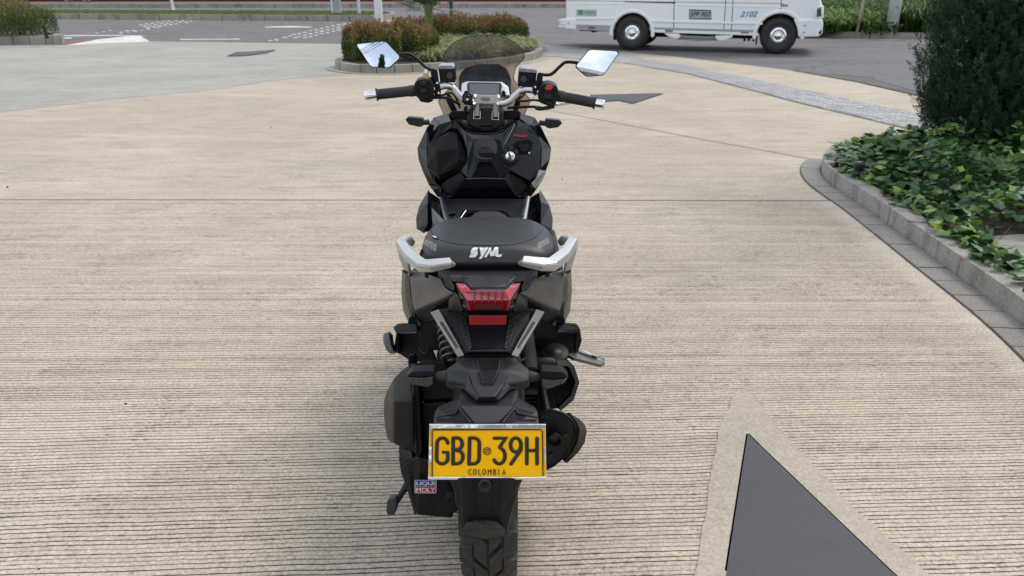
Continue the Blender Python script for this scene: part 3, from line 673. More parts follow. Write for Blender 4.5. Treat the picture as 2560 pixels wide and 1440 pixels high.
# ================================================================ RIGHT BANK with kerb and tall grass
rk = catmull([Vector((6.0, 42, 0)), Vector((6.4, 30, 0)), Vector((7.0, 24.5, 0)), G(2040, 91), G(2150, 95), G(2310, 97.5), G(2460, 99), Vector((22, 20.2, 0))], 5)
rkb = thing('kerb', tuple(G(2180, 95)), 'grey kerb stones below the tall grass behind the van', 'kerb')
stones(rk, 0, .22, 0, .15, 1.25, 'kerb_stone', M['kerb'], rkb, .012, .012)
rin = offset_path(rk, .2)
sheet('bank_soil', [(p.x, p.y) for p in rin] + [(30, 60), (5.6, 60)], .12, M['soil'])
n = 34000
base = G(2180, 84, .12)
X = rng.uniform(7.3, 17, n); Y = base.y + .3 + rng.uniform(0, 1, n) ** 1.6 * 7
T = .5 + .5 * np.sin(X * 3.1 + Y) * np.sin(X * 1.3 + 2); kk = ~(((np.abs(X - 10.15) < .45) | (np.abs(X - 9.35) < .22)) & (Y < 22.6)); X, Y, T = X[kk], Y[kk], T[kk]; n = len(X)
hgt = (.45 + .35 * T) * np.where(X > 10.2, 1.6, 1.0)
P = np.stack([X, Y, np.full(n, .12)], 1); D = rng.normal(size=(n, 3)) * (.38, .38, 0) + (0, 0, 1)
ivr = rng.uniform(.6, 1.1, n)
def blades(name, P, D, L_, Wd, mat, tint, droop=.5, parent=None):
    n = len(P); D = unit(D); h = D.copy(); h[:, 2] = 0; h = unit(h + 1e-6); R_ = unit(np.cross(D, np.tile([0, 0, 1.0], (n, 1)) + rng.normal(size=(n, 3)) * .3)); L_ = np.asarray(L_).reshape(-1, 1)
    Wd = np.asarray(Wd).reshape(-1, 1)
    p1 = P + D * L_ * .55; p2 = P + D * L_ * .85 + h * L_ * .22 * droop - np.array([0, 0, 1]) * L_ * .08 * droop; p3 = P + D * L_ * .95 + h * L_ * .5 * droop - np.array([0, 0, 1]) * L_ * .3 * droop
    V = np.stack([P - R_ * Wd * .5, P + R_ * Wd * .5, p1 - R_ * Wd, p1 + R_ * Wd, p2 - R_ * Wd * .8, p2 + R_ * Wd * .8, p3, p3 + R_ * Wd * .05], 1).reshape(-1, 3)
    i = np.arange(n)[:, None] * 8; Fc = np.concatenate([i + np.array([q]) for q in ([0, 1, 3, 2], [2, 3, 5, 4], [4, 5, 7, 6])], 0)
    return fast_mesh(name, V, Fc, mat, parent, np.repeat(tint, 8))
tt = np.clip(rng.normal(.45, .25, n) + np.where(X < 10.2, .18, -.12), 0, 1)
tag(blades('tall_grass', P, D, hgt * ivr, .013, M['tall'], tt, 1.0), 'tall green strap leaved grass on the bank behind the kerb', 'grass', kind='stuff')
n = 2500; X = rng.uniform(8.6, 12, n); Y = base.y - .15 + rng.uniform(0, .8, n); P = np.stack([X, Y, .12 + rng.uniform(0, .25, n)], 1)
k = (np.sin(X * 4) > -.3); P = P[k]; n = len(P)
tag(leaves('creeping_weeds', P, rng.normal(size=(n, 3)) + (0, -.4, .2), .09, .035, M['tall'], None, rng.uniform(0, .5, n)), 'low broad leaved weeds spilling over the kerb', 'weeds', kind='stuff')

# ================================================================ ISLAND PLANTER
isl = catmull([(-3.12, 14.6, 0), (-2.95, 13.75, 0), (-2.2, 13.22, 0), (-1.2, 13.6, 0), (-.3, 14.35, 0), (.36, 15.4, 0), (.62, 16.6, 0), (.7, 18.6, 0), (.35, 20.6, 0), (-.5, 21.3, 0), (-1.5, 20.2, 0), (-2.5, 17.8, 0), (-3.0, 16.0, 0)], 6, True)
isl.append(isl[0])
ik = thing('kerb', (-1.2, 17, 0), 'curved edging of small pale stones around the planted island', 'kerb')
stones(isl, 0, .13, 0, .14, .30, 'kerb_stone', M['kerb_warm'], ik, .005, .012, 2, .006)
strip('island_gutter', [p for p in isl[3:34]], .30, .0145, M['concrete_smooth'])
iin = offset_path(isl, .12)
sheet('island_soil', [(p.x, p.y) for p in iin[:-1]], .13, M['soil'])
def hedge(name, lab, spine, w, z0, z1, n, n2=None, redtop=1.0, parent_loc=None, mat='hedge'):
    """rounded clipped shrub mass following a spine; leaves cluster near the skin"""
    sp = [Vector((p[0], p[1], 0)) for p in spine]; s = arclen(sp); R_ = thing(name, (sp[len(sp) // 2].x, sp[len(sp) // 2].y, z0), lab, 'shrub')
    pts = np.array([tuple(at_len(sp, s, t * s[-1])[0]) for t in np.linspace(0, 1, 60)]); nr = np.array([tuple(at_len(sp, s, t * s[-1])[1]) for t in np.linspace(0, 1, 60)])
    def samp(n, lo, hi):
        t = rng.uniform(-.06, 1.06, n); ti = np.clip((t * 59).astype(int), 0, 59); a = rng.uniform(0, pi, n); rr = rng.uniform(lo, hi, n)
        H = z1 - z0
        lump = 1 + .10 * np.sin(t * s[-1] * 4.1) * np.cos(a * 3) + .07 * np.sin(t * s[-1] * 9.7 + 2)
        cx = np.sign(np.cos(a)) * np.abs(np.cos(a)) ** .55 * w / 2 * rr * lump; cz = np.abs(np.sin(a)) ** .5 * H * rr * lump
        endr = np.clip(np.minimum(t + .06, 1.06 - t) / .12, 0, 1) ** .5
        dirr = pts[-1] - pts[0]; dirr = dirr / np.linalg.norm(dirr)
        P = pts[ti] + nr[ti] * (cx * (.5 + .5 * endr))[:, None] + dirr * ((t - np.clip(t, 0, 1)) * s[-1])[:, None]
        P[:, 2] = z0 + cz * (.55 + .45 * endr) + .02
        fl_ = rng.uniform(size=n) < .4; P[fl_, 2] = z0 + .03 + rng.uniform(0, .6, fl_.sum()) * H
        sg_ = np.where(np.cos(a) > 0, 1, -1); P[fl_] = np.column_stack([(pts[ti] + nr[ti] * (sg_ * w / 2 * rr * lump * (.5 + .5 * endr) * .97)[:, None] + dirr * ((t - np.clip(t, 0, 1)) * s[-1])[:, None])[fl_][:, :2], P[fl_, 2]])
        # bottom is leggy
        k = ~((P[:, 2] < z0 + .15 * H) & (rng.uniform(size=n) < .3))
        return P[k], (nr[ti] * np.cos(a)[:, None] + np.array([0, 0, 1]) * np.sin(a)[:, None])[k]
    P, N = samp(n, .82, 1.04); P2, N2 = samp(n // 2, .3, .86); P = np.concatenate([P, P2]); N = np.concatenate([N, N2])
    D = N + rng.normal(size=P.shape) * .75; hz = (P[:, 2] - z0) / (z1 - z0)
    patch = .5 + .5 * np.sin(P[:, 0] * 4.3 + 1) * np.cos(P[:, 1] * 3.7 + P[:, 2] * 3)
    tint = np.clip(.10 + .30 * rng.uniform(size=len(P)) ** 1.5 + redtop * np.clip((hz - .50 - .22 * patch) / .42, 0, 1) * rng.uniform(.0, .85, len(P)) + (rng.uniform(size=len(P)) < .06) * .25, 0, 1)
    leaves('foliage', P, D, rng.uniform(.03, .055, len(P)), .011, M[mat], R_, tint)['kind'] = 'stuff'
    # upright new shoots
    P3, N3 = samp(n // 14, .97, 1.05); k = P3[:, 2] > z0 + .6 * (z1 - z0); P3 = P3[k]
    if len(P3):
        q = np.repeat(P3, 5, 0); q[:, 2] += np.tile([0, .02, .04, .06, .08], len(P3))
        leaves('shoot', q, rng.normal(size=q.shape) * .6 + (0, 0, .9), .05, .010, M[mat], R_, np.clip(rng.uniform(.35, 1, len(q)) * redtop, 0, 1))['kind'] = 'stuff'
    tw = MB()
    for i in range(int(s[-1] * 26)):
        p, nn = at_len(sp, s, random.uniform(0, s[-1])); q = p + nn * random.uniform(-w, w) * .33; q.z = z0
        tw.tube([q, q + Vector((random.uniform(-.1, .1), random.uniform(-.1, .1), (z1 - z0) * .55)), q + Vector((random.uniform(-.2, .2), random.uniform(-.2, .2), (z1 - z0) * .88))], [.012, .008, .004], 5)
    tw.build('stem', M['bark'], R_)
    return R_
hedge('hedge', 'nearer rounded hedge with red tipped leaves on the left of the island', [(-2.78, 14.9), (-2.45, 14.45), (-1.95, 14.55), (-1.60, 15.0)], 1.15, .13, .64, 22000, redtop=.95)
hedge('hedge', 'longer red and green hedge along the back of the island', [(-2.2, 18.3), (-1.3, 18.6), (-.5, 19.0), (.02, 19.3)], 1.5, .13, .60, 24000, redtop=1.0)
# grass tufts, one thing each
def tuft(x, y, h, n, lab, spread=.8, mat='tuft', z=.13):
    P = np.stack([x + rng.normal(size=n) * .06, y + rng.normal(size=n) * .06, np.full(n, z)], 1); D = rng.normal(size=(n, 3)) * (spread, spread, 0) + (0, 0, .9)
    o = blades('grass_tuft', P - np.array([0, 0, 0]), D, rng.uniform(.6, 1.1, n) * h, .0065, M[mat], np.clip(rng.normal(.6, .25, n), 0, 1), 1.3)
    tag(o, lab, 'grass tuft', 'pale striped grass tufts in the island')
tl = ['pale striped grass tuft directly right of the nearer island hedge', 'pale striped grass tuft behind the left edge of the windscreen', 'grass tuft in the island behind the middle of the windscreen']
spots = [(-1.38, 14.15, .46), (-1.05, 14.7, .44), (-1.3, 15.3, .5), (-.62, 14.75, .40), (-.75, 15.5, .5), (-.35, 15.2, .42), (-.1, 15.75, .42), (-.45, 16.3, .5), (.12, 16.3, .44), (-.95, 16.3, .5), (-.1, 17.0, .46), (.28, 17.1, .42), (-1.25, 17.1, .5), (-.6, 17.2, .5), (-1.55, 16.0, .45)]
for i, (x, y, h) in enumerate(spots):
    where = ['nearest the camera', 'at the front edge', 'behind the first front tufts', 'just left of the dash', 'in the second row left of centre', 'in the middle', 'near the right end of the kerb', 'in the centre of the third row', 'against the right kerb curve', 'left of centre before the back hedge', 'right of centre before the back hedge', 'farthest right by the kerb', 'touching the back hedge on the left', 'touching the back hedge in the middle', 'tucked between the two hedges'][i]
    lab = tl[0] if i == 0 else tl[1] if i == 1 else tl[2] if i == 5 else 'pale striped island grass tuft ' + where
    tuft(x, y, h * .8, 330, lab)
# dwarf palm
def palm():
    c = G(1073, 82, .13); c = Vector((-1.75, 17.6, .13))
    c = B(1073, 75, 17.6); c.z = .13
    R_ = thing('palm_tree', tuple(c), 'young fan palm with arching fronds standing in the island hedge', 'palm tree')
    tr = MB(); tr.lathe(c, (0, 0, 1), [(0, .10), (.3, .085), (.7, .09), (.95, .14), (1.1, .10), (1.2, .03)], 12); tr.build('trunk', simple('palm_stalk', (.16, .20, .07), .6, 0, .5, 18), R_)
    top = c + Vector((0, 0, .78)); k = 0
    for i in range(30):
        a = i * 2.399; el = random.uniform(.0, 1.3); Ln = random.uniform(.65, .95)
        d = Vector((cos(a) * cos(el), sin(a) * cos(el), sin(el))); mb = MB(); stem = [top + Vector((0, 0, random.uniform(-.12, .15))) + d * Ln * t * .55 - Vector((0, 0, .10 * t * t)) for t in (0, .5, 1)]
        mb.tube(stem, [.014, .009, .006], 5); hub = stem[-1]; sd = d.cross(Vector((0, 0, 1))).normalized(); up = sd.cross(d)
        for j in range(15):
            b = (j - 7) / 7 * 1.25; v = (d * cos(b) + sd * sin(b)).normalized(); l = Ln * .62 * (1 - .25 * abs(b)); w_ = v.cross(up).normalized() * .014
            m1 = hub + v * l * .5; e_ = hub + v * l - Vector((0, 0, .13 * l)) 
            mb.add([hub - w_ * .3, hub + w_ * .3, m1 + w_ + up * .006, m1 - w_ + up * .006, e_], [(0, 1, 2, 3), (3, 2, 4)])
        o = mb.build('frond', M['palm'], R_, rec=False); me = o.data; at_ = me.attributes.new('tint', 'FLOAT', 'POINT'); tv = random.uniform(.1, .9); at_.data.foreach_set('value', [tv] * len(me.vertices))
palm()
pole(949, 76, .072, .062, 7, M['polewhite'], 'pale blue grey lamp post rising from the nearer island hedge', base_z=.13, name='lamp_post', cat='lamp post', Y=14.75)
# navy signpost with turquoise panel behind the hedge
def signpost():
    p = B(1129, 58, 21.6)
    R_ = thing('signpost', (p.x, p.y, 0), 'dark blue signpost with a turquoise panel behind the island hedge', 'signpost')
    MB().box((p.x, p.y, 1.35), (.085, .085, 2.7)).build('post', M['navy'], R_, .006)
    MB().box((p.x - .45, p.y, 1.26), (.9, .03, .30)).build('panel', simple('turquoise_panel', (.10, .33, .42), .4), R_, .004)
    MB().box((p.x - .42, p.y - .001, 1.02), (.80, .05, .05)).build('crossbar', M['navy'], R_, .004)
    MB().box((p.x, p.y, .01), (.24, .24, .02)).build('base_plate', M['navy'], R_, .004)
signpost()

# ================================================================ LEFT PLANTER
a, b = G(-420, 113.5), G(157, 111.5)
lk = [a, b, b + Vector((-.25, .5, 0)), b + Vector((-1.1, 1.6, 0))]
lkb = thing('kerb', tuple(b), 'cream stone kerb in front of the hedge at the left edge', 'kerb')
stones(lk[:2], 0, .16, 0, .21, .37, 'kerb_stone', M['kerb_warm'], lkb, .006, .014, 1, .006)
stones(lk[1:], 0.01, .16, 0, .21, .37, 'kerb_stone', M['kerb_warm'], lkb, .006, .014, 1, .006)
sheet('planter_soil', [(a.x, a.y + .15), (b.x - .1, b.y + .15), (b.x - 1.0, b.y + 1.6), (a.x, a.y + 1.8)], .16, M['soil'])
hp = G(20, 95, .16)
hedge('hedge', 'dark hedge with orange tips behind the cream kerb at the left edge', [(hp.x - 3.2, hp.y + .75), (hp.x - 1.4, hp.y + .65), (hp.x - .1, hp.y + .6), (hp.x + .45, hp.y + .65)], 1.35, .16, .90, 26000, redtop=.7)
st_ = G(119, 97, .16); o = MB(); o.lathe((st_.x, st_.y, .16), (-.12, 0, 1), [(0, .045), (.2, .04), (.27, .05), (.29, .05)], 12)
tag(o.build('bollard_light', M['ink'], None), 'short black garden light stub beside the left hedge', 'garden light')
# ================================================================ RIGHT PLANTER
foot = [G(*p) for p in [(2620, 352), (2310, 366), (2150, 385), (2082, 398), (2056, 410), (2047, 424), (2049, 440), (2073, 469), (2135, 507), (2246, 588), (2359, 674), (2491, 771), (2560, 823)]]
dd = (foot[-1] - foot[-2]).normalized(); foot.append(foot[-1] + dd * 1.2 + Vector((-.12, 0, 0)))
fp = catmull(foot, 5)
_s = arclen(fp); fp = [at_len(fp, _s, _s[-1] * i / 90)[0] for i in range(91)]
for _ in range(14): fp = [fp[0]] + [(fp[i - 1] + fp[i] * 2 + fp[i + 1]) / 4 for i in range(1, 90)] + [fp[-1]]
tip_i = min(range(91), key=lambda i: (fp[i] - G(2047, 424)).length)
rkk = thing('kerb', tuple(foot[7]), 'weathered concrete kerb curving round the ivy bed on the right', 'kerb')
# outside of the bed is on the right of travel (towards the camera-left); inside is left
side = 1 if (offset_path(fp, .1)[len(fp) // 2] - Vector((3.5, 6.5, 0))).length < (fp[len(fp) // 2] - Vector((3.5, 6.5, 0))).length else -1
stones(fp, 0, .115 * side, 0, .125, .98, 'kerb_stone', M['kerb'], rkk, .003, .014, 6, .003)
gfoot = fp[tip_i - 4:]
strip('gutter_bed', offset_path(gfoot, -.079 * side), .158, .0145, simple('gutter_joint', (.06, .055, .05), .9))
gut = bpy.data.objects['gutter_bed']
gut.name = 'paver_gutter'
for o in stones(gfoot, -.006 * side, -.152 * side, .008, .0215, .195, 'paver', M['paver'], gut, .0045, .003, 2, .0015): pass
bed = offset_path(fp, .11 * side)
bedpoly = [(p.x, p.y) for p in bed] + [(9.5, bed[-1].y), (9.5, bed[0].y)]
sheet('planter_bed_soil', bedpoly, .09, M['soil'])
sheet('bed_slab', [(p.x, p.y) for p in [G(2462, 596, .1), G(2560, 590, .1), G(2800, 640, .1), G(2800, 760, .1), G(2560, 700, .1), G(2490, 640, .1)]], .112, M['kerb'])

# ---- ivy: big lobed leaves; the nearest 300 are single pieces
def ivy_leaf_mesh(name, mat, seedv, tintv):
    r = random.Random(seedv); R_ = []
    prof = [(-.0, .06), (-.22, -.04), (-.46, -.02), (-.55, .20), (-.66, .40), (-.42, .54), (-.27, .76), (0, 1.0), (.27, .76), (.42, .54), (.66, .40), (.55, .20), (.46, -.02), (.22, -.04)]
    V = [(0, .34, .0)] + [(x * (1 + r.uniform(-.1, .1)) * .8, y, -.22 * abs(x) ** 1.2 - .10 * max(0, y - .4) + r.uniform(-.03, .03)) for x, y in prof]
    V[0] = (0, .36, .04); n = len(prof); Fs = [(0, 1 + i, 1 + (i + 1) % n) for i in range(n)]
    me = bpy.data.meshes.new(name); me.from_pydata(V, [], Fs); a_ = me.attributes.new('tint', 'FLOAT', 'POINT'); a_.data.foreach_set('value', [min(1, max(0, tintv + (.25 if i == 0 else 0))) for i in range(len(V))])
    me.materials.append(mat); return me
lm = [ivy_leaf_mesh('leaf', M[k], i, t) for i, (k, t) in enumerate([('ivy_d', .3), ('ivy_d', .6), ('ivy_d', .1), ('ivy_d', .9), ('ivy_m', .3), ('ivy_m', .7), ('ivy_m', .0), ('ivy_l', .2), ('ivy_l', .6), ('ivy_l', .9)])]
lw = [.16, .14, .12, .12, .13, .11, .08, .07, .045, .025]
bp_ = np.array(bedpoly); ivy_root = thing('ivy', (3.4, 5.6, .09), 'dense glossy green ivy covering the bed under the cypress', 'ivy')
slab = np.array([(p.x, p.y) for p in [G(2475, 598, .1), G(2600, 590, .1), G(2900, 640, .1), G(2900, 740, .1), G(2560, 668, .1), G(2495, 634, .1)]])
cand = []
def edge_dist(x, y):
    return min((Vector((x, y, 0)) - p).length for p in bed[::2])
while len(cand) < 10500:
    x, y = random.uniform(2.0, 6.4), random.uniform(bed[-1].y + .02, 8.9)
    A_ = np.array([x]); C_ = np.array([y])
    if not inside(A_, C_, bp_)[0]: continue
    if inside(A_, C_, slab)[0] and random.random() < .93: continue
    e_ = edge_dist(x, y)
    e0 = min(1, e_ / .40); thin = .55 if y < 4.1 else 1
    if y < 4.3 and random.random() < .25: continue
    hm = (.05 + .17 * e0 + .06 * sin(x * 5.3 + y * 3.1) * e0 + .03 * sin(x * 11 - y * 7)) * (thin)
    z = .10 + max(.015, hm) * random.uniform(.25, 1.12)
    cand.append((x, y, z, e_))
# a fringe spilling over the kerb
for i in range(620):
    k_ = random.randrange(max(4, tip_i - 14), len(fp) - 4); p = bed[k_].lerp(bed[k_ + 1], random.random()); nr = (fp[k_] - bed[k_]).normalized()
    if random.random() < (.5 if p.y > 4.8 else .75) * (0.5 + .5 * sin(k_ * .55)): continue
    q = p + nr * random.uniform(-.09, .05); cand.append((q.x, q.y, .135 + random.uniform(0, .055), 0))
cv = Vector((0, 0, CAM_H))
info = []
for (x, y, z, e_) in cand:
    s_ = random.uniform(.05, .088) if random.random() < .8 else random.uniform(.035, .055)
    yaw = random.uniform(0, 2 * pi); pt = random.gauss(-.25, .4); rl = random.gauss(0, .35)
    Mx = Matrix.Translation((x, y, z)) @ Matrix.Rotation(yaw, 4, 'Z') @ Matrix.Rotation(pt, 4, 'X') @ Matrix.Rotation(rl, 4, 'Y') @ Matrix.Scale(s_, 4)
    info.append((s_ / (Vector((x, y, z)) - cv).length * (1 if z > .12 else .6) * (1 if (x / y) < .69 else .2), Mx, random.choices(range(10), lw)[0]))
info.sort(key=lambda t: -t[0]); off = Matrix.Translation(-worigin(ivy_root))
for _, Mx, k_ in info[:300]:
    o = bpy.data.objects.new('leaf', lm[k_]); COL.objects.link(o); o.parent = ivy_root; o.matrix_local = off @ Mx
for grp in (0, 4, 7):
    ks = {0: (0, 1, 2, 3), 4: (4, 5, 6), 7: (7, 8, 9)}[grp]; Vs, Fs, Ts = [], [], []; n0 = 0
    for _, Mx, k_ in info[300:]:
        if k_ not in ks: continue
        m_ = lm[k_]; vv = [Mx @ v.co for v in m_.vertices]; Vs += [tuple(v) for v in vv]; Fs += [[i + n0 for i in p.vertices] for p in m_.polygons]; Ts += [d.value for d in m_.attributes['tint'].data]; n0 += len(vv)
    o = fast_mesh('foliage', np.array(Vs), np.array(Fs), lm[grp].materials[0], ivy_root, np.array(Ts)); o['kind'] = 'stuff'
sm = MB()
for i in range(170):
    x, y = random.uniform(2.1, 4.6), random.uniform(bed[-1].y, 7.5)
    if inside(np.array([x]), np.array([y]), bp_)[0]:
        p = Vector((x, y, .095)); sm.tube([p, p + Vector((random.uniform(-.1, .1), random.uniform(-.1, .1), .05)), p + Vector((random.uniform(-.2, .2), random.uniform(-.2, .2), random.uniform(.02, .06)))], .0024, 5)
sm.build('stem', M['twig'], ivy_root)['kind'] = 'stuff'
lf = onplane(2283, 397, Vector((0, 6, .3)), Vector((0, 0, 1)));
o = MB().add([lf, lf + Vector((.05, .02, .02)), lf + Vector((.13, .05, .01)), lf + Vector((.06, -.03, .03))], [(0, 1, 2, 3)]).build('fallen_leaf', simple('dry_leaf', (.42, .26, .16), .8), None)
tag(o, 'dry pinkish brown leaf lying on top of the ivy', 'dry leaf')
o = MB().lathe((G(2150, 404, .24).x, G(2150, 404, .24).y, .10), (0, 0, 1), [(0, .03), (.10, .03), (.12, .04), (.135, .035), (.14, .02)], 18).build('ivy_stub', M['ink'], None)  # low black stub added at a small unidentified spot in the ivy
tag(o, 'low black round stub half buried in the ivy', 'garden light')

# ---- cypress: sprays of tiny scale leaves
def cypress(cx, cy, r, h, lab, nclump, per, z0=.1, small=False, leafL=.030, bottom=.28):
    R_ = thing('cypress_tree', (cx, cy, .09), lab, 'tree')
    tk = MB(); tk.lathe((cx, cy, .05), (0, 0, 1), [(0, .11), (h * .4, .07), (h * .9, .02)], 12); tk.build('trunk', M['bark'], R_)
    zz = rng.uniform(0, 1, nclump) ** 1.15; th = rng.uniform(0, 2 * pi, nclump)
    def rad(z, th): 
        base = r * np.clip((z + .30) / .35, .88, 1) * np.clip((1.02 - z) / .55, 0, 1) ** .6
        return base * (1 + .05 * np.sin(th * 5 + z * 12) + .04 * np.sin(th * 9 - z * 41))
    rr = rad(zz, th) * rng.uniform(.80, 1.03, nclump)
    C = np.stack([cx + rr * np.cos(th), cy + rr * np.sin(th), z0 + bottom + zz * (h - bottom)], 1); up = np.stack([np.cos(th) * .45, np.sin(th) * .45, np.full(nclump, 1.)], 1) + rng.normal(size=(nclump, 3)) * .22
    up = unit(up); Ls = rng.uniform(.10, .24, nclump)
    ci = np.repeat(np.arange(nclump), per); t = rng.uniform(0, 1, len(ci)) ** .8
    side = unit(rng.normal(size=(len(ci), 3))); side = unit(side - up[ci] * np.sum(side * up[ci], 1, keepdims=True))
    P = C[ci] + up[ci] * (t * Ls[ci])[:, None] + side * (rng.uniform(0, 1, len(ci)) * .045 * (1.1 - t))[:, None]
    D = up[ci] * .9 + side * rng.uniform(.2, 1.0, len(ci))[:, None]
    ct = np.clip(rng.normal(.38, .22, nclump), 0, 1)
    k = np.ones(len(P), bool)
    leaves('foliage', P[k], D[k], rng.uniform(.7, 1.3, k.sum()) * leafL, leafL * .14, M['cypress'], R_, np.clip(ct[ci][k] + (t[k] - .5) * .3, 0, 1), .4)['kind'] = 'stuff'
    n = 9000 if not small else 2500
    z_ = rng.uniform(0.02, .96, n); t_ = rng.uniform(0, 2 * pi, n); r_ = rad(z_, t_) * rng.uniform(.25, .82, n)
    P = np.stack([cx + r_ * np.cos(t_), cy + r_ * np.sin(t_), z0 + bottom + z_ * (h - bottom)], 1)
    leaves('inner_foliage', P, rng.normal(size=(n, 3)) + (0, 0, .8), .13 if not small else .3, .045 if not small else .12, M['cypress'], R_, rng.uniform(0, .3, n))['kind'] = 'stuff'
    br = MB()
    for i in range(90):
        z = random.uniform(.08, .9) * h; a = random.uniform(0, 2 * pi); q = r * .75 * max(.1, 1 - z / h) ** .5
        br.tube([(cx, cy, z), (cx + q * .5 * cos(a), cy + q * .5 * sin(a), z + .1), (cx + q * cos(a), cy + q * sin(a), z + .35)], [.016, .01, .004], 5)
    br.build('branch', M['bark'], R_)['kind'] = 'stuff'
cypress(4.14, 6.6, .64, 5.6, 'tall dense dark green cypress rising out of the ivy bed', 8200, 66, bottom=.10, leafL=.022)

# ================================================================ VAN
RW, FW = G(1578, 127), G(1945, 136)
ux = (FW - RW); WB = ux.length; ux.normalize(); ang = atan2(ux.y, ux.x)
van = thing('van', tuple(RW), 'white passenger van driving past on the road, seen from its side', 'van', rz=ang)
vn = Vector((-ux.y, ux.x, 0))        # into the van
def VS(px, py):
    p = onplane(px, py, RW, vn); return ((p - RW).dot(ux), p.z)
R_w = .37
def VP(px, py, y=0): u, z = VS(px, py); return Vector((u, y, z))
def vbuild(mb, name, mat, parent=van, bevel=0, **k): return mb.build(name, mat, parent, bevel, local=True, **k)
c1 = VS(1579, 86); c2 = VS(1945, 94)
u_r, u_f = c1[0], c2[0]; zc = R_w
ru = VS(1416, 40)[0]; bot = VS(1681, 81)[1]; fu = VS(2053, 44)[0]; ar = .415
def archpts(uc, zb, rad_, n=10): 
    a0 = math.asin(max(-1, min(1, (zb - zc) / rad_))); return [(uc + rad_ * cos(a), zc + rad_ * sin(a)) for a in np.linspace(pi - a0, a0, n)]
bot = max(.30, bot)
prof = [(ru, bot + .02)] + archpts(u_r, bot, ar) + archpts(u_f, bot, ar + .02) + [(fu - .10, bot + .03), (fu, .55), (fu + .01, .92), (fu - .06, 1.10), (fu - .55, 1.32), (fu - 1.25, 2.05), (fu - 1.6, 2.28), (fu - 2.4, 2.36), (ru + .1, 2.36), (ru - .02, 2.2), (ru - .03, 1.0)]
body = MB().prism([(u, 0, z) for u, z in prof], (0, 1.95, 0)); bo = vbuild(body, 'body', M['van'], bevel=.05, seg=3)
# underbody, wheel boxes
vbuild(MB().box(((ru + fu) / 2, 1.05, .45), (fu - ru - .5, 1.5, .14)), 'underbody', M['engine'])
for uc_, q_ in ((u_r, ar), (u_f, ar + .02)): vbuild(MB().prism([(x, .29, z) for x, z in archpts(uc_, bot + .01, q_ + .015, 14)], (0, 1.37, 0)), 'wheel_well', M['dark'])
def strip_s(name, pts, d, mat, parent=bo, y=-.001, bevel=.004): 
    return vbuild(MB().prism([VP(px, py, y) for px, py in pts], (0, -d, 0)), name, mat, parent, bevel)
strip_s('moulding', [(1441, 44), (1541, 44), (1541, 49), (1441, 49)], .018, M['van'], bevel=.006)
strip_s('moulding', [(1621, 50), (1907, 57), (1906, 62), (1622, 55)], .018, M['van'], bevel=.006)
strip_s('moulding', [(1441, 61), (1536, 64), (1536, 74), (1441, 71)], .006, M['vangrey'])
strip_s('moulding', [(1623, 68), (1895, 75), (1894, 81), (1623, 73)], .006, M['vangrey'])
strip_s('sill', [(1623, 74), (1896, 82), (1895, 89), (1640, 81)], .014, M['van'])
for uc, q in ((u_r, ar), (u_f, ar + .02)):
    vbuild(MB().ribbon([Vector((uc + (q + .04) * cos(a), -.002, zc + (q + .04) * sin(a))) for a in np.linspace(-.1, pi + .1, 24)], .042, .022, (0, -1, 0)), 'wheel_arch', M['van'], bo)
for i, (a_, b_) in enumerate([((1686.5, -60), (1684, 78)), ((1819, -70), (1809, 82)), ((1837, -70), (1828, 83)), ((1956, -40), (1951, 42)), ((1563, -60), (1563, 0))]):
    strip_s('door_gap', [(a_[0] - .9, a_[1]), (a_[0] + .9, a_[1]), (b_[0] + .9, b_[1]), (b_[0] - .9, b_[1])], .0015, M['ink'], bevel=0, y=-.0005)
strip_s('door_gap', [(1416, 1), (1960, 8), (1960, 9), (1416, 2)], .0015, M['ink'], bevel=0, y=-.0008)
strip_s('crease', [(1440, 8), (1562, 8), (1562, 10.5), (1440, 10.5)], .008, M['van'])
strip_s('crease', [(1690, 11), (1955, 17), (1955, 20), (1690, 14)], .008, M['van'])
strip_s('door_rail', [(1563, 3), (1689, 6), (1689, 8.5), (1563, 5)], .006, M['ink'])
strip_s('latch', [(1471, 66), (1488, 66), (1488, 73), (1471, 73)], .012, simple('latch_grey', (.16, .13, .12), .5))
strip_s('latch', [(1663, 74.5), (1682, 75), (1682, 80), (1663, 79.5)], .02, simple('latch_grey2', (.20, .19, .18), .5))
strip_s('latch', [(1852, 79), (1872, 80), (1871, 84), (1852, 83)], .02, simple('latch_grey3', (.20, .19, .18), .5))
lab = strip_s('sticker', [(1441, 24), (1492, 24), (1492, 41), (1441, 40)], .002, M['ltgrey'], bevel=0)
strip_s('sticker_mark', [(1446, 24.5), (1457, 24.5), (1457, 36.5), (1446, 36)], .002, M['green'], lab, y=-.0035, bevel=0)
strip_s('sticker_mark', [(1463, 28), (1487, 28.5), (1487, 34.5), (1463, 34)], .0015, simple('sticker_print', (.20, .38, .30), .5), lab, y=-.0035, bevel=0)
pl = vbuild(MB().prism([VP(*p, -.001) for p in [(1724, 24), (1777, 25), (1779, 27), (1779, 46), (1777, 48.5), (1724, 48), (1722, 46), (1722, 26)]], (0, -.004, 0)), 'side_number_panel', M['white'], bo)
pl.data.materials[0] = simple('number_panel', (.42, .46, .45), .4)
vbuild(MB().ribbon([VP(*p, -.006) for p in [(1724, 25), (1777, 26), (1778, 47), (1724, 47)]], .009, .003, (0, -1, 0), True), 'panel_rim', M['darkgreen'], pl)
def vt(s, x0, y0, x1, y1, mat, parent, shear, y=-.008, nm='lettering'):
    f = lambda u, v: VP(x0 + (x1 - x0) * u, y1 + (y0 - y1) * v, y)
    return text_on(nm, s, f, (0, -.003, 0), mat, parent, shear, True, bold=.022)
vt('SPP 903', 1724.5, 29, 1776, 42, M['darkgreen'], pl, .35)
vt('2102', 1850, 28, 1894, 42, M['blue'], bo, .4, -.004)
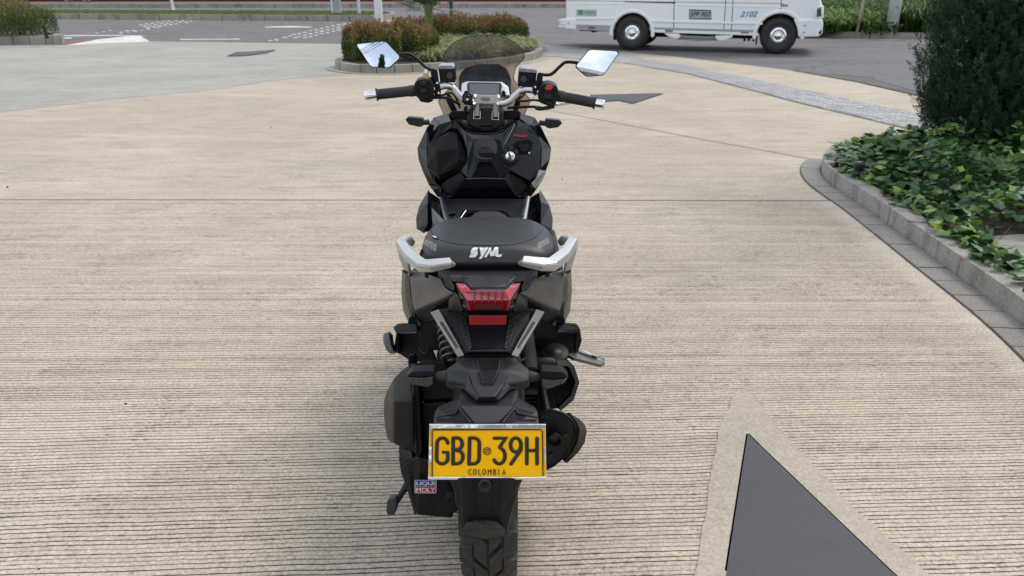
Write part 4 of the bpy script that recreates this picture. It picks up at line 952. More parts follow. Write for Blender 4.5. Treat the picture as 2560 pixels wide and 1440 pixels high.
strip_s('marker_lamp', [(1953.5, 10.5), (1970.5, 11), (1970, 15.5), (1953.5, 15)], .02, M['orange'])
strip_s('sticker_mark', [(1955, 28), (1968, 31), (1964, 34), (1957, 30)], .002, simple('faint_green', (.25, .5, .35), .5), bevel=0)
hl = vbuild(MB().prism([VP(*p, -.015) for p in [(2041, 22), (2052, 19), (2053, 40), (2038, 43)]], (-.01, .35, 0)), 'headlight', M['lamp'], bevel=.01)
hl.location = (.012, 0, 0)
vbuild(MB().ribbon([VP(*p, -.01) for p in [(2039, 19), (2054, 16), (2055, 43), (2036, 46)]], .02, .012, (0, -1, 0), True), 'headlight_rim', M['van'], hl)
# bumpers
fb = [VP(*p, -.03) for p in [(1984, 48), (2056, 47), (2058, 60), (2056, 84), (2046, 92), (1996, 93), (1993, 70)]]
vbuild(MB().prism(fb, (0, 2.01, 0)), 'front_bumper', M['van'], bevel=.03, seg=3)
for x, y in ((2012, 64), (2009, 81)): vbuild(MB().lathe(VP(x, y, -.030), (0, -1, 0), [(0, .02), (.008, .018)], 10), 'bolt', M['vangrey'], bpy.data.objects['front_bumper'])
vbuild(MB().prism([VP(*p, -.035) for p in [(2047, 80), (2054, 73), (2053, 83), (2048, 86)]], (0, .1, 0)), 'fog_lamp', M['ink'], bpy.data.objects['front_bumper'])
rb = vbuild(MB().prism([VP(*p, -.03) for p in [(1402, 47), (1440, 46), (1440, 74), (1403, 71), (1403, 66), (1407, 66), (1407, 52), (1402, 51)]], (0, 2.01, 0)), 'rear_bumper', M['van'], bevel=.02)
for y in (51, 58, 65): vbuild(MB().box(VP(1404 + (3 if y == 58 else 0), y, -.02), (.12, .06, .05)), 'step_bar', M['van'], rb, .01)
for x, y in ((1422, 58), (1409, 58), (1410, 68)): vbuild(MB().box(VP(x, y, -.032), (.03, .006, .03)), 'bolt', M['vangrey'], rb)
vbuild(MB().prism([VP(*p, .25) for p in [(1440, 72), (1515, 76), (1500, 79), (1483, 80), (1480, 83), (1474, 83), (1472, 80), (1445, 78)]], (0, .9, 0)), 'spare_carrier', M['engine'], bevel=.01)
# windows above the belt
for a_, b_ in ((ru + .25, u_r + .75), (u_r + .85, u_r + 1.75), (u_r + 1.85, u_f - .15)):
    w_ = vbuild(MB().prism([(a_, -.004, 1.22), (b_, -.004, 1.22), (b_, -.004, 1.98), (a_, -.004, 1.98)], (0, .02, 0)), 'window', M['vanglass'], bevel=.004)
vbuild(MB().prism([(fu - 2.0, -.004, 1.22), (fu - .75, -.004, 1.30), (fu - 1.25, -.004, 1.95), (fu - 2.0, -.004, 1.98)], (0, .02, 0)), 'window', M['vanglass'], bevel=.004)
vbuild(MB().prism([(fu - .55 + .03, .12, 1.34), (fu - 1.22, .12, 2.06), (fu - 1.22, 1.83, 2.06), (fu - .52, 1.83, 1.34)], (.02, 0, .02)), 'windscreen', M['vanglass'], bevel=.004)
# wheels
for uc, rim in ((u_r, 0), (u_f, 1)):
    for side_y, sg in ((0.02, 1), (1.93, -1)):
        c = Vector((uc, side_y, zc)); ty = MB().lathe(c, (0, sg, 0), [(0.03, .20), (.005, .215), (.0, .29), (.03, .355), (.06, .37), (.19, .37), (.22, .355), (.25, .31), (.25, .2)], 40)
        w_ = vbuild(ty, 'wheel', M['tyre'])
        vbuild(MB().lathe(c, (0, sg, 0), [(.02, .22), (.008, .215), (.012, .205), (.05, .19), (.10, .18)], 32), 'rim', simple('rim_dark', (.06, .06, .07), .3, .6), w_)
        vbuild(MB().lathe(c, (0, sg, 0), [(.10, .18), (.03, .172), (.005, .155), (.0, .10), (.02, .085), (-.02, .07), (-.045, .055), (-.055, 0)], 28), 'hubcap', M['chrome'], w_)
        if sg > 0:
            nt_ = MB()
            for k_ in range(6): a = k_ * pi / 3 + .3 + rim * .4; nt_.lathe(c + Vector((.115 * cos(a), .025, .115 * sin(a))), (0, -1, 0), [(0, .018), (.03, .016), (.038, .008)], 8)
            vbuild(nt_, 'wheel_nut', M['silver'], w_)
for px, y0, y1 in ((1534, 76, 101), (1891, 88, 112)): vbuild(MB().prism([VP(px - 2, y0, .1), VP(px + 3, y0, .1), VP(px + 1, y1, .1), VP(px - 3, y1, .1)], (0, .3, 0)), 'mud_flap', M['dark'])
vbuild(MB().tube([VP(1680, 88, .1), VP(1720, 93, .08), (VP(1760, 95, .08)), VP(1800, 94, .1)], .035, 10), 'step_tube', M['vangrey'])
vbuild(MB().tube([VP(1690, 97, .12), VP(1740, 101, .08), VP(1800, 100, .1)], .016, 8), 'step_tube', M['vangrey'])
vbuild(MB().prism([VP(*p, -.02) for p in [(1659, 83), (1697, 84), (1701, 88), (1700, 95), (1690, 98), (1672, 92)]], (0, .2, 0)), 'fairing', M['van'], bevel=.02, seg=3)
vbuild(MB().prism([VP(*p, -.02) for p in [(1788, 89), (1833, 88), (1830, 94), (1812, 102), (1797, 103), (1789, 97)]], (0, .2, 0)), 'fairing', M['van'], bevel=.02, seg=3)
for px in (1861, 1872, 1884): vbuild(MB().box(VP(px, 95, .3), (.05, .05, .16)), 'bracket', M['engine'])
vbuild(MB().box(((u_r + u_f) / 2, .9, .30), (WB - .9, .16, .10)), 'drive_shaft', M['engine'])
# ================================================================ SCOOTER
bike = thing('scooter', (-.055, 2.2, 0), 'black and grey adventure scooter with silver grab rails and yellow number plate', 'scooter')
EX = Vector((0, .92, -.38))
def PT(p, Y): return B(p[0], p[1], p[2] if len(p) > 2 else Y)
def mirp(pts, cx): return [(2 * cx - p[0], *p[1:]) for p in pts][::-1]
def panel(name, pts, Y, th, mat, parent=None, bevel=.003, d=None, seg=2):
    return MB().prism([PT(p, Y) for p in pts], (d or EX) * th).build(name, M[mat] if isinstance(mat, str) else mat, parent or bike, bevel, seg)
def facet(name, V, Fc, th, mat, parent=None, bevel=.002, Y=0, d=None, seg=2):
    return MB().shell([PT(v, Y) for v in V], Fc, (d or EX) * th).build(name, M[mat] if isinstance(mat, str) else mat, parent or bike, bevel, seg)
def both(fn, name, pts, *a, cx=1216, **k):
    o1 = fn(name, pts, *a, **k); o2 = fn(name, mirp(pts, cx), *a, **k); return o1, o2
def facet2(name, V, Fc, th, mat, cx, **k):
    o1 = facet(name, V, Fc, th, mat, **k); o2 = facet(name, [(2 * cx - v[0], *v[1:]) for v in V], [tuple(reversed(f)) for f in Fc], th, mat, **k); return o1, o2
def bolt(px, py, Y, r, mat='silver', parent=None, d=(0, -1, .35), name='bolt', h=.004):
    c = B(px, py, Y); m = MB(); m.lathe(c, d, [(0, r), (h * .8, r), (h, r * .85)], 16); m.lathe(c, d, [(h * 1.02, r * .5), (h * .4, r * .45)], 6, False)
    return m.build(name, M[mat], parent or bike)

def curved(name, outline, yf, th, mat, parent=None, step=5.0, bevel=0, d=None):
    bm = bmesh.new(); n_ = len(outline)
    pts = []
    for i in range(n_):
        a, b = outline[i], outline[(i + 1) % n_]; k_ = max(1, int(math.hypot(b[0] - a[0], b[1] - a[1]) / step)); pts += [(a[0] + (b[0] - a[0]) * j / k_, a[1] + (b[1] - a[1]) * j / k_) for j in range(k_)]
    P2 = [Vector((x, y)) for x, y in pts]; x0, x1 = min(p[0] for p in pts), max(p[0] for p in pts); y0, y1 = min(p[1] for p in pts), max(p[1] for p in pts)
    arr = np.array(pts); gx, gy = np.meshgrid(np.arange(x0, x1, step), np.arange(y0, y1, step)); gx, gy = gx.ravel() + .13, gy.ravel() + .17
    k_ = inside(gx, gy, arr); q = [(a, b) for a, b in zip(gx[k_], gy[k_]) if min((a - p[0]) ** 2 + (b - p[1]) ** 2 for p in pts) > (step * .45) ** 2]
    from mathutils.geometry import delaunay_2d_cdt
    vv, _, ff, _, _, _ = delaunay_2d_cdt(P2 + [Vector(a) for a in q], [(i, (i + 1) % len(P2)) for i in range(len(P2))], [list(range(len(P2)))], 1, 1e-4)
    bm.free(); V = [B(v.x, v.y, yf(v.x, v.y)) for v in vv]; mb = MB().shell(V, [tuple(f) for f in ff], (d or EX) * th); mb.sm = [True] * (2 * len(ff)) + [False] * (len(mb.f) - 2 * len(ff))
    return mb.build(name, M[mat] if isinstance(mat, str) else mat, parent or bike, bevel)
def curved2(name, outline, yf, th, mat, cx, **k):
    curved(name, outline, yf, th, mat, **k); curved(name, [(2 * cx - x, y) for x, y in outline][::-1], lambda x, y: yf(2 * cx - x, y), th, mat, **k)
# ---------- wheels
def wheel(Y, px_or_x, r, wd, label=None):
    x = px_or_x; c = Vector((x, Y, r)); hw = wd / 2
    prof = [(-hw * .62, r * .62), (-hw * .95, r * .70), (-hw, r * .80), (-hw * .88, r * .90), (-hw * .6, r * .96), (0, r * .985), (hw * .6, r * .96), (hw * .88, r * .90), (hw, r * .80), (hw * .95, r * .70), (hw * .62, r * .62), (-hw * .62, r * .62)]
    t = MB().lathe(c, (1, 0, 0), prof, 64).build('wheel', M['tyre'], bike)
    tr = MB(); N_ = 19
    def tp(a, u, lift):   # u across -1..1
        k_ = abs(u); rr = r * (.985 - .085 * k_ ** 2.2) + lift; xx = u * hw * (.92 + .06 * (k_ > .8)); a = a
        return Vector((c.x + xx, c.y - cos(a) * rr, c.z + sin(a) * rr))
    for i in range(N_):
        a0 = 2 * pi * i / N_; st_ = 2 * pi / N_
        for sgn in (-1, 1):
            sh = .5 * st_ if sgn > 0 else 0
            for (u0, u1, g0, g1, sk) in ((.04, .50, .06, .86, .35), (.56, 1.0, .10, .72, -.25)):
                A0, A1 = a0 + sh + st_ * g0, a0 + sh + st_ * g1; vs = []
                for L_ in (-.004, .0075):
                    for (u, a) in ((u0, A0), (u1, A0 + st_ * sk), (u1, A1 + st_ * sk), (u0, A1)):
                        vs.append(tp(a, u * sgn, L_ if True else 0))
                    vs.insert(len(vs) - 3, tp((A0 + A0 + st_ * sk) / 2, (u0 + u1) / 2 * sgn, L_)); vs.insert(len(vs) - 1, tp((A1 + A1 + st_ * sk) / 2, (u0 + u1) / 2 * sgn, L_))
                tr.add(vs, [(6, 7, 10, 11), (7, 8, 9, 10), (0, 5, 4, 1), (1, 4, 3, 2)] + [(k_, (k_ + 1) % 6, 6 + (k_ + 1) % 6, 6 + k_) for k_ in range(6)])
    tr.build('tread', M['tyre'], t, .0015)
    rm = MB().lathe(c, (1, 0, 0), [(-hw * .7, r * .63), (-hw * .62, r * .58), (0, r * .54), (hw * .62, r * .58), (hw * .7, r * .63)], 48)
    rm.lathe(c, (1, 0, 0), [(-hw * .9, .045), (-hw * .8, .06), (hw * .8, .06), (hw * .9, .045)], 24)
    for k_ in range(5):
        a = k_ * 2 * pi / 5
        for da in (-.18, .18): rm.tube([c + Vector((0, cos(a) * .04, sin(a) * .04)), c + Vector((0, cos(a + da) * r * .57, sin(a + da) * r * .57))], [.013, .009], 8)
    rm.build('rim', M['engine'], t); return t
wheel(1.682, -.0535, .292, .134)
wheel(3.07, -.103, .285, .112)

# ---------- hidden mass: frame, engine, swing arm, front fork, nose
panel('engine', [(1090, 880), (1400, 880), (1405, 960), (1380, 1060), (1090, 1060)], 1.95, .34, 'engine', bevel=.02, d=Vector((0, 1, 0)))
panel('inner_frame', [(1030, 670), (1410, 670), (1412, 790), (1392, 850), (1270, 860), (1270, 880), (1055, 880), (1026, 800)], 1.96, .45, 'dark', bevel=.02, d=Vector((0, 1, -.06)))
MB().box((-.06, 2.45, .33), (.26, .75, .22)).build('footwell_floor', M['matte'], bike, .03)
panel('rear_inner_fender', [(1140, 880), (1300, 880), (1310, 960), (1315, 1060), (1128, 1060), (1132, 960)], 1.62, .25, 'dark', bevel=.02)
fk = MB()
for s_ in (-1, 1): fk.tube([Vector((-.103 + s_ * .085, 2.72, .85)), Vector((-.103 + s_ * .085, 2.96, .42)), Vector((-.103 + s_ * .085, 3.07, .285))], [.02, .024, .026], 12)
fk.build('front_fork', M['engine'], bike)
ff = MB(); pr = [(Vector((s_, 3.07 - .31 * cos(a), .285 + .31 * sin(a)))) for a in np.linspace(.35, 2.3, 9) for s_ in (-.163, -.103, -.043)]
for i in range(len(pr)):
    if i % 3 == 1: pr[i] = pr[i] + (pr[i] - Vector((-.103, 3.07, .285))).normalized() * .02
ff.shell(pr, [(i * 3 + j, i * 3 + j + 1, i * 3 + j + 4, i * 3 + j + 3) for i in range(8) for j in (0, 1)], (0, .004, -.005)); ff.build('front_fender', M['gloss'], bike)
# nose cowl built as rings
nr_ = [(2.50, .165, .70, 1.02), (2.72, .185, .62, 1.03), (2.92, .15, .62, 1.0), (3.10, .07, .70, .92)]
mb = MB(); vs = []
for Y, hw, z0, z1 in nr_:
    for (u, v) in ((-.75, 0), (-1, .35), (-.9, .75), (-.55, 1), (.55, 1), (.9, .75), (1, .35), (.75, 0)): vs.append(Vector((-.088 + u * hw, Y, z0 + v * (z1 - z0))))
mb.add(vs, [(i * 8 + k_, i * 8 + (k_ + 1) % 8, (i + 1) * 8 + (k_ + 1) % 8, (i + 1) * 8 + k_) for i in range(3) for k_ in range(8)]); mb.add(vs[:8], [tuple(range(8))]); mb.add(vs[-8:], [tuple(range(8))])
nose = mb.build('nose_cowl', M['gloss'], bike, .006)
for s_ in (-1, 1): MB().prism([Vector((-.09 + s_ * .03, 3.03, .80)), Vector((-.09 + s_ * .115, 2.985, .86)), Vector((-.09 + s_ * .105, 2.97, .90)), Vector((-.09 + s_ * .03, 3.03, .87))], (0, .045, 0)).build('headlight', M['lamp'], bike, .004)

# ---------- windscreen
def wsY(px, py): return 2.74 + (285 - py) / 200 * .11 + ((px - 1210) / 105) ** 2 * -.045
ws = [(1109, 287), (1095, 252), (1118, 226), (1143, 204), (1139, 185), (1121, 163), (1108, 148), (1106, 141), (1112, 129), (1123, 116), (1138, 104), (1158, 95), (1180, 89), (1212, 86.5), (1247, 89), (1266, 95), (1284, 103), (1298, 114), (1307, 124), (1312, 137), (1310, 147), (1291, 167), (1285, 186), (1285, 200), (1293, 210), (1310, 230), (1327, 250), (1311, 287)]
def grid_screen():
    V = []; Fs = []; rows = []
    def xr(y):
        xs = []
        for (a, b) in zip(ws, ws[1:] + ws[:1]):
            if (a[1] - y) * (b[1] - y) <= 0 and a[1] != b[1]: xs.append(a[0] + (b[0] - a[0]) * (y - a[1]) / (b[1] - a[1]))
        return min(xs), max(xs)
    ys = [87.2, 89, 92, 96, 102, 108, 115, 123, 132, 140, 148, 156, 166, 176, 186, 198, 206, 216, 228, 240, 250, 262, 274, 286.5]; n = 15
    for y in ys:
        a, b = xr(y)
        for k_ in range(n): x = a + (b - a) * k_ / (n - 1); V.append(B(x, y, wsY(x, y)))
    Fs = [(i * n + k_, i * n + k_ + 1, (i + 1) * n + k_ + 1, (i + 1) * n + k_) for i in range(len(ys) - 1) for k_ in range(n - 1)]
    mb = MB().shell(V, Fs, (0, .004, .001)); mb.sm = [True] * len(mb.f)
    o = mb.build('windscreen', M['tint'], bike); 
    MB().ribbon([B(x, y, wsY(x, y) - .001) for x, y in ws], .0011, .0012, (0, -1, .3), True, 6).build('screen_edge', simple('screen_edge', (.05, .045, .04), .2), o)
grid_screen()
for pts in ([(1118, 230), (1128, 240), (1146, 285), (1134, 289), (1115, 250)], [(1292, 240), (1302, 236), (1300, 262), (1286, 288), (1278, 284)]):
    panel('screen_bracket', pts, 2.68, .02, 'matte')

# ---------- dash and shroud
panel('dash_shroud', [(1146, 193, 2.66), (1153, 180, 2.66), (1166, 166, 2.67), (1187, 161, 2.67), (1192, 158.5, 2.67), (1246, 158.5, 2.67), (1252, 161, 2.67), (1266, 169, 2.67), (1273, 184, 2.66), (1278, 199, 2.66), (1278, 233, 2.62), (1147, 228, 2.62)], 2.66, .03, simple('shroud_black', (.006, .008, .012), .75), bevel=.005)
dash = panel('dash', [(1152, 236, 2.53), (1154, 208, 2.60), (1167, 203, 2.61), (1254, 204, 2.61), (1271, 216, 2.59), (1275, 238, 2.53)], 2.6, .03, 'silverpaint', bevel=.003)
panel('dash_frame', [(1167, 214, 2.585), (1171, 208, 2.60), (1251, 209, 2.60), (1255, 216, 2.582), (1252, 240, 2.52), (1169, 240, 2.52)], 2.57, .006, 'matte', dash, .001, d=Vector((0, .9, .45)))
panel('dash_screen', [(1174, 211, 2.588), (1247, 211, 2.588), (1247, 238, 2.522), (1174, 238, 2.522)], 2.57, .003, 'screen', dash, .0006, d=Vector((0, .9, .45)))
for px in (1164.5, 1258.5): panel('dash_button', [(px - 5, 230), (px, 225), (px + 5, 229), (px + 6, 238), (px - 5, 238)], 2.525, .01, 'matte', dash, .001)

# ---------- handlebar, clamp, risers, steering cover
HB = 2.50
def hp(px, py, Y=HB): return B(px, py, Y)
hb = MB().tube(catmull([hp(1040, 231, 2.46), hp(1086, 222, 2.48), hp(1112, 214.5, 2.49), hp(1131, 219), hp(1147, 236), hp(1160, 249), hp(1180, 256), hp(1216, 259), hp(1252, 260), hp(1272, 253.5), hp(1285, 241), hp(1299, 229.5), hp(1316, 224, 2.49), hp(1345, 228, 2.48), hp(1395, 241, 2.46)], 6), .0104, 16).build('handlebar', M['silver'], bike)
steer = MB().prism([PT(p, 2.47) for p in [(1168, 290), (1171, 276), (1182, 268), (1246, 269), (1258, 280), (1260, 302), (1255, 316), (1236, 326), (1196, 326), (1176, 318), (1168, 306)]], (0, .06, .008)).build('steering_cover', M['matte2'], bike, .008, 3)
panel('steering_cover_rib', [(1196, 309), (1203, 306), (1228, 306), (1233, 311), (1228, 315), (1200, 315)], 2.462, .02, 'matte2', steer, .002)
panel('steering_slot', [(1199, 318), (1232, 318), (1229, 327), (1203, 327)], 2.461, .02, 'matte', steer, .002)
for cx_, y0, y1 in ((1192.5, 262, 296), (1238.5, 264, 298)):
    r_ = MB(); r_.tube([hp(cx_, y0, 2.465), hp(cx_, (y0 + y1) / 2, 2.452), hp(cx_ + 1, y1 - 4, 2.445)], [.0105, .0105, .010], 16); rs = r_.build('riser', M['champ'], bike)
    MB().ribbon([hp(cx_ - 8, y0 + 16, 2.440), hp(cx_ - 9, y1, 2.438), hp(cx_ + 8, y1 + 1.5, 2.438), hp(cx_ + 8.5, y0 + 16, 2.440)], .0008, .0012, (0, -1, .3)).build('riser_edge', M['chrome'], rs)
cl = MB().prism([hp(x, y, 2.455) for x, y in [(1183, 242), (1185, 238), (1191, 237), (1194, 240), (1240, 241), (1243, 238), (1249, 239), (1251, 244), (1249, 248), (1248, 257), (1250, 262), (1246, 266), (1240, 264), (1195, 262), (1189, 264), (1182, 262), (1181, 257), (1186, 253)]], (0, .016, -.01)).build('handlebar_clamp', M['silverpaint'], bike, .003, 3)
cl.location = (0, 0, .004)
MB().prism([hp(x, y, 2.452) for x, y in [(1201, 247.5), (1205, 243.5), (1222, 244), (1226, 248), (1222, 252), (1205, 251.5)]], (0, .002, -.001)).build('clamp_slot', simple('slot_grey', (.20, .195, .185), .5, .3), cl, .0006)
for x, y in ((1188, 240), (1247, 242), (1186, 258), (1245, 259)): bolt(x, y, 2.448, .0052, 'chrome', cl)
# 12V socket on the left of the clamp
so = MB().prism([hp(x, y, 2.44) for x, y in [(1155, 239), (1158, 234), (1176, 233), (1179, 238), (1181, 254), (1176, 260), (1160, 259), (1156, 254)]], (0, .04, -.01)).build('power_socket', M['matte'], bike, .003)
MB().lathe(hp(1168, 246, 2.438), (0, -1, .4), [(-.002, .0105), (.003, .0105), (.003, .008), (-.001, .0075)], 24).build('socket_ring', M['gloss'], so)
MB().lathe(hp(1168.5, 249, 2.435), (0, -1, .4), [(0, .0035), (.003, .003)], 12).build('socket_pin', M['silver'], so)
panel('cable_guide', [(1160, 266), (1168, 263), (1170, 282), (1163, 284), (1158, 275)], 2.46, .02, 'matte')

# grips, bar ends
def grip(x0, y0, x1, y1, Y0, Y1, bx, by, ex, ey):
    a, b = hp(x0, y0, Y0), hp(x1, y1, Y1); t = (b - a); L_ = t.length; n_ = 22; path = []; rr = []
    m = MB(); prof = [(0, .0195), (.004, .0200), (.0055, .0165)]
    for i in range(n_): q = .0065 + (L_ - .03) * i / n_; rr_ = .0155 if i % 2 else .0163; prof += [(q, rr_ if .0 < q else rr_)]
    prof += [(L_ - .022, .0165), (L_ - .02, .0178)] + [(L_ - .019 + .002 * k_, .0178 - .0006 * (k_ % 2)) for k_ in range(9)] + [(L_, .017)]
    m.lathe(a, t, prof, 24); g = m.build('grip', M['rubber'], bike)
    c, e = hp(bx, by, Y0 - .002), hp(ex, ey, Y0 - .01); t2 = e - c
    en = MB().lathe(c, t2, [(0, .0125), (t2.length * .85, .0135), (t2.length * .97, .0130), (t2.length, .010), (t2.length, .006), (t2.length * .9, .0055)], 24).build('bar_end', M['chrome'], bike)
    return g
grip(940, 236.5, 1040, 226, 2.44, 2.465, 941, 236.5, 910, 240)
grip(1489, 257.5, 1392, 239, 2.44, 2.465, 1487, 257.5, 1512, 261.5)
MB().lathe(hp(1471, 241, 2.52), (0, -1, .2), [(-.005, 0), (-.004, .004), (0, .0055), (.004, .004), (.005, 0)], 16).build('lever_tip', M['white'], bike)
MB().tube([hp(1390, 262, 2.53), hp(1420, 257, 2.55), hp(1450, 252, 2.54), hp(1471, 241, 2.52)], [.005, .006, .005, .004], 10).build('brake_lever', M['silver'], bike)
MB().tube([hp(1040, 236, 2.53), hp(1000, 232, 2.555), hp(960, 232, 2.55), hp(946, 230, 2.54)], [.005, .006, .005, .004], 10).build('brake_lever', M['silver'], bike)
# switch housings
sl_ = MB().prism([hp(x, y, 2.435) for x, y in [(1035, 210), (1042, 201), (1056, 198), (1074, 199), (1082, 210), (1083, 236), (1082, 254), (1070, 258), (1050, 255), (1046, 246), (1040, 242)]], (0, .052, .004)).build('switch_housing', M['matte'], bike, .005, 3)
panel('switch_button', [(1050, 203), (1064, 200), (1067, 210), (1060, 215), (1049, 213)], 2.428, .012, 'matte2', sl_, .002)
panel('switch_button', [(1050, 222), (1062, 220), (1068, 226), (1065, 233), (1052, 234)], 2.428, .012, 'matte2', sl_, .002)
panel('switch_button', [(1060, 240), (1072, 238), (1073, 246), (1061, 248)], 2.428, .012, 'matte', sl_, .002)
panel('housing_seam', [(1047, 218), (1081, 216), (1081, 217.2), (1047, 219.2)], 2.4335, .002, 'dark', sl_, 0)
sr_ = MB().prism([hp(x, y, 2.435) for x, y in [(1347, 222), (1354, 210), (1372, 208), (1387, 212), (1395, 220), (1396, 238), (1391, 250), (1389, 266), (1372, 266), (1350, 258), (1345, 246)]], (0, .052, .004)).build('switch_housing', M['matte'], bike, .005, 3)
panel('kill_switch', [(1362, 222), (1367, 210), (1383, 212), (1384, 215), (1378, 224), (1366, 224.5)], 2.428, .014, simple('kill_red', (.50, .04, .035), .4), sr_, .002)
panel('switch_button', [(1360, 234), (1378, 235), (1378, 248), (1361, 247)], 2.429, .01, 'matte2', sr_, .002)
panel('switch_button', [(1368, 254), (1380, 255), (1379, 262), (1368, 261)], 2.429, .01, 'matte2', sr_, .002)
panel('housing_seam', [(1348, 229), (1394, 232), (1394, 233.2), (1348, 230.2)], 2.4335, .002, 'dark', sr_, 0)
# reservoirs
for P_, T_, ci in (([(1096, 172), (1137, 171), (1139, 207), (1100, 206)], [(1095, 167), (1101, 164), (1130, 163.5), (1135, 166.5), (1136, 172.5), (1096, 173.5)], (1124, 189)), ([(1297, 176), (1342, 180), (1338, 221), (1294, 216)], [(1299, 173), (1303, 170), (1339, 174), (1343, 178), (1342, 183), (1298, 179.5)], (1309, 198))):
    rv = MB().prism([hp(x, y, 2.49) for x, y in P_], (0, .04, .004)).build('brake_reservoir', M['matte'], bike, .003)
    MB().prism([hp(x, y, 2.486) for x, y in T_], (0, .044, .004)).build('reservoir_cap', simple('cap_grey', (.30, .31, .33), .3, .6, .3, 60), rv, .0015)
    MB().ribbon([hp(ci[0] + 6.2 * cos(a), ci[1] + 7 * sin(a), 2.489) for a in np.linspace(0, 2 * pi, 25)[:-1]], .0007, .0007, (0, -1, 0), True, 6).build('level_ring', M['champ'], rv)
    MB().ribbon([hp(ci[0] + 3.4 * cos(a), ci[1] + 4 * sin(a), 2.489) for a in np.linspace(0, 2 * pi, 19)[:-1]], .0006, .0006, (0, -1, 0), True, 6).build('level_ring', M['champ'], rv)
    MB().ribbon([hp(ci[0] - 1.5, ci[1] - 1.5, 2.489), hp(ci[0] + 1.5, ci[1], 2.489), hp(ci[0] - 1, ci[1] + 2.2, 2.489)], .0005, .0005, (0, -1, 0), n=6).build('level_mark', M['champ'], rv)
# perches / clamps
panel('lever_clamp', [(1076, 178), (1082, 172), (1092, 173), (1094, 186), (1096, 204), (1101, 214), (1099, 232), (1090, 239), (1085, 232), (1086, 208), (1078, 192)], 2.47, .035, 'matte', bevel=.003)
panel('lever_clamp', [(1343, 184), (1347, 180), (1358, 182), (1357, 196), (1349, 210), (1348, 224), (1340, 234), (1330, 226), (1332, 212), (1341, 200)], 2.47, .035, 'matte', bevel=.003)
for x, y in ((1093, 208), (1097, 233), (1338, 218), (1334, 243)): bolt(x, y, 2.462, .0036, 'silver', None)
br_ = MB().lathe(hp(1065, 199, 2.46), (0, 0, 1), [(0, .010), (.016, .010), (.016, .0075), (.020, .0075)], 6, False).build('brass_fitting', M['brass'], bike)
MB().lathe(hp(1065, 191, 2.46), (0, 0, 1), [(0, .0062), (.018, .0062), (.021, .004)], 16).build('valve_cap', M['silver'], br_)
# cables
def cable(pts, r=.0035, mat='dark', nm='cable'): return MB().tube(catmull([hp(*p) for p in pts], 6), r, 8).build(nm, M[mat], bike)
cable([(1384, 262, 2.46), (1362, 270, 2.48), (1335, 267, 2.52), (1300, 268, 2.55), (1270, 270, 2.58)], .0045)
cable([(1360, 255, 2.47), (1335, 250, 2.5), (1305, 253, 2.54), (1275, 246, 2.58)], .0035)
cable([(1072, 246, 2.47), (1095, 244, 2.5), (1120, 246, 2.53), (1150, 262, 2.55)], .0045)
cable([(1080, 240, 2.47), (1105, 238, 2.5), (1128, 232, 2.52), (1140, 244, 2.55), (1150, 270, 2.56)], .0035)
cable([(1100, 207, 2.5), (1118, 212, 2.53), (1140, 226, 2.56), (1162, 240, 2.57)], .003)
cable([(1316, 216, 2.5), (1310, 236, 2.54), (1295, 246, 2.56), (1260, 250, 2.57)], .003)
cable([(1250, 240, 2.52), (1268, 243, 2.5), (1285, 236, 2.5), (1300, 226, 2.5)], .003)
cable([(1386, 266, 2.46), (1352, 272, 2.47), (1341, 270, 2.5)], .006)

# ---------- mirrors (convex glass), turned up to the sky behind the camera
def mirror(outline, c_px, Yc, want, arm, side):
    c = B(*c_px, Yc); d = (c - Vector((0, 0, CAM_H))).normalized(); n_ = (want.normalized() - d).normalized()
    P0 = [onplane(x, y, c, n_) for x, y in outline]
    R_ = 2.6
    def ring(P, k_, back=0.0):
        out = []
        for p in P:
            v = c + (p - c) * k_; r2 = (v - c).length; out.append(v - n_ * (r2 * r2 / (2 * R_)) - n_ * back)
        return out
    # round the corners a little
    Pr = []
    for i, p in enumerate(P0):
        a, b = P0[i - 1], P0[(i + 1) % len(P0)]
        la, lb_ = (a - p).length, (b - p).length; r_ = min(.007, la * .3, lb_ * .3); pa, pb = p + (a - p) * (r_ / la), p + (b - p) * (r_ / lb_)
        Pr += [pa, (pa + pb) / 4 + p / 2, pb]
    Pd = []
    for i in range(len(Pr)):
        a, b = Pr[i], Pr[(i + 1) % len(Pr)]; nn_ = max(1, int((b - a).length / .0035)); Pd += [a.lerp(b, j / nn_) for j in range(nn_)]
    Pr = Pd
    m = len(Pr); ks = [.97] + [.97 * (1 - j / 16) for j in range(1, 16)]; V = []
    for k_ in ks: V += ring(Pr, k_)
    V.append(c); Fs = [(i * m + j, i * m + (j + 1) % m, (i + 1) * m + (j + 1) % m, (i + 1) * m + j) for i in range(len(ks) - 1) for j in range(m)] + [((len(ks) - 1) * m + j, (len(ks) - 1) * m + (j + 1) % m, len(V) - 1) for j in range(m)]
    me = MB().add(V, Fs, True)
    body = MB(); A_ = ring(Pr, 1.03, .000); A2 = ring(Pr, .975, -.0012); A3 = ring(Pr, .965, .0015); C_ = ring(Pr, 1.0, .012); E_ = ring(Pr, .55, .026)
    body.add(A3 + A2 + A_ + C_ + E_, [(i * m + j, i * m + (j + 1) % m, (i + 1) * m + (j + 1) % m, (i + 1) * m + j) for i in range(4) for j in range(m)] + [tuple(4 * m + j for j in range(m))], False)
    bo_ = body.build('mirror', M['matte'], bike); g = me.build('mirror_glass', M['mirror'], bo_)
    MB().tube(catmull([B(*a) for a in arm], 5), .0052, 10).build('mirror_arm', M['matte'], bike)
    def refl(px, py):
        p = onplane(px, py, c, n_); q = p - c; nn = (n_ + q / R_).normalized(); dd_ = (p - Vector((0, 0, CAM_H))).normalized(); r = dd_ - nn * 2 * dd_.dot(nn); return p, r
    return refl
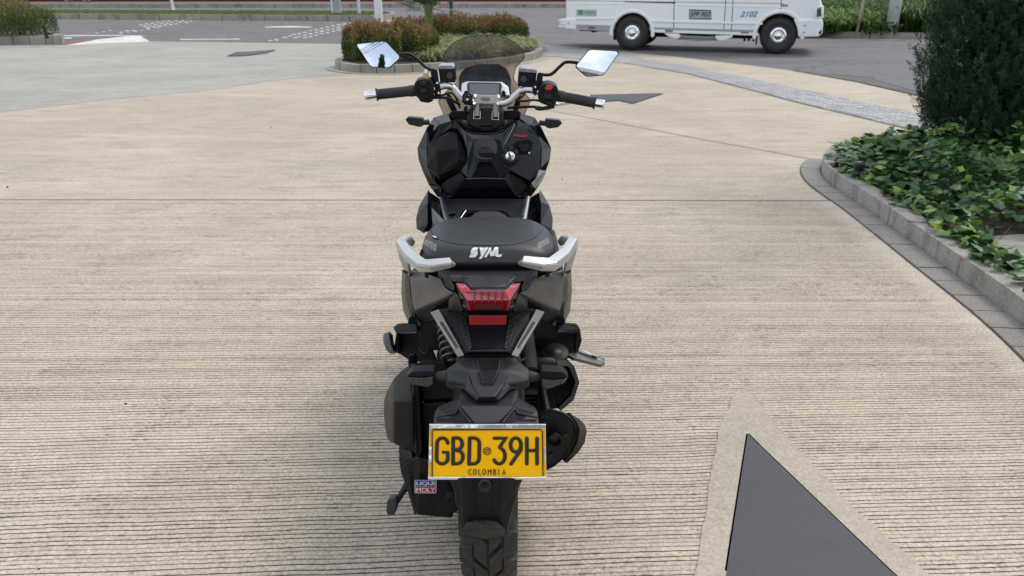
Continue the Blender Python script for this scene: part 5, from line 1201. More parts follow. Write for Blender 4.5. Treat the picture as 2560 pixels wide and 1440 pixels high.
rl_ = mirror([(889, 110), (957, 102.5), (967, 106), (1002, 143), (974, 169.5), (932, 168), (925, 164)], (946, 137), 2.47, Vector((-.25, -1, .36)), [(998, 137, 2.49), (1012, 134.5, 2.5), (1026, 137, 2.51), (1048, 153, 2.52), (1068, 171, 2.51), (1083, 175, 2.5)], -1)
rr_ = mirror([(1473, 124), (1542, 127.5), (1547, 132.5), (1509, 187.5), (1467, 191.5), (1438, 166)], (1492, 157), 2.47, Vector((.30, -1, .30)), [(1444, 157, 2.49), (1415, 155.5, 2.5), (1399, 167, 2.51), (1377, 186, 2.51), (1352, 186, 2.5)], 1)
# things behind the camera that the mirrors catch
p, r = rl_(955, 142); k_ = 26 / -r.y; tipz = (p + r * k_)
if tipz.z > 1.5:
    cypress(tipz.x, tipz.y, tipz.z * .045 + .1, tipz.z, 'slender cypress behind the camera, seen in the left mirror', 1100, 26, z0=.05, small=True, leafL=.12, bottom=.3)
cb = [rl_(900, 127), rl_(938, 105)]; hz = 8.5
q = [pp + rr * ((hz - pp.z) / rr.z) for pp, rr in cb if rr.z > 0]
if len(q) == 2:
    dr = (q[1] - q[0]).normalized(); m_ = (q[0] + q[1]) / 2
    for k_ in range(3):
        o_ = dr.cross(Vector((0, 0, 1))) * (.28 * k_); mm = MB().tube([m_ + o_ + dr * t + Vector((0, 0, .0012 * t * t)) for t in range(-30, 31, 6)], .022, 6).build('overhead_cable', M['ink'], None)
        tag(mm, 'overhead power cable reflected in the left mirror', 'cable', 'overhead cables behind the camera')
pb = [rr_(1441, 169), rr_(1512, 184)]; hz = 7.5
q = [pp + rr * ((hz - pp.z) / rr.z) for pp, rr in pb if rr.z > 0]
if len(q) == 2:
    dr = (q[1] - q[0]); dr.z = 0; dr.normalize(); m_ = (q[0] + q[1]) / 2; m_.z = 0; bk = dr.cross(Vector((0, 0, 1)))
    if (m_ + bk).length < (m_ - bk).length: bk = -bk
    bd = thing('building', tuple(m_), 'pale grey building behind the camera, seen in the right mirror', 'building')
    dr = dr if dr.x > 0 else -dr; a_, b_ = m_ - dr * 5, m_ + dr * 26
    MB().prism([a_, b_, b_ + bk * 8, a_ + bk * 8], (0, 0, hz - .3)).build('wall', M['wall'], bd)
    MB().prism([a_ - bk * .3 + Vector((0, 0, hz - .3)), b_ - bk * .3 + Vector((0, 0, hz - .3)), b_ + bk * 8.3 + Vector((0, 0, hz - .3)), a_ + bk * 8.3 + Vector((0, 0, hz - .3))], (0, 0, .3)).build('roof', M['polegrey'], bd)
    for k_ in range(-1, 9): MB().prism([m_ + dr * (k_ * 2.8 - .8) - bk * .01 + Vector((0, 0, 1)), m_ + dr * (k_ * 2.8 + .8) - bk * .01 + Vector((0, 0, 1)), m_ + dr * (k_ * 2.8 + .8) - bk * .01 + Vector((0, 0, 2.9)), m_ + dr * (k_ * 2.8 - .8) - bk * .01 + Vector((0, 0, 2.9))], bk * .05).build('window', M['vanglass'], bd)

# ---------- front turn signals
for P_, stalk in (([(1013, 299), (1020, 293), (1055, 296), (1058, 298), (1058, 315), (1049, 318), (1022, 312)], [(1056, 307), (1072, 305)]), ([(1363, 301), (1366, 298), (1398, 300), (1406, 308), (1395, 319), (1374, 322), (1363, 317)], [(1365, 309), (1350, 307)])):
    s_ = panel('front_turn_signal', P_, 2.50, .03, 'matte2', bevel=.004, d=Vector((0, 1, 0)))
    MB().tube([B(stalk[0][0], stalk[0][1], 2.51), B(stalk[1][0], stalk[1][1], 2.52)], [.0075, .009], 12).build('stalk', M['rubber'], s_)

# ---------- leg shield: glossy rim, matte inner panels, glove door, keyhole
Lsh = [(1120, 282, 2.56), (1084, 293, 2.54), (1067, 318, 2.52), (1043, 369, 2.50), (1046, 398, 2.48), (1056, 427, 2.46), (1071, 460, 2.45), (1093, 491, 2.45),
       (1129, 303, 2.50), (1099, 311, 2.49), (1073, 342, 2.47), (1067, 374, 2.46), (1069, 420, 2.44), (1083, 450, 2.43), (1102, 468, 2.425), (1128, 492, 2.42)]
Fsh = [(0, 1, 9, 8), (1, 2, 10, 9), (2, 3, 11, 10), (3, 4, 12, 11), (4, 5, 13, 12), (5, 6, 14, 13), (6, 7, 15, 14)]
l_, r_ = facet2('leg_shield', Lsh, Fsh, .02, 'gloss', 1210.5, bevel=.0025)
# second bevel facet inside the rim on top corners
facet2('leg_shield_facet', [(1129, 303, 2.497), (1099, 311, 2.487), (1075, 341, 2.468), (1078, 352, 2.475), (1104, 336, 2.482), (1126, 320, 2.488), (1134, 305, 2.492)], [(0, 1, 4, 5), (0, 5, 6), (1, 2, 3, 4)], .012, 'gloss', 1210.5, bevel=.001)
both(panel, 'shield_backing', [(1122, 285), (1088, 297), (1071, 319), (1047, 370), (1050, 398), (1060, 427), (1075, 460), (1098, 493), (1210, 493), (1210, 285)], 2.545, .03, 'dark', cx=1210.5)
panel('inner_panel', [(1124, 300), (1297, 300), (1345, 340), (1356, 375), (1352, 420), (1320, 470), (1318, 494), (1104, 494), (1102, 468), (1070, 420), (1066, 375), (1078, 340)], 2.505, .03, 'matte', bevel=.004)
panel('upper_cowl', [(1122, 284), (1130, 276), (1172, 277), (1172, 300), (1140, 303), (1128, 297)], 2.53, .03, 'matte', bevel=.003)
panel('upper_cowl', [(1250, 276), (1292, 275), (1303, 281), (1294, 297), (1283, 301), (1252, 300)], 2.53, .03, 'matte', bevel=.003)
for pts in ([(1157, 299), (1168, 300), (1169, 309), (1156, 308)], [(1260, 300), (1268, 299), (1269, 309), (1261, 309)]): panel('cowl_clip', pts, 2.49, .02, simple('clip_grey', (.12, .12, .12), .5))
# glossy centre
facet('centre_panel', [(1136, 301, 2.475), (1152, 318, 2.462), (1166, 331, 2.458), (1210, 337, 2.455), (1256, 331, 2.458), (1270, 318, 2.462), (1289, 303, 2.475), (1262, 370, 2.445), (1252, 352, 2.45), (1240, 348, 2.45), (1184, 348, 2.45), (1170, 356, 2.45), (1166, 372, 2.445), (1182, 400, 2.44), (1246, 400, 2.44), (1264, 400, 2.44), (1277, 428, 2.435), (1250, 444, 2.43), (1168, 444, 2.43), (1152, 428, 2.435), (1168, 398, 2.44)],
      [(0, 1, 2, 11, 12), (2, 3, 9, 10, 11), (2, 10, 11), (3, 4, 8, 9), (4, 5, 6, 7, 8), (12, 11, 10, 13, 20), (7, 15, 14, 9, 8), (10, 9, 14, 13), (20, 13, 18, 19), (13, 14, 17, 18), (14, 15, 16, 17)], .016, 'gloss', bevel=.001)
panel('trim_line', [(1287, 309), (1289, 311), (1262, 362), (1260, 360)], 2.442, .004, simple('grey_edge', (.28, .29, .31), .2, .5), bevel=.0004)
# stepped ring above the pod
MB().ribbon([B(x, y, 2.452) for x, y in [(1166, 326), (1180, 332), (1210, 335), (1242, 332), (1258, 325)]], .0026, .003, (0, -1, .3)).build('cowl_ring', M['gloss'], bike)
pod = panel('centre_pod', [(1184, 362, 2.442), (1190, 350, 2.446), (1199, 346, 2.447), (1228, 346, 2.447), (1238, 351, 2.446), (1244, 364, 2.44), (1243, 382, 2.43), (1228, 400, 2.425), (1199, 400, 2.425), (1183, 384, 2.43)], 2.44, .012, 'gloss', bevel=.002)
facet('pod_button', [(1196, 382, 2.424), (1205, 367, 2.430), (1222, 367, 2.430), (1234, 382, 2.424), (1203, 392, 2.42), (1229, 392, 2.42), (1197, 388, 2.424), (1234, 388, 2.424), (1207, 371, 2.421), (1220, 371, 2.421), (1229, 382, 2.417), (1201, 382, 2.417)], [(0, 1, 8, 11), (1, 2, 9, 8), (2, 3, 10, 9), (8, 9, 10, 11), (11, 10, 5, 4), (0, 11, 4, 6), (10, 3, 7, 5)], .008, 'matte2', pod, bevel=.0008)
panel('lower_glossy_panel', [(1199, 402), (1229, 402), (1252, 443), (1262, 446, 2.425), (1168, 446, 2.425), (1178, 443)], 2.428, .012, 'gloss', bevel=.0015)
for a, b in (((1199, 402), (1190, 416)), ((1228, 402), (1237, 416))): MB().ribbon([B(*a, 2.424), B(*b, 2.424)], .0018, .002, (0, -1, .3)).build('panel_rib', M['matte2'], bike)
panel('lower_dark_panel', [(1166, 446, 2.422), (1264, 446, 2.422), (1270, 452, 2.43), (1298, 492, 2.45), (1128, 492, 2.45), (1158, 452, 2.43)], 2.45, .01, simple('deep_gloss', (.004, .005, .008), .12, coat=.5), bevel=.0015)
MB().ribbon([B(1166, 447, 2.419), B(1210, 445.5, 2.418), B(1264, 447, 2.419)], .0022, .0025, (0, -1, .5)).build('panel_lip', simple('lip_grey', (.06, .063, .07), .3), bike)
facet2('lower_wing_panel', [(1152, 429, 2.43), (1163, 447, 2.415), (1130, 491, 2.425), (1104, 492, 2.43), (1102, 466, 2.432), (1116, 450, 2.43)], [(0, 1, 2, 3, 4, 5)], .014, 'matte', 1210.5, bevel=.002)
# glove door, faceted
gv = [(1070, 356, 2.455), (1122, 329, 2.465), (1142, 331, 2.462), (1163, 378, 2.44), (1168, 404, 2.435), (1150, 430, 2.43), (1098, 447, 2.432), (1067, 416, 2.445),
      (1092, 377, 2.415), (1146, 369, 2.412), (1147, 400, 2.408), (1094, 442, 2.418), (1138, 420, 2.412), (1120, 335, 2.45)]
facet('glove_box_door', gv, [(0, 1, 13, 8), (1, 2, 9, 13), (13, 9, 8), (2, 3, 9), (3, 4, 10, 9), (4, 5, 12, 10), (8, 9, 10, 12, 11), (5, 6, 11, 12), (6, 7, 11), (7, 0, 8, 11)], .02, 'matte', bevel=.002)
# fuel / key side
key_p = panel('key_side_panel', [(1289, 314, 2.475), (1314, 322, 2.47), (1350, 346, 2.46), (1352, 376, 2.45), (1350, 422, 2.44), (1338, 436, 2.435), (1325, 452, 2.43), (1302, 440, 2.43), (1260, 418, 2.43), (1256, 400, 2.435), (1262, 362, 2.45)], 2.45, .015, simple('key_panel_black', (.012, .012, .013), .5), bevel=.002)
panel('warning_sticker', [(1284, 334.5), (1320, 336.5), (1317, 344), (1282, 340.5)], 2.452, .001, simple('sticker_red', (.34, .012, .02), .3), key_p, 0)
panel('sticker_band', [(1285, 337.6), (1313, 340), (1312, 342.6), (1284, 339.6)], 2.4505, .0008, simple('sticker_grey', (.26, .12, .12), .4), key_p, 0)
panel('fuel_cover', [(1290, 352), (1322, 348), (1333, 356), (1325, 378), (1308, 404), (1290, 412), (1278, 372)], 2.444, .008, 'matte', key_p, .0015)
panel('fuel_cap_tab', [(1296, 361), (1323, 361), (1323, 369), (1319, 377), (1309, 381), (1301, 377), (1298, 369)], 2.436, .008, 'matte2', key_p, .0015)
bolt(1323, 382.5, 2.438, .003, 'silver', key_p)
kc = B(1275.5, 390, 2.43); kd = Vector((0, -1, .12))
kb = MB().lathe(kc, kd, [(0, .030), (.006, .0295), (.010, .026), (.010, .0215), (.013, .021), (.013, .0175), (.008, .0165)], 36).build('key_bezel', M['matte2'], bike)
for k_ in range(8):
    a = k_ * pi / 4 + .3; MB().box(kc + kd * .009 + Vector((.0275 * cos(a), 0, .0275 * sin(a))), (.006, .006, .006)).build('bezel_lug', M['matte'], kb, .001)
MB().lathe(kc + kd * .008, kd, [(0, .0165), (.004, .0155), (.006, .013), (.006, .0)], 32).build('key_barrel', M['chrome'], kb)
cc = kc + kd * .0145; MB().prism([cc + Vector(v) for v in ((-.0075, 0, .011), (-.0015, 0, .012), (.005, 0, -.009), (-.001, 0, -.0105))], (0, .003, 0)).build('key_slot', M['ink'], kb, .0008)
MB().prism([cc + Vector((0, -.001, 0)) + Vector(v) for v in ((-.003, 0, .008), (-.0015, 0, .008), (.0018, 0, -.003), (.0004, 0, -.003))], (0, .001, 0)).build('key_glint', M['chrome'], kb)
MB().tube([B(1266, 410, 2.425), B(1272, 418, 2.423), B(1276, 424, 2.422)], .003, 8).build('key_latch', M['matte2'], kb)
panel('silver_trim', [(1347, 424, 2.43), (1366, 427, 2.44), (1354, 455, 2.43), (1336, 471, 2.42), (1327, 459, 2.41), (1341, 444, 2.42)], 2.43, .012, simple('trim_grey', (.30, .30, .31), .3, .7), bevel=.002)
panel('shield_lower_corner', [(1102, 468, 2.42), (1071, 461, 2.44), (1093, 491, 2.44), (1104, 493, 2.425)], 2.43, .01, simple('navy_gloss', (.012, .015, .022), .15, coat=.5), bevel=.001)

# ---------- tunnel between the legs, lower wings
panel('tunnel_cover', [(1104, 496, 2.42), (1318, 496, 2.42), (1308, 538, 2.25), (1281, 552, 2.2), (1151, 552, 2.2), (1119, 536, 2.25)], 2.3, .05, 'carbon', bevel=.003, d=Vector((0, .1, -1)))
panel('tunnel_side_face', [(1104, 497, 2.415), (1130, 498, 2.41), (1142, 530, 2.24), (1120, 535, 2.24)], 2.3, .004, simple('tunnel_navy', (.014, .017, .022), .3), bevel=.001, d=Vector((0, 0, -1)))
for pts in ([(1154, 524), (1166, 524), (1170, 534), (1151, 551), (1146, 549)], [(1254, 525), (1266, 527), (1282, 545), (1270, 550)]): panel('tunnel_recess', pts, 2.22, .02, 'dark', bevel=.002)
panel('tunnel_opening', [(1160, 523), (1264, 524), (1268, 533), (1152, 534)], 2.235, .05, 'dark', bevel=.002)
MB().tube([B(1319, 495, 2.36), B(1313, 525, 2.28), B(1306, 560, 2.14)], [.008, .0095, .0105], 12).build('frame_tube', M['silver'], bike)
MB().tube([B(1104, 498, 2.36), B(1112, 530, 2.28), B(1122, 560, 2.14)], [.007, .0085, .010], 12).build('frame_tube', simple('tube_navy', (.03, .035, .045), .3), bike)
MB().tube([B(1165, 526, 2.2), B(1149, 549, 2.16)], .0015, 8).build('seat_catch', M['silver'], bike)
wv = [(1071, 474, 2.48), (1048, 514, 2.42), (1040, 545, 2.38), (1041, 571, 2.34), (1058, 582, 2.32), (1075, 492, 2.44), (1069, 506, 2.38), (1070, 560, 2.32), (1106, 560, 2.28), (1098, 498, 2.40), (1090, 560, 2.30)]
facet2('side_wing', wv, [(0, 1, 6, 5), (1, 2, 3, 7, 6), (3, 4, 7)], .03, 'matte2', 1211, bevel=.002)
facet2('inner_wing', [(1074, 480, 2.46), (1096, 494, 2.45), (1104, 500, 2.44), (1125, 566, 2.2), (1062, 580, 2.34), (1069, 508, 2.40)], [(0, 1, 5), (1, 2, 3, 4, 5)], .02, 'gloss', 1211, bevel=.002)
panel('wing_glint_panel', [(1071, 509, 2.392), (1096, 502, 2.42), (1101, 545, 2.29), (1094, 562, 2.27)], 2.3, .004, 'gloss', bevel=.001)
if False: facet2('foot_board', [(1041, 575, 2.30), (1062, 585, 2.28), (1062, 640, 2.15), (1044, 640, 2.15)], [(0, 1, 2, 3)], .03, 'matte', 1216, bevel=.003)

# ---------- seat
def seat_part(name, stations, zt, zb, mat, n_=30, pw=3.2, rear_round=True):
    vs = []; N_ = len(stations)
    for (Y, hw, ztop, zbot, cx_) in stations:
        for k_ in range(n_ + 1):
            th = pi * k_ / n_; u = cos(th); s_ = sin(th)
            x = hw * (abs(u) ** (2 / pw)) * (1 if u > 0 else -1); z = zbot + (ztop - zbot) * (s_ ** (2 / pw) if s_ > 0 else 0)
            vs.append(Vector((cx_ + x, Y, z)))
    m = n_ + 1; mb = MB(); mb.add(vs, [(i * m + k_, i * m + k_ + 1, (i + 1) * m + k_ + 1, (i + 1) * m + k_) for i in range(N_ - 1) for k_ in range(n_)], True)
    mb.add(vs[:m], [tuple(range(m))], True); mb.add(vs[-m:], [tuple(range(m))], True); mb.add(vs, [(i * m, (i + 1) * m, (i + 1) * m + n_, i * m + n_) for i in range(N_ - 1)])
    return mb
cxs = lambda Y: -.0595 - .028 * (Y - 1.9)
st_ = []
for t in np.linspace(0, 1, 22):
    Y = 1.752 + (2.075 - 1.752) * t
    a = max(0., min(1, (Y - 1.752) / .16)); rear = (1 - (1 - a) ** 2.6) ** (1 / 2.2)
    b_ = max(0., min(1, (Y - 1.97) / .11)); hw = .174 * (.50 + .50 * rear) - .036 * b_ ** 2
    e0 = (1 - (1 - min(1, (Y - 1.752) / .05)) ** 2) ** .5
    ztop = .806 + (.842 - .806) * e0 - .010 * t; zbot = .800 - .035 * min(1, t * 2.2)
    if t > .9: ztop -= (t - .9) * .12
    st_.append((Y, hw, ztop, zbot, cxs(Y)))
seat = seat_part('seat', st_, 0, 0, 'seat').build('seat', M['seat'], bike)
st2 = []
for t in np.linspace(0, 1, 18):
    Y = 2.03 + (2.36 - 2.03) * t; hw = (.118 - .050 * min(1, t * 1.5) - .01 * t) * (1 - max(0, (t - .7) / .3) ** 2 * .55); ztop = .812 - .024 * t - max(0, (t - .6)) * .12
    st2.append((Y, hw, ztop, .70, cxs(Y)))
rs_ = seat_part('r', st2, 0, 0, 'seat').build('rider_seat', simple('seat_front_vinyl', (.03, .031, .034), .5, 0, .1, 10, 600, .4), bike)
from mathutils.bvhtree import BVHTree
bpy.context.view_layer.update()
def bvh_of(o):
    off = worigin(o); return BVHTree.FromPolygons([v.co + off for v in o.data.vertices], [tuple(p.vertices) for p in o.data.polygons])
bt = bvh_of(seat)
def on_seat(px, py, lift=.0006):
    h = bt.ray_cast(Vector((0, 0, CAM_H)), ray(px, py).normalized())
    if h[0] is None: return B(px, py, 1.77)
    n_ = h[1] if h[1].dot(ray(px, py)) < 0 else -h[1]
    return h[0] + n_ * lift
seam = catmull([(1075, 573, 0), (1080, 582, 0), (1093, 596, 0), (1115, 604, 0), (1145, 610.5, 0), (1180, 613, 0), (1219, 613.5, 0), (1258, 613, 0), (1294, 609.5, 0), (1322, 601, 0), (1341, 592, 0), (1354, 577, 0)], 4)
MB().tube([on_seat(p.x, p.y, .0002) for p in seam], .0011, 6, False).build('seam', M['dark'], seat)
def fine_decal(name, P2, F2, mat, parent, th):
    bm = bmesh.new(); vs = [bm.verts.new((x, y, 0)) for x, y in P2]
    for f in F2:
        try: bm.faces.new([vs[i] for i in f])
        except ValueError: pass
    bmesh.ops.triangulate(bm, faces=bm.faces)
    for _ in range(4):
        ed = [e for e in bm.edges if e.calc_length() > 2.0]
        if not ed: break
        bmesh.ops.subdivide_edges(bm, edges=ed, cuts=1); bmesh.ops.triangulate(bm, faces=[f for f in bm.faces if len(f.verts) > 3])
    bm.verts.index_update(); V = [on_seat(v.co.x, v.co.y, th) for v in bm.verts]; F_ = [tuple(v.index for v in f.verts) for f in bm.faces]; bm.free()
    return MB().add(V, F_, True).build(name, mat, parent)
# printed name on the back of the seat, and on both corners
def decal(name, polys, mat, parent, th=.002):
    for pts in polys: fine_decal(name, [(x, y) for x, y in pts], [tuple(range(len(pts)))], M[mat], parent, th)
Z = lambda L_: [(940 + x / 4.236, 520 + y / 4.236) for x, y in L_]
Spoly = Z([(1084, 424), (1075, 442), (1044, 443), (1035, 449), (1040, 455), (1078, 473), (1080, 486), (1064, 512), (1048, 524), (986, 525), (996, 504), (1032, 504), (1040, 495), (1006, 475), (1002, 460), (1018, 436), (1034, 424)])
Ypoly = Z([(1096, 424), (1122, 424), (1134, 468), (1166, 424), (1190, 424), (1146, 496), (1118, 540), (1088, 540), (1112, 500)])
Mpoly = Z([(1203, 424), (1216, 424), (1226, 470), (1262, 420), (1294, 420), (1296, 492), (1304, 498), (1332, 486), (1328, 512), (1312, 522), (1276, 520), (1268, 510), (1268, 462), (1232, 512), (1212, 512), (1202, 472), (1170, 524), (1142, 524)])
decal('lettering', [Spoly, Ypoly, Mpoly], 'white', seat)
def seat_text(s, A_, B_, C_, D_, nm='lettering'):
    """A top-left, B top-right, C bottom-left, D bottom-right in photo pixels"""
    UV, Fs = text_flat(s); V = []
    for u, v in UV:
        x = (A_[0] * (1 - u) + B_[0] * u) * v + (C_[0] * (1 - u) + D_[0] * u) * (1 - v); y = (A_[1] * (1 - u) + B_[1] * u) * v + (C_[1] * (1 - u) + D_[1] * u) * (1 - v)
        V.append((x, y))
    fine_decal(nm, V, Fs, simple('seat_print', (.42, .42, .42), .5), seat, .0011)
seat_text('ADXTG150', (1062.5, 598), (1092, 613), (1061, 611), (1089.5, 629))
seat_text('ADXTG150', (1343.5, 609), (1370, 596), (1346, 624), (1371, 608))
decal('seat_tag', [[(1080, 593.5), (1086, 591), (1096, 596.5), (1094, 599.5), (1084, 597)]], 'dark', seat, .002)
decal('seat_tag_print', [[(1081.5, 592.5), (1084, 591), (1093, 596), (1090, 597.5)]], 'white', seat, .0032)
panel('seat_base', [(1082, 646), (1088, 640), (1350, 640), (1353, 646), (1345, 668), (1095, 668)], 1.80, .10, 'matte', bevel=.004)
panel('seat_base_step', [(1096, 655), (1340, 655), (1348, 676), (1090, 676)], 1.785, .06, 'matte2', bevel=.003)
both(panel, 'seat_side_gap', [(1052, 622), (1082, 632), (1086, 650), (1060, 650), (1048, 636)], 1.83, .05, 'dark', cx=1218)
both(panel, 'seat_stud', [(1081, 632), (1086, 632), (1086, 648), (1081, 648)], 1.81, .006, 'silver', cx=1217, bevel=.001)

# ---------- grab rails: bent flat-section castings
def rail(path, w, h, end_out):
    P = [B(*p) for p in path]
    mb = MB(); m = len(P); vs = []; upv = Vector((0, -.45, .9)).normalized()
    for i, p in enumerate(P):
        t = (P[min(i + 1, m - 1)] - P[max(i - 1, 0)]).normalized(); sd_ = t.cross(upv).normalized(); up_ = sd_.cross(t).normalized(); ww, hh = w[i], h[i]
        for a, b in ((-1, -.75), (-1, .55), (-.8, .95), (.8, 1.05), (1, .65), (1, -.6), (.75, -1), (-.7, -1)): vs.append(p + sd_ * a * ww + up_ * b * hh)
    mb.add(vs, [(i * 8 + k_, i * 8 + (k_ + 1) % 8, (i + 1) * 8 + (k_ + 1) % 8, (i + 1) * 8 + k_) for i in range(m - 1) for k_ in range(8)]); mb.add(vs[:8], [tuple(range(8))]); mb.add(vs[-8:], [tuple(range(8))])
    return mb.build('grab_rail', M['silverpaint'], bike, .0016, 2)
rl = [(1031, 608, 1.98), (1018, 600, 1.955), (1003, 611, 1.90), (1024, 641, 1.81), (1057, 665, 1.725), (1080, 664, 1.715), (1124, 657, 1.715), (1135, 662, 1.73)]
w_ = [.006, .0125, .0135, .014, .0145, .0135, .011, .004]; h_ = [.008, .012, .0125, .013, .013, .012, .0095, .004]
rail(rl, w_, h_, 0)
rail([(1401, 607, 1.98), (1414, 598, 1.955), (1432, 606, 1.90), (1411, 638, 1.81), (1378, 662, 1.725), (1354, 661, 1.715), (1310, 653.5, 1.715), (1299, 659, 1.73)], w_, h_, 0)
for s_, pts in ((0, [(990, 612), (1003, 632), (1022, 655), (1025, 681), (1008, 674), (996, 640)]), (1, [(1446, 606), (1434, 628), (1414, 652), (1410, 680), (1429, 673), (1441, 632)])):
    panel('rail_foot', pts, 1.93, .03, 'silverpaint', bevel=.004)
for pts in ([(1061, 682), (1070, 684), (1069, 696), (1061, 692)], [(1362, 681), (1372, 679), (1375, 690), (1364, 694)]): panel('rail_bracket', pts, 1.78, .02, 'matte', bevel=.002)

# ---------- tail: deck, side panels, lamp
panel('tail_deck', [(1094, 677, 1.735), (1104, 670, 1.77), (1112, 668, 1.79), (1332, 668, 1.79), (1338, 671, 1.77), (1345, 677, 1.735), (1320, 689, 1.70), (1314, 694, 1.695), (1288, 691, 1.70), (1278, 696, 1.69), (1264, 722, 1.665), (1179, 722, 1.665), (1164, 696, 1.69), (1154, 691, 1.70), (1126, 690, 1.695), (1118, 687, 1.70)], 1.7, .02, 'deck', bevel=.003, d=Vector((0, .5, -.85)))
panel('tail_deck_rim', [(1122, 690, 1.688), (1152, 692, 1.692), (1166, 697, 1.682), (1180, 716, 1.662), (1262, 716, 1.662), (1276, 697, 1.682), (1290, 692, 1.692), (1318, 690, 1.688), (1310, 703, 1.68), (1286, 705, 1.68), (1268, 727, 1.655), (1175, 727, 1.655), (1156, 705, 1.68), (1130, 704, 1.68)], 1.68, .012, 'matte2', bevel=.002)
MB().ribbon([B(1221 + 9 * cos(a), 693.5 + 4.2 * sin(a), 1.683 + .0 * sin(a)) for a in np.linspace(0, 2 * pi, 25)[:-1]], .0006, .0006, (0, -.5, 1), True, 6).build('deck_emblem', M['dark'], bike)
tl_ = panel('tail_light', [(1138, 706, 1.675), (1164, 709, 1.675), (1178, 725, 1.655), (1263, 725, 1.655), (1278, 709, 1.675), (1303, 706, 1.675), (1290, 745, 1.66), (1278, 779, 1.69), (1165, 779, 1.69), (1150, 745, 1.66)], 1.67, .03, simple('lamp_body', (.03, .012, .014), .12, coat=.6), bevel=.003)
panel('lens', [(1140, 708, 1.668), (1163, 711, 1.668), (1177, 727, 1.648), (1264, 727, 1.648), (1279, 711, 1.668), (1301, 708, 1.668), (1289, 730, 1.655), (1275, 752, 1.642), (1168, 752, 1.642), (1152, 730, 1.655)], 1.65, .010, 'redlens', tl_, bevel=.002)
panel('lens', [(1169, 752, 1.6415), (1274, 752, 1.6415), (1267, 775, 1.66), (1175, 775, 1.66)], 1.65, .01, 'deepred', tl_, bevel=.002)
for x0, x1 in ((1185, 1187), (1203, 1204.5), (1221, 1221), (1239, 1237.5), (1257, 1254.5)):
    panel('lamp_bar', [(x0 - 1.9, 728, 1.6455), (x0 + 1.9, 728, 1.6455), (x1 + 1.8, 756, 1.6385), (x1 - 1.8, 756, 1.6385)], 1.64, .003, simple('bar_grey', (.09, .04, .05), .4), tl_, .0005)
gm = MB()
for i in range(9): gm.prism([B(1188 + i * 8, 760, 1.645), B(1194 + i * 8, 760, 1.645), B(1193 + i * 8, 766, 1.648), B(1189 + i * 8, 766, 1.648)], EX * .004)
gr_ = panel('lamp_grille', [(1186, 760), (1256, 760), (1253, 773), (1189, 773)], 1.65, .004, 'ink', tl_, .001)
gm.build('grille_teeth', simple('tooth', (.25, .03, .04), .2), gr_)
for pts in ([(1150, 730, 1.656), (1166, 752, 1.648), (1174, 776, 1.665), (1158, 770, 1.68)], [(1291, 730, 1.656), (1276, 752, 1.648), (1268, 776, 1.665), (1284, 770, 1.68)]):
    panel('lens', pts, 1.66, .008, simple('clear_red_lens', (.09, .035, .035), .1, coat=.8), tl_, .001)
for a, b in (((1167, 752), (1174, 775)), ((1275, 752), (1268, 775))): MB().ribbon([B(*a, 1.6405), B(*b, 1.658)], .0008, .001, (0, -1, .3)).build('lens_edge', simple('pink_edge', (.55, .25, .28), .2), tl_)
for a, b, c_ in (((1150, 716), (1158, 718), (1166, 716)), ((1291, 716), (1283, 718), (1275, 716))): MB().ribbon([B(*a, 1.658), B(*b, 1.656), B(*c_, 1.656)], .0007, .0008, (0, -1, .3)).build('lens_glint', simple('pink_line', (.8, .45, .5), .1), tl_)
# black cheeks beside the lamp
both(panel, 'lamp_cheek', [(1104, 685, 1.745), (1096, 692, 1.735), (1108, 697, 1.72), (1113, 716, 1.70), (1136, 729, 1.672), (1136, 717, 1.672), (1126, 694, 1.69), (1119, 686, 1.71)], 1.70, .02, 'matte2', cx=1220, bevel=.002)
both(panel, 'lamp_cheek', [(1128, 728, 1.69), (1137, 729, 1.678), (1146, 740, 1.675), (1158, 776, 1.70), (1150, 782, 1.72), (1122, 772, 1.74), (1120, 756, 1.72)], 1.70, .015, 'taupe', cx=1220, bevel=.002)
# main side panels (satin grey brown)
spv = [(1024, 672, 1.86), (1062, 684, 1.79), (1104, 697, 1.735), (1112, 716, 1.715), (1134, 732, 1.69), (1112, 756, 1.73), (1082, 772, 1.80), (1080, 800, 1.84), (1060, 810, 1.88), (1040, 790, 1.92), (1029, 752, 1.93), (1056, 755, 1.80), (1084, 748, 1.755)]
def side_y(x, y):
    u = (1134 - x) / 109.0; base = 1.685 + .235 * u ** 1.15 if u > 0 else 1.685
    base += .055 * max(0, (700 - y) / 30.0) * u; L_ = 733 + (1134 - x) * .45; low = max(0.0, y - L_) / 40.0
    return base - .018 * math.exp(-((y - L_) / 16.0) ** 2) + .10 * low + .012 * ((y - 715) / 50.0) ** 2
curved2('side_panel', [(1024, 672), (1062, 684), (1104, 697), (1108, 707), (1112, 718), (1134, 732), (1126, 744), (1112, 756), (1082, 772), (1081, 800), (1060, 811), (1048, 800), (1038, 782), (1031, 755), (1027, 720)], side_y, .012, 'taupe', 1217.5)
if False: facet2('side_panel', spv, [(0, 1, 12, 11, 10), (1, 2, 3, 12), (3, 4, 5, 12), (12, 5, 6, 11), (11, 6, 7, 8, 9), (11, 9, 10)], .012, 'taupe', 1217.5, bevel=.0015)
facet2('outer_side_strip', [(1005, 674, 2.02), (1024, 681, 1.93), (1028, 740, 1.96), (1040, 795, 1.96), (1053, 812, 1.93), (1044, 816, 1.95), (1022, 808, 2.02), (1008, 778, 2.06), (1003, 730, 2.06)], [(0, 1, 2, 8), (8, 2, 3, 7), (7, 3, 4, 5, 6)], .02, 'taupe', 1216.5, bevel=.002)
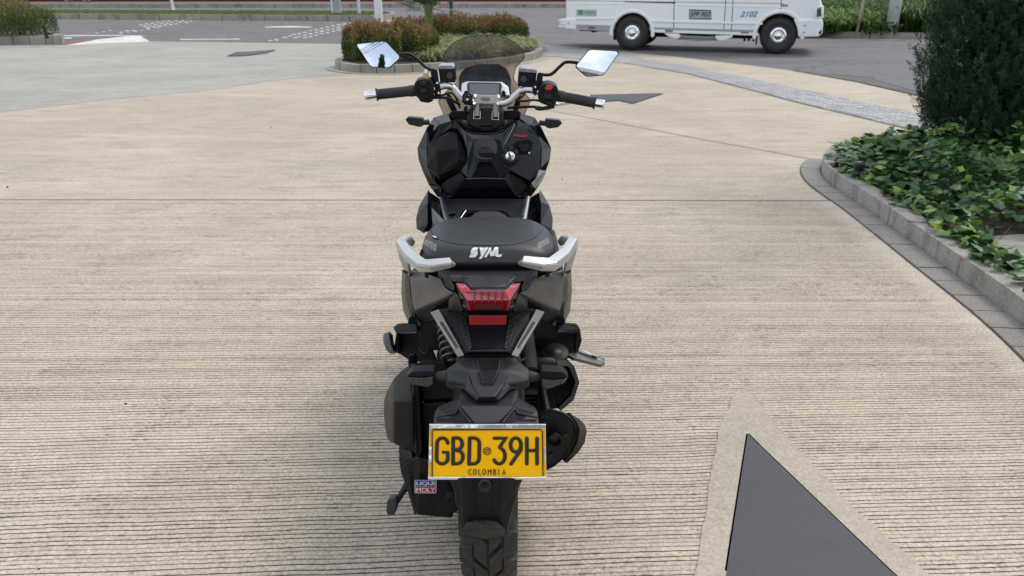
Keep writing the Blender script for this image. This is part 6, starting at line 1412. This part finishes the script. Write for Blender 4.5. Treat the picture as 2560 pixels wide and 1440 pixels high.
facet2('strip_line', [(1013, 682, 1.985), (1023, 686, 1.94), (1026, 735, 1.945), (1039, 796, 1.95), (1029, 802, 1.985), (1014, 745, 2.0)], [(0, 1, 2, 5), (5, 2, 3, 4)], .004, 'matte2', 1216.5, bevel=.001)
both(panel, 'strip_clip', [(1005, 673), (1024, 680), (1024, 686), (1012, 684), (1004, 678)], 1.96, .03, 'gloss', cx=1216.5)
both(panel, 'lower_side_cap', [(1019, 810), (1021, 796), (1025, 791), (1040, 800), (1052, 812)], 1.955, .02, 'matte', cx=1216.5)
panel('under_tail', [(1082, 775, 1.80), (1120, 770, 1.75), (1150, 782, 1.72), (1290, 782, 1.72), (1320, 770, 1.75), (1358, 775, 1.80), (1345, 830, 1.84), (1095, 830, 1.84)], 1.8, .05, 'dark', bevel=.004)

# ---------- V arms and number bracket
for s_, pts, slot in ((0, [(1075, 781, 1.735), (1097, 773, 1.72), (1161, 888, 1.60), (1144, 893, 1.605)], [(1098, 806), (1103, 804), (1142, 867), (1138, 868)]), (1, [(1362, 780, 1.735), (1341, 773, 1.72), (1278, 888, 1.60), (1295, 893, 1.605)], [(1339, 806), (1334, 804), (1296, 867), (1300, 868)])):
    a_ = panel('tail_arm', pts, 1.7, .012, 'champ', bevel=.002)
    def ay(y): return 1.735 + (y - 775) / 115 * -.127 - .0035
    panel('arm_slot', [(x, y, ay(y) - .007) for x, y in slot], 1.65, .003, simple('slot_dark', (.07, .065, .06), .5), a_, .0005)
    MB().ribbon([B(slot[0][0] - 4 * (1 if s_ == 0 else -1), slot[0][1] - 2, ay(slot[0][1]) - .003), B(slot[3][0] - 2 * (1 if s_ == 0 else -1), slot[3][1] + 1, ay(slot[3][1]) - .003)], .0005, .0006, (0, -1, .3)).build('arm_line', M['chrome'], a_)
ctr = facet('tail_skirt', [(1115, 779, 1.725), (1325, 779, 1.725), (1322, 800, 1.70), (1280, 886, 1.61), (1160, 886, 1.61), (1118, 800, 1.70), (1140, 779, 1.715), (1172, 880, 1.605), (1268, 880, 1.605), (1299, 779, 1.715), (1170, 795, 1.705), (1180, 870, 1.618), (1260, 870, 1.618), (1270, 795, 1.705)],
      [(0, 6, 7, 4, 5), (6, 10, 11, 7), (9, 1, 2, 3, 8), (9, 8, 12, 13), (10, 13, 12, 11), (7, 11, 12, 8), (4, 7, 8, 3), (6, 9, 13, 10)], .02, 'matte', bevel=.002)
both(panel, 'skirt_rib_panel', [(1143, 782, 1.707), (1166, 790, 1.700), (1180, 868, 1.612), (1172, 876, 1.603)], 1.7, .003, 'carbon2', ctr, cx=1220, bevel=.0008)
for pts in ([(1141, 782), (1172, 877), (1268, 877), (1299, 782)],): MB().ribbon([B(x, y, 1.722 - (y - 779) / 100 * .122) for x, y in pts], .0022, .003, (0, -1, .3)).build('skirt_edge', M['matte2'], ctr)
rf = panel('reflector', [(1174, 788.5), (1264.5, 788.5), (1266, 790), (1266, 817), (1264.5, 818.5), (1174, 818.5), (1172.5, 817), (1172.5, 790)], 1.685, .006, 'reflector', bevel=.001)
panel('reflector_seat', [(1170, 787), (1268, 787), (1268, 821), (1170, 821)], 1.69, .012, 'matte', bevel=.002)
fmv = [(1157, 893, 1.60), (1287, 893, 1.60), (1295, 905, 1.57), (1322, 925, 1.545), (1323, 966, 1.53), (1310, 974, 1.53), (1277, 974, 1.49), (1242, 1005, 1.448), (1192, 1005, 1.448), (1160, 974, 1.49), (1127, 974, 1.53), (1115, 966, 1.53), (1115, 925, 1.545), (1144, 905, 1.57), (1170, 925, 1.515), (1268, 925, 1.515), (1178, 960, 1.485), (1260, 960, 1.485), (1238, 992, 1.442), (1197, 992, 1.442), (1115, 952, 1.52), (1323, 952, 1.52)]
fm = facet('number_bracket', fmv, [(0, 1, 2, 15, 14, 13), (13, 14, 16, 20, 12), (20, 16, 9, 10, 11), (2, 3, 21, 17, 15), (21, 4, 5, 6, 17), (14, 15, 17, 16), (16, 17, 18, 19), (16, 19, 8, 9), (17, 6, 7, 18), (19, 18, 7, 8)], .03, 'matte2', bevel=.003)
both(panel, 'bracket_rib_panel', [(1169, 929, 1.508), (1178, 962, 1.479), (1198, 996, 1.438), (1191, 1001, 1.445), (1164, 972, 1.483)], 1.5, .003, 'carbon2', fm, cx=1219, bevel=.0006)
rc = facet('bracket_recess', [(1192, 899, 1.580), (1251, 899, 1.580), (1246, 925, 1.510), (1234, 958, 1.4835), (1206, 958, 1.4835), (1197, 925, 1.510)], [(0, 1, 2, 5), (5, 2, 3, 4)], .004, 'matte', fm, bevel=.0008)
MB().ribbon([B(x, y, yy - .002) for x, y, yy in [(1193, 900, 1.580), (1198, 925, 1.510), (1207, 958, 1.483), (1232, 958, 1.483), (1246, 925, 1.510), (1250, 900, 1.580)]], .0012, .0012, (0, -1, .4)).build('recess_edge', M['dark'], fm)
MB().ribbon([B(1218.5 + 5.5 * cos(a), 921 + 4.5 * sin(a), 1.51) for a in np.linspace(.4, 5.2, 10)], .0009, .001, (0, -1, .4)).build('cast_mark', M['dark'], fm)

# ---------- rear turn signals
for P_, ln_, stalk, X in (([(1016, 941), (1030, 929), (1083, 927), (1086, 931), (1085, 961), (1070, 970), (1030, 962)], [(1018, 943), (1060, 945), (1083, 941), (1083, 960), (1069, 968), (1031, 961)], [(1084, 941), (1100, 940), (1116, 940)], 0), ([(1351, 930), (1354, 927), (1407, 930), (1421, 945), (1410, 960), (1367, 975), (1352, 967)], [(1354, 946), (1382, 951), (1418, 946), (1409, 958), (1368, 973), (1354, 965)], [(1354, 943), (1338, 942), (1322, 941)], 1)):
    s_ = panel('rear_turn_signal', P_, 1.535, .03, 'matte', bevel=.004, d=Vector((0, 1, .05)))
    le = panel('signal_lens', ln_, 1.531, .006, 'smoke', s_, .002)
    for k_ in range(4):
        a = ln_[0][0] + 10 + k_ * 12; panel('lens_rib', [(a, 949), (a + 8, 950), (a + 8, 958), (a, 957)], 1.5295, .002, simple('lens_grey', (.05, .05, .053), .2), s_, .0008)
    MB().tube([B(*q_, 1.55) for q_ in stalk], [.0065, .0105, .013], 14).build('stalk', M['rubber'], s_)

# ---------- rear fender, plate, mud flap
fdv = [(1152, 975, 1.50), (1295, 975, 1.50), (1296, 1000, 1.47), (1336, 1022, 1.46), (1344, 1030, 1.45), (1349, 1066, 1.41), (1083, 1066, 1.41), (1086, 1030, 1.45), (1094, 1022, 1.46), (1144, 1000, 1.47), (1152, 1015, 1.43), (1285, 1015, 1.43), (1190, 1060, 1.385), (1240, 1060, 1.385), (1160, 1062, 1.40), (1275, 1062, 1.40)]
facet('rear_fender', fdv, [(0, 1, 2, 11, 10, 9), (9, 10, 12, 14, 6, 7, 8), (2, 3, 4, 5, 15, 13, 11), (10, 11, 13, 12), (14, 12, 13, 15), (6, 14, 15, 5)], .04, 'matte2', bevel=.005, seg=3)
both(MB and (lambda n_, pts, *a, **k: MB().ribbon([PT(p, 1.4) for p in pts], .0025, .003, (0, -1, .3)).build(n_, M['matte2'], bike)), 'fender_ridge', [(1092, 1043, 1.428), (1140, 1033, 1.426), (1146, 1020, 1.430), (1176, 1056, 1.392)], cx=1217)
panel('fender_core', [(1120, 1060), (1312, 1060), (1310, 1200), (1125, 1200)], 1.42, .06, 'matte', bevel=.006)
pc = B(1218, 1130, 1.372); 
def PLT(px, py, lift=0):
    Yp = 1.384 - (py - 1061) / 138 * .032; return B(px, py, Yp - lift)
pf = MB()
plate = MB().prism([PLT(x, y) for x, y in [(1074, 1062), (1363, 1062), (1365, 1197), (1071, 1198)]], (0, .003, 0)).build('number_plate', M['yellow'], bike, .0006)
# chromed frame: top, bottom, and clasps at the sides
def crink(name, pts, th=.0035):
    o = MB().prism([PLT(x, y, .0035) for x, y in pts], (0, th, 0)).build(name, M['foil'], plate, .001); return o
M['foil'] = simple('chromed_plastic', (.86, .87, .89), .12, 1, .05); t_ = M['foil'].node_tree; bump(t_, t_.nodes['Principled BSDF'], noise(t_, objc(t_), 30, 2, .5), .35, .004)
crink('plate_frame', [(1073, 1061), (1364, 1061), (1364, 1071.5), (1074, 1071)])
crink('plate_frame', [(1070, 1192.5), (1096, 1192.5), (1200, 1193), (1330, 1193.5), (1366, 1192), (1366, 1199), (1070, 1199.5)])
crink('plate_frame', [(1073, 1114), (1079, 1118), (1079, 1154), (1071.5, 1158)])
crink('plate_frame', [(1364, 1116), (1360, 1120), (1361, 1156), (1365, 1160)])
crink('plate_frame', [(1073.5, 1071), (1075.5, 1071), (1072.8, 1192), (1070.5, 1192)], .0025)
crink('plate_frame', [(1362.5, 1071), (1364, 1071), (1366, 1192), (1364, 1192)], .0025)
def bead(name, pts, w, h, mat, closed=False, parent=plate, lift=.0012): return MB().ribbon([PLT(x, y, lift) for x, y in pts], w, h, (0, -1, 0), closed).build(name, M[mat], parent)
bead('plate_border', [(1080.5, 1190), (1080.5, 1079), (1083, 1074.5), (1353, 1074.5), (1356, 1079), (1357.5, 1190)], .0012, .0009, 'ink')
def arc(cx_, cy_, rx, ry, a0, a1, n_=10): return [(cx_ + rx * cos(radians(a)), cy_ + ry * sin(radians(a))) for a in np.linspace(a0, a1, n_)]
Q = lambda L_: [(940 + x / 3.429, 1020 + y / 3.429) for x, y in L_]
W_ = .0040; Hh = .0012; top_, bot_ = 258, 480
ch = {
 'G': [arc(569, 305, 46, 47, -5, -175, 12) + arc(567, 433, 48, 47, 180, 5, 12) + [(613, 380), (578, 380)]],
 'B': [[(662, 258), (660, 480)], [(662, 258), (695, 258)] + arc(697, 308, 42, 50, -90, 90, 12) + [(664, 360)], [(664, 362), (697, 362)] + arc(697, 421, 48, 58, -90, 90, 12) + [(660, 480)]],
 'D': [[(803, 258), (797, 480)], [(803, 258), (835, 258)] + arc(838, 306, 48, 48, -90, 0, 7) + [(884, 420)] + arc(836, 430, 48, 50, 0, 90, 7) + [(797, 480)]],
 '3': [[(1014, 260), (1110, 260), (1058, 340)] + arc(1056, 412, 50, 68, -80, 150, 14)],
 '9': [arc(1198, 318, 45, 60, 0, 360, 22), [(1243, 330), (1240, 362), (1158, 480)]],
 'H': [[(1293, 260), (1293, 478)], [(1380, 260), (1380, 478)], [(1293, 366), (1380, 366)]]}
for k_, ss in ch.items():
    mb = MB()
    for j, s_ in enumerate(ss):
        P_ = [PLT(x, y, .0010 + .00012 * j) for x, y in Q(s_)]; mb.ribbon(P_, W_, Hh, (0, -1, 0), k_ == '9' and j == 0)
    mb.build('letter', M['ink'], plate)
bead('plate_seal', [(1218 + 8.8 * cos(a), 1128 + 9 * sin(a)) for a in np.linspace(0, 2 * pi, 25)[:-1]], .0009, .0007, 'ink', True)
for s_ in ([(1213, 1127), (1213, 1132)], [(1217, 1126), (1217, 1133)], [(1213, 1124), (1224, 1124)], [(1221.5, 1124), (1221, 1133)]): bead('plate_seal', s_, .0006, .0006, 'ink')
cw = 14.0 / 1; x0_ = 1170.5; gl = {'C': [arc(5, 5.5, 4, 4.5, -50, -180, 6) + arc(5, 9.5, 4, 4.5, 180, 50, 6)], 'O': [arc(4.5, 7.5, 3.8, 6.5, 0, 360, 14)], 'L': [[(1.5, 1), (1.5, 14), (7, 14)]], 'M': [[(.5, 14), (.5, 1), (4, 7), (7.5, 1), (7.5, 14)]], 'B': [[(1, 1), (1, 14)], [(1, 1), (5, 2), (6, 4.5), (4, 7), (6.5, 9), (6.5, 12), (5, 14), (1, 14)]], 'I': [[(3, 1), (3, 14)]], 'A': [[(.5, 14), (4, 1), (7.5, 14)], [(1.8, 10), (6.2, 10)]]}
xs_ = [1171, 1182.5, 1195.5, 1206, 1220, 1233, 1244, 1256]
for x_, c_ in zip(xs_, 'COLOMBIA'):
    mb = MB()
    for j, s_ in enumerate(gl[c_]): mb.ribbon([PLT(x_ + a, 1172.5 + b, .0008 + .0001 * j) for a, b in s_], .00085, .0007, (0, -1, 0), n=6)
    mb.build('letter', M['ink'], plate)
# mud flap
flv = [(1127, 1200, 1.40), (1307, 1200, 1.40), (1296, 1226, 1.41), (1288, 1270, 1.425), (1280, 1300, 1.43), (1264, 1341, 1.42), (1220, 1349, 1.415), (1175, 1344, 1.42), (1159, 1329, 1.425), (1150, 1290, 1.43), (1144, 1253, 1.425), (1137, 1222, 1.41),
       (1160, 1200, 1.392), (1276, 1200, 1.392), (1250, 1295, 1.41), (1180, 1295, 1.41), (1164, 1324, 1.418), (1258, 1330, 1.415)]
fl = facet('mud_flap', flv, [(0, 12, 15, 16, 8, 9, 10, 11), (12, 13, 14, 15), (13, 1, 2, 3, 4, 5, 17, 14), (15, 14, 17, 5, 6, 7, 8, 16)], .012, 'matte', bevel=.003)
facet('flap_cup', [(1160, 1326, 1.4), (1170, 1306, 1.405), (1192, 1299, 1.408), (1222, 1298, 1.408), (1244, 1303, 1.406), (1262, 1322, 1.402), (1262, 1338, 1.41), (1220, 1347, 1.408), (1178, 1342, 1.41), (1216, 1318, 1.392), (1190, 1322, 1.392), (1242, 1322, 1.392)], [(0, 1, 10), (1, 2, 10), (2, 3, 9, 10), (3, 4, 11, 9), (4, 5, 11), (5, 6, 11), (6, 7, 9, 11), (7, 8, 10, 9), (8, 0, 10)], .01, 'matte2', fl, bevel=.003, seg=3)
for x_ in (1183, 1190, 1235, 1252): MB().ribbon([B(x_, 1203, 1.390), B(x_ + (1219 - x_) * .12, 1288, 1.407)], .0015, .0012, (0, -1, .1)).build('flap_rib', M['matte'], fl)
bb = MB(); bb.lathe(B(1214, 1216, 1.391), (0, -1, .15), [(0, .0145), (.004, .014), (.006, .011), (.003, .008), (.003, .0)], 24); bb.build('flap_boss', M['matte2'], fl); bolt(1214, 1217, 1.386, .0045, 'matte', fl)
fl.location = (0, -.047, .037)
# ---------- left side: air box, transmission case, side stand, sticker
def ab_y(x, y):
    u = max(0, (1030 - x) / 72.0); return 1.62 + .05 * u + .17 * max(0, (u - .62) / .38) ** 1.3 + .17 * max(0, (1004 - y) / 85.0) * (.35 + .65 * u) + .06 * max(0, (y - 1092) / 50)
ab = curved('air_box', [(959, 1030), (960, 1002), (967, 978), (984, 947), (1004, 926), (1021, 915), (1030, 926), (1034, 1000), (1036, 1130), (1020, 1124), (1000, 1116), (980, 1107), (970, 1100), (964, 1075)], ab_y, .06, 'matte', bevel=.004)
if False: ab = facet('air_box', [(959, 1005, 1.86), (967, 978, 1.86), (985, 946, 1.86), (1004, 926, 1.85), (1021, 915, 1.84), (1026, 930, 1.72), (1028, 1000, 1.66), (1029, 1100, 1.62), (1030, 1126, 1.62), (1003, 1118, 1.66), (970, 1104, 1.74), (962, 1060, 1.80), (958, 1030, 1.84), (975, 1008, 1.76), (1004, 1004, 1.70), (1000, 1090, 1.66), (1010, 940, 1.80)],
    [(0, 1, 2, 13, 12), (2, 3, 16, 14, 13), (3, 4, 5, 16), (16, 5, 6, 14), (13, 14, 15, 10, 11, 12), (14, 6, 7, 15), (15, 7, 8, 9, 10)], .06, 'matte', bevel=.006, seg=3)
panel('air_box_band', [(1021, 912), (1042, 912), (1050, 1000), (1057, 1128), (1048, 1142), (1030, 1130), (1026, 1000)], 1.64, .05, 'matte', bevel=.004)
MB().ribbon([B(1031, 915, 1.636), B(1036, 1000, 1.636), B(1041, 1130, 1.636)], .003, .003, (0, -1, .3)).build('band_rib', M['matte2'], ab)
MB().lathe(B(1022, 1022, 1.66), (-.2, -1, .2), [(0, .018), (.006, .017), (.004, .012), (0, .008)], 20).build('air_box_boss', M['matte'], ab)
MB().ribbon([B(998, 968, 1.765), B(1006, 978, 1.745), B(1003, 984, 1.745), B(1010, 975, 1.74)], .0012, .0015, (-.3, -1, .3)).build('cast_mark', M['dark'], ab)
panel('air_box_inner', [(1042, 905), (1115, 900), (1145, 960), (1142, 998), (1120, 1002), (1052, 1006), (1046, 950)], 1.70, .06, 'matte', bevel=.008)
panel('air_box_inner', [(1050, 1008), (1120, 1004), (1130, 1040), (1090, 1070), (1075, 1150), (1058, 1140)], 1.69, .06, 'matte', bevel=.006)
panel('support_strut', [(1020, 888), (1037, 884), (1042, 912), (1045, 925), (1020, 928)], 1.80, .03, 'matte', bevel=.003)
tcv = [(996, 1118, 1.72), (1030, 1130, 1.67), (1031, 1150, 1.66), (1046, 1145, 1.64), (1075, 1150, 1.64), (1120, 1180, 1.64), (1146, 1250, 1.66), (1132, 1286, 1.66), (1131, 1297, 1.66), (1041, 1289, 1.66), (1027, 1255, 1.68), (1010, 1205, 1.70), (998, 1160, 1.72), (1024, 1158, 1.675), (1030, 1225, 1.67)]
facet('transmission_case', tcv, [(0, 1, 2, 13, 12), (12, 13, 14, 10, 11), (2, 3, 4, 5, 6, 7, 8, 9, 14, 13), (14, 9, 10)], .35, 'engine', bevel=.006, d=Vector((0, 1, .02)))
panel('ribbed_cover', [(997, 1145), (1020, 1150), (1029, 1225), (1041, 1288), (1036, 1286), (1018, 1225), (1002, 1180)], 1.668, .006, 'carbon2', bevel=.001)
panel('case_block', [(1096, 1205), (1146, 1208), (1142, 1282), (1095, 1284)], 1.655, .02, 'engine', bevel=.003)
panel('case_pocket', [(1116, 1226), (1134, 1232), (1134, 1242), (1118, 1250), (1114, 1250)], 1.65, .01, 'dark', bevel=.002)
sk = panel('oil_sticker', [(1038, 1200), (1090, 1200.5), (1091.5, 1202), (1090.5, 1232), (1089, 1233.5), (1038, 1233), (1036.5, 1231.5), (1036.5, 1201.5)], 1.632, .0012, simple('sticker_rim', (.55, .56, .6), .3), bevel=0)
def skp(px, py, l_=.001): return B(px, py, 1.632 - l_)
MB().prism([skp(x, y) for x, y in [(1039, 1202), (1088.5, 1202.5), (1088, 1216.3), (1038.8, 1216)]], (0, .0008, 0)).build('sticker_field', M['logoblue'], sk)
MB().prism([skp(x, y) for x, y in [(1038.8, 1217.5), (1088, 1217.8), (1088, 1231.5), (1038.8, 1231)]], (0, .0008, 0)).build('sticker_field', M['logored'], sk)
for s_, y0, y1, x0, x1 in (('LIQUI', 1204, 1214.6, 1041.5, 1086), ('MOLY', 1219.2, 1229.8, 1041, 1087)):
    mm = text_on('lettering', s_, lambda u, v: skp(x0 + (x1 - x0) * u, y1 + (y0 - y1) * v, .0018), (0, -.0003, 0), M['white'], sk)
    for dx, dz in ((.0004, 0), (-.0004, 0.0)):
        c_ = mm.copy(); COL.objects.link(c_); c_.location = (dx, -.0002 if dx > 0 else .0001, dz); c_.parent = sk
MB().tube([B(1018, 1212, 1.74), B(1003, 1236, 1.73), B(990, 1256, 1.72), B(984, 1275, 1.715)], [.010, .008, .008, .008], 12).build('side_stand', M['engine'], bike)
sf = MB().prism([B(x, y, 1.70) for x, y in [(967, 1254), (972, 1247), (985, 1246), (992, 1250), (991, 1276), (986, 1288), (978, 1290), (969, 1289), (965, 1280)]], (0, .035, -.012)).build('stand_foot', simple('stand_foot_grey', (.045, .045, .047), .5), bike, .005, 3)
# ---------- rear shock with spring, hanger, linkage on both sides
sh = B(1128, 870, 1.80); sh0, sh1 = B(1120, 810, 1.82), B(1134, 925, 1.74); ax = (sh1 - sh0); Ls = ax.length; ax.normalize(); u_ = ax.orthogonal().normalized(); v_ = ax.cross(u_)
shk = MB().tube([sh0, sh1], .014, 14).build('shock_absorber', M['engine'], bike)
MB().tube([sh0 + ax * (Ls * t / 110) + (u_ * cos(t * .40) + v_ * sin(t * .40)) * .026 for t in range(111)], .0042, 8).build('spring', simple('spring_grey', (.10, .10, .10), .3, .4), shk)
MB().tube([sh0 + Vector((.19, 0, 0)), sh1 + Vector((.185, 0, 0))], .026, 14).build('shock_absorber', M['dark'], bike)
cable([(1048, 870, 1.9), (1058, 882, 1.88), (1070, 876, 1.87), (1068, 858, 1.87)], .002, 'matte2'); cable([(1150, 895, 1.75), (1170, 905, 1.72), (1290, 905, 1.7), (1330, 880, 1.8)], .003)
cable([(1078, 800, 1.86), (1092, 792, 1.85), (1104, 800, 1.84)], .003, 'matte2')
# left peg (folded) and its black bracket
lb_ = facet('peg_bracket', [(982, 818, 1.95), (995, 809, 1.95), (1042, 809, 1.95), (1045, 831, 1.93), (993, 833, 1.93), (996, 886, 1.93), (984, 876, 1.94), (990, 832, 1.94)], [(0, 1, 2, 3, 4, 7), (7, 4, 5, 6)], .06, 'matte2', bevel=.003)
panel('bracket_inner', [(994, 834), (1045, 832), (1070, 850), (1090, 900), (1030, 905), (997, 884)], 1.99, .03, 'dark', bevel=.003)
pg = panel('passenger_peg', [(955, 839, 1.90), (962, 832, 1.90), (971, 830, 1.91), (977, 862, 1.92), (987, 885, 1.93), (974, 885, 1.92), (965, 874, 1.90), (956, 855, 1.90)], 1.91, .045, simple('peg_grey', (.52, .51, .49), .4, .1), bevel=.003)
panel('peg_hinge', [(972, 832), (980, 838), (981, 850), (986, 878), (976, 862)], 1.92, .02, 'matte', pg, .002)
rb_ = facet('peg_bracket', [(1392, 817, 1.95), (1410, 808, 1.95), (1442, 809, 1.95), (1450, 822, 1.94), (1455, 852, 1.93), (1445, 881, 1.93), (1438, 878, 1.93), (1441, 832, 1.94), (1393, 830, 1.93)], [(0, 1, 2, 3, 7, 8), (3, 4, 5, 6, 7)], .06, 'matte2', bevel=.003)
panel('bracket_inner', [(1340, 850), (1392, 828), (1441, 832), (1438, 880), (1400, 905), (1330, 905)], 2.0, .03, 'dark', bevel=.003)
pr_ = MB().prism([B(x, y, yy) for x, y, yy in [(1418, 886, 1.90), (1440, 874, 1.97), (1452, 875, 1.98), (1512, 896, 1.97), (1512, 906, 1.93), (1503, 911, 1.90), (1432, 893, 1.88)]], (0, .004, -.012)).build('passenger_peg', simple('peg_metal', (.16, .155, .145), .4, .6), bike, .002)
for a, b in (((1447, 879), (1478, 889)), ((1455, 878), (1490, 891)), ((1480, 894), (1504, 903))): MB().ribbon([B(*a, 1.945) , B(*b, 1.935)], .0022, .004, (0, -.3, 1)).build('peg_tooth', M['silverpaint'], pr_)
panel('peg_slot', [(1453, 882, 1.945), (1462, 881, 1.955), (1495, 893, 1.94), (1490, 898, 1.925)], 1.93, .002, M['ink'], pr_, .0005)
# right: engine covers, radiator shroud, filler cap, exhaust
panel('right_case', [(1330, 905), (1385, 905), (1388, 940), (1345, 942), (1340, 1015), (1318, 1015), (1310, 940)], 1.86, .05, 'engine', bevel=.005)
MB().tube([B(1336, 910, 1.84), B(1338, 905, 1.84), B(1380, 905, 1.84), B(1388, 912, 1.84)], .012, 12).build('hose', M['rubber'], bike)
MB().lathe(B(1388, 882, 1.88), (0, -.3, 1), [(-.02, .034), (.002, .036), (.004, .034), (.004, .022), (.007, .020), (.008, .0)], 28).build('oil_filler_cap', M['engine'], bike)
fin = MB()
for k_ in range(5): fin.box(B(1318, 975 + k_ * 9, 1.80), (.055, .05, .0045))
fin.build('cooling_fins', M['engine'], bike)
ecv = [(1388, 898, 1.84), (1417, 897, 1.84), (1436, 916, 1.84), (1449, 956, 1.84), (1435, 1000, 1.80), (1402, 1028, 1.76), (1395, 1022, 1.76), (1425, 990, 1.80), (1438, 955, 1.82), (1420, 915, 1.82), (1390, 915, 1.82)]
facet('engine_side_cover', ecv, [(0, 1, 2, 9, 10), (2, 3, 8, 9), (3, 4, 7, 8), (4, 5, 6, 7)], .06, 'matte', bevel=.003)
panel('cover_inner', [(1390, 914), (1420, 914), (1438, 955), (1426, 992), (1398, 1022), (1372, 1020), (1360, 960), (1385, 950)], 1.87, .03, 'dark', bevel=.003)
MB().tube([B(1356, 968, 1.80), B(1362, 1000, 1.74), B(1368, 1030, 1.70)], .010, 12).build('exhaust_bracket', M['matte'], bike)
MB().ribbon([B(1376, 990, 1.82), B(1386, 1005, 1.80), B(1384, 1012, 1.80), B(1374, 1008, 1.80)], .002, .003, (0, -1, .3)).build('wire_clip', M['matte2'], bike)
ecap = [(1348, 1034, 1.60), (1362, 1024, 1.60), (1378, 1020, 1.60), (1407, 1028, 1.60), (1425, 1040, 1.60), (1438, 1054, 1.60), (1442, 1072, 1.60), (1435, 1104, 1.60), (1420, 1134, 1.60), (1405, 1152, 1.60), (1385, 1168, 1.60), (1364, 1178, 1.60), (1350, 1176, 1.60)]
capP = [PT(p, 0) for p in ecap]; cc_ = sum(capP, Vector()) / len(capP); dirx = Vector((.0, .84, -.54)).normalized()
mb = MB(); m = len(capP); rings = [[p + dirx * .36 + (cc_ - p) * .35 for p in capP], [p + dirx * .26 + (cc_ - p) * .0 for p in capP], [p + dirx * .012 for p in capP], [p + (cc_ - p) * .06 for p in capP], [p + (cc_ - p) * .10 + dirx * .006 for p in capP], [p + (cc_ - p) * .16 + dirx * .006 for p in capP]]
vs = [v for r_ in rings for v in r_]; mb.add(vs, [(i * m + k_, i * m + (k_ + 1) % m, (i + 1) * m + (k_ + 1) % m, (i + 1) * m + k_) for i in range(5) for k_ in range(m)]); mb.add(rings[0], [tuple(range(m))])
mb.add(rings[5], [tuple(range(m))]); ex = mb.build('muffler', M['engine'], bike, .002)
rec = [(1358, 1086), (1366, 1078), (1382, 1076), (1396, 1084), (1402, 1096), (1396, 1116), (1380, 1128), (1362, 1130), (1354, 1118)]
panel('muffler_recess', rec, 1.603, .004, 'dark', ex, .001)
ot = MB().lathe(B(1386, 1096, 1.590) , (-.05, -1, .1), [(-.02, .017), (.012, .0175), (.014, .016), (.010, .0135), (-.02, .013)], 24).build('muffler_outlet', M['matte'], ex)
MB().lathe(B(1386, 1096, 1.592), (-.05, -1, .1), [(.0, .0134), (.001, 0)], 20).build('outlet_bore', M['ink'], ex)
for x_, y_ in ((1414, 1088), (1378, 1138), (1362, 1056)): bolt(x_, y_, 1.603, .0055, 'matte2', ex, name='muffler_bolt')
hsv = [(1420, 1030, 1.63), (1446, 1046, 1.65), (1460, 1058, 1.66), (1467, 1076, 1.66), (1462, 1106, 1.65), (1447, 1130, 1.63), (1417, 1159, 1.61), (1408, 1152, 1.61), (1428, 1134, 1.61), (1443, 1104, 1.61), (1449, 1074, 1.61), (1440, 1052, 1.61)]
facet('heat_shield', hsv, [(0, 1, 11), (1, 2, 3, 10, 11), (3, 4, 9, 10), (4, 5, 8, 9), (5, 6, 7, 8)], .24, 'matte', bevel=.003, d=Vector((.02, .84, -.52)))
# small ground things
for (x, y, s_) in ((316, 1017, .005), (20, 472, .008), (678, 322, .008), (1405, 452, .006), (100, 1432, .003)):
    p = G(x, y); mb = MB(); mb.lathe((p.x, p.y, .012), (0, 0, 1), [(0, s_), (s_ * .5, s_ * .9), (s_ * .9, s_ * .4), (s_, 0)], 7)
    tag(mb.build('pebble', M['soil'], None), {316: 'small dark pebble on the grooved concrete left of the scooter', 20: 'small dark stone at the far left above the straight joint', 678: 'dark speck of gravel on the smooth concrete left of the windscreen', 1405: 'tiny dark stone on the smooth concrete right of the leg shield', 100: 'tiny grit stone at the bottom left corner'}[x], 'pebble')
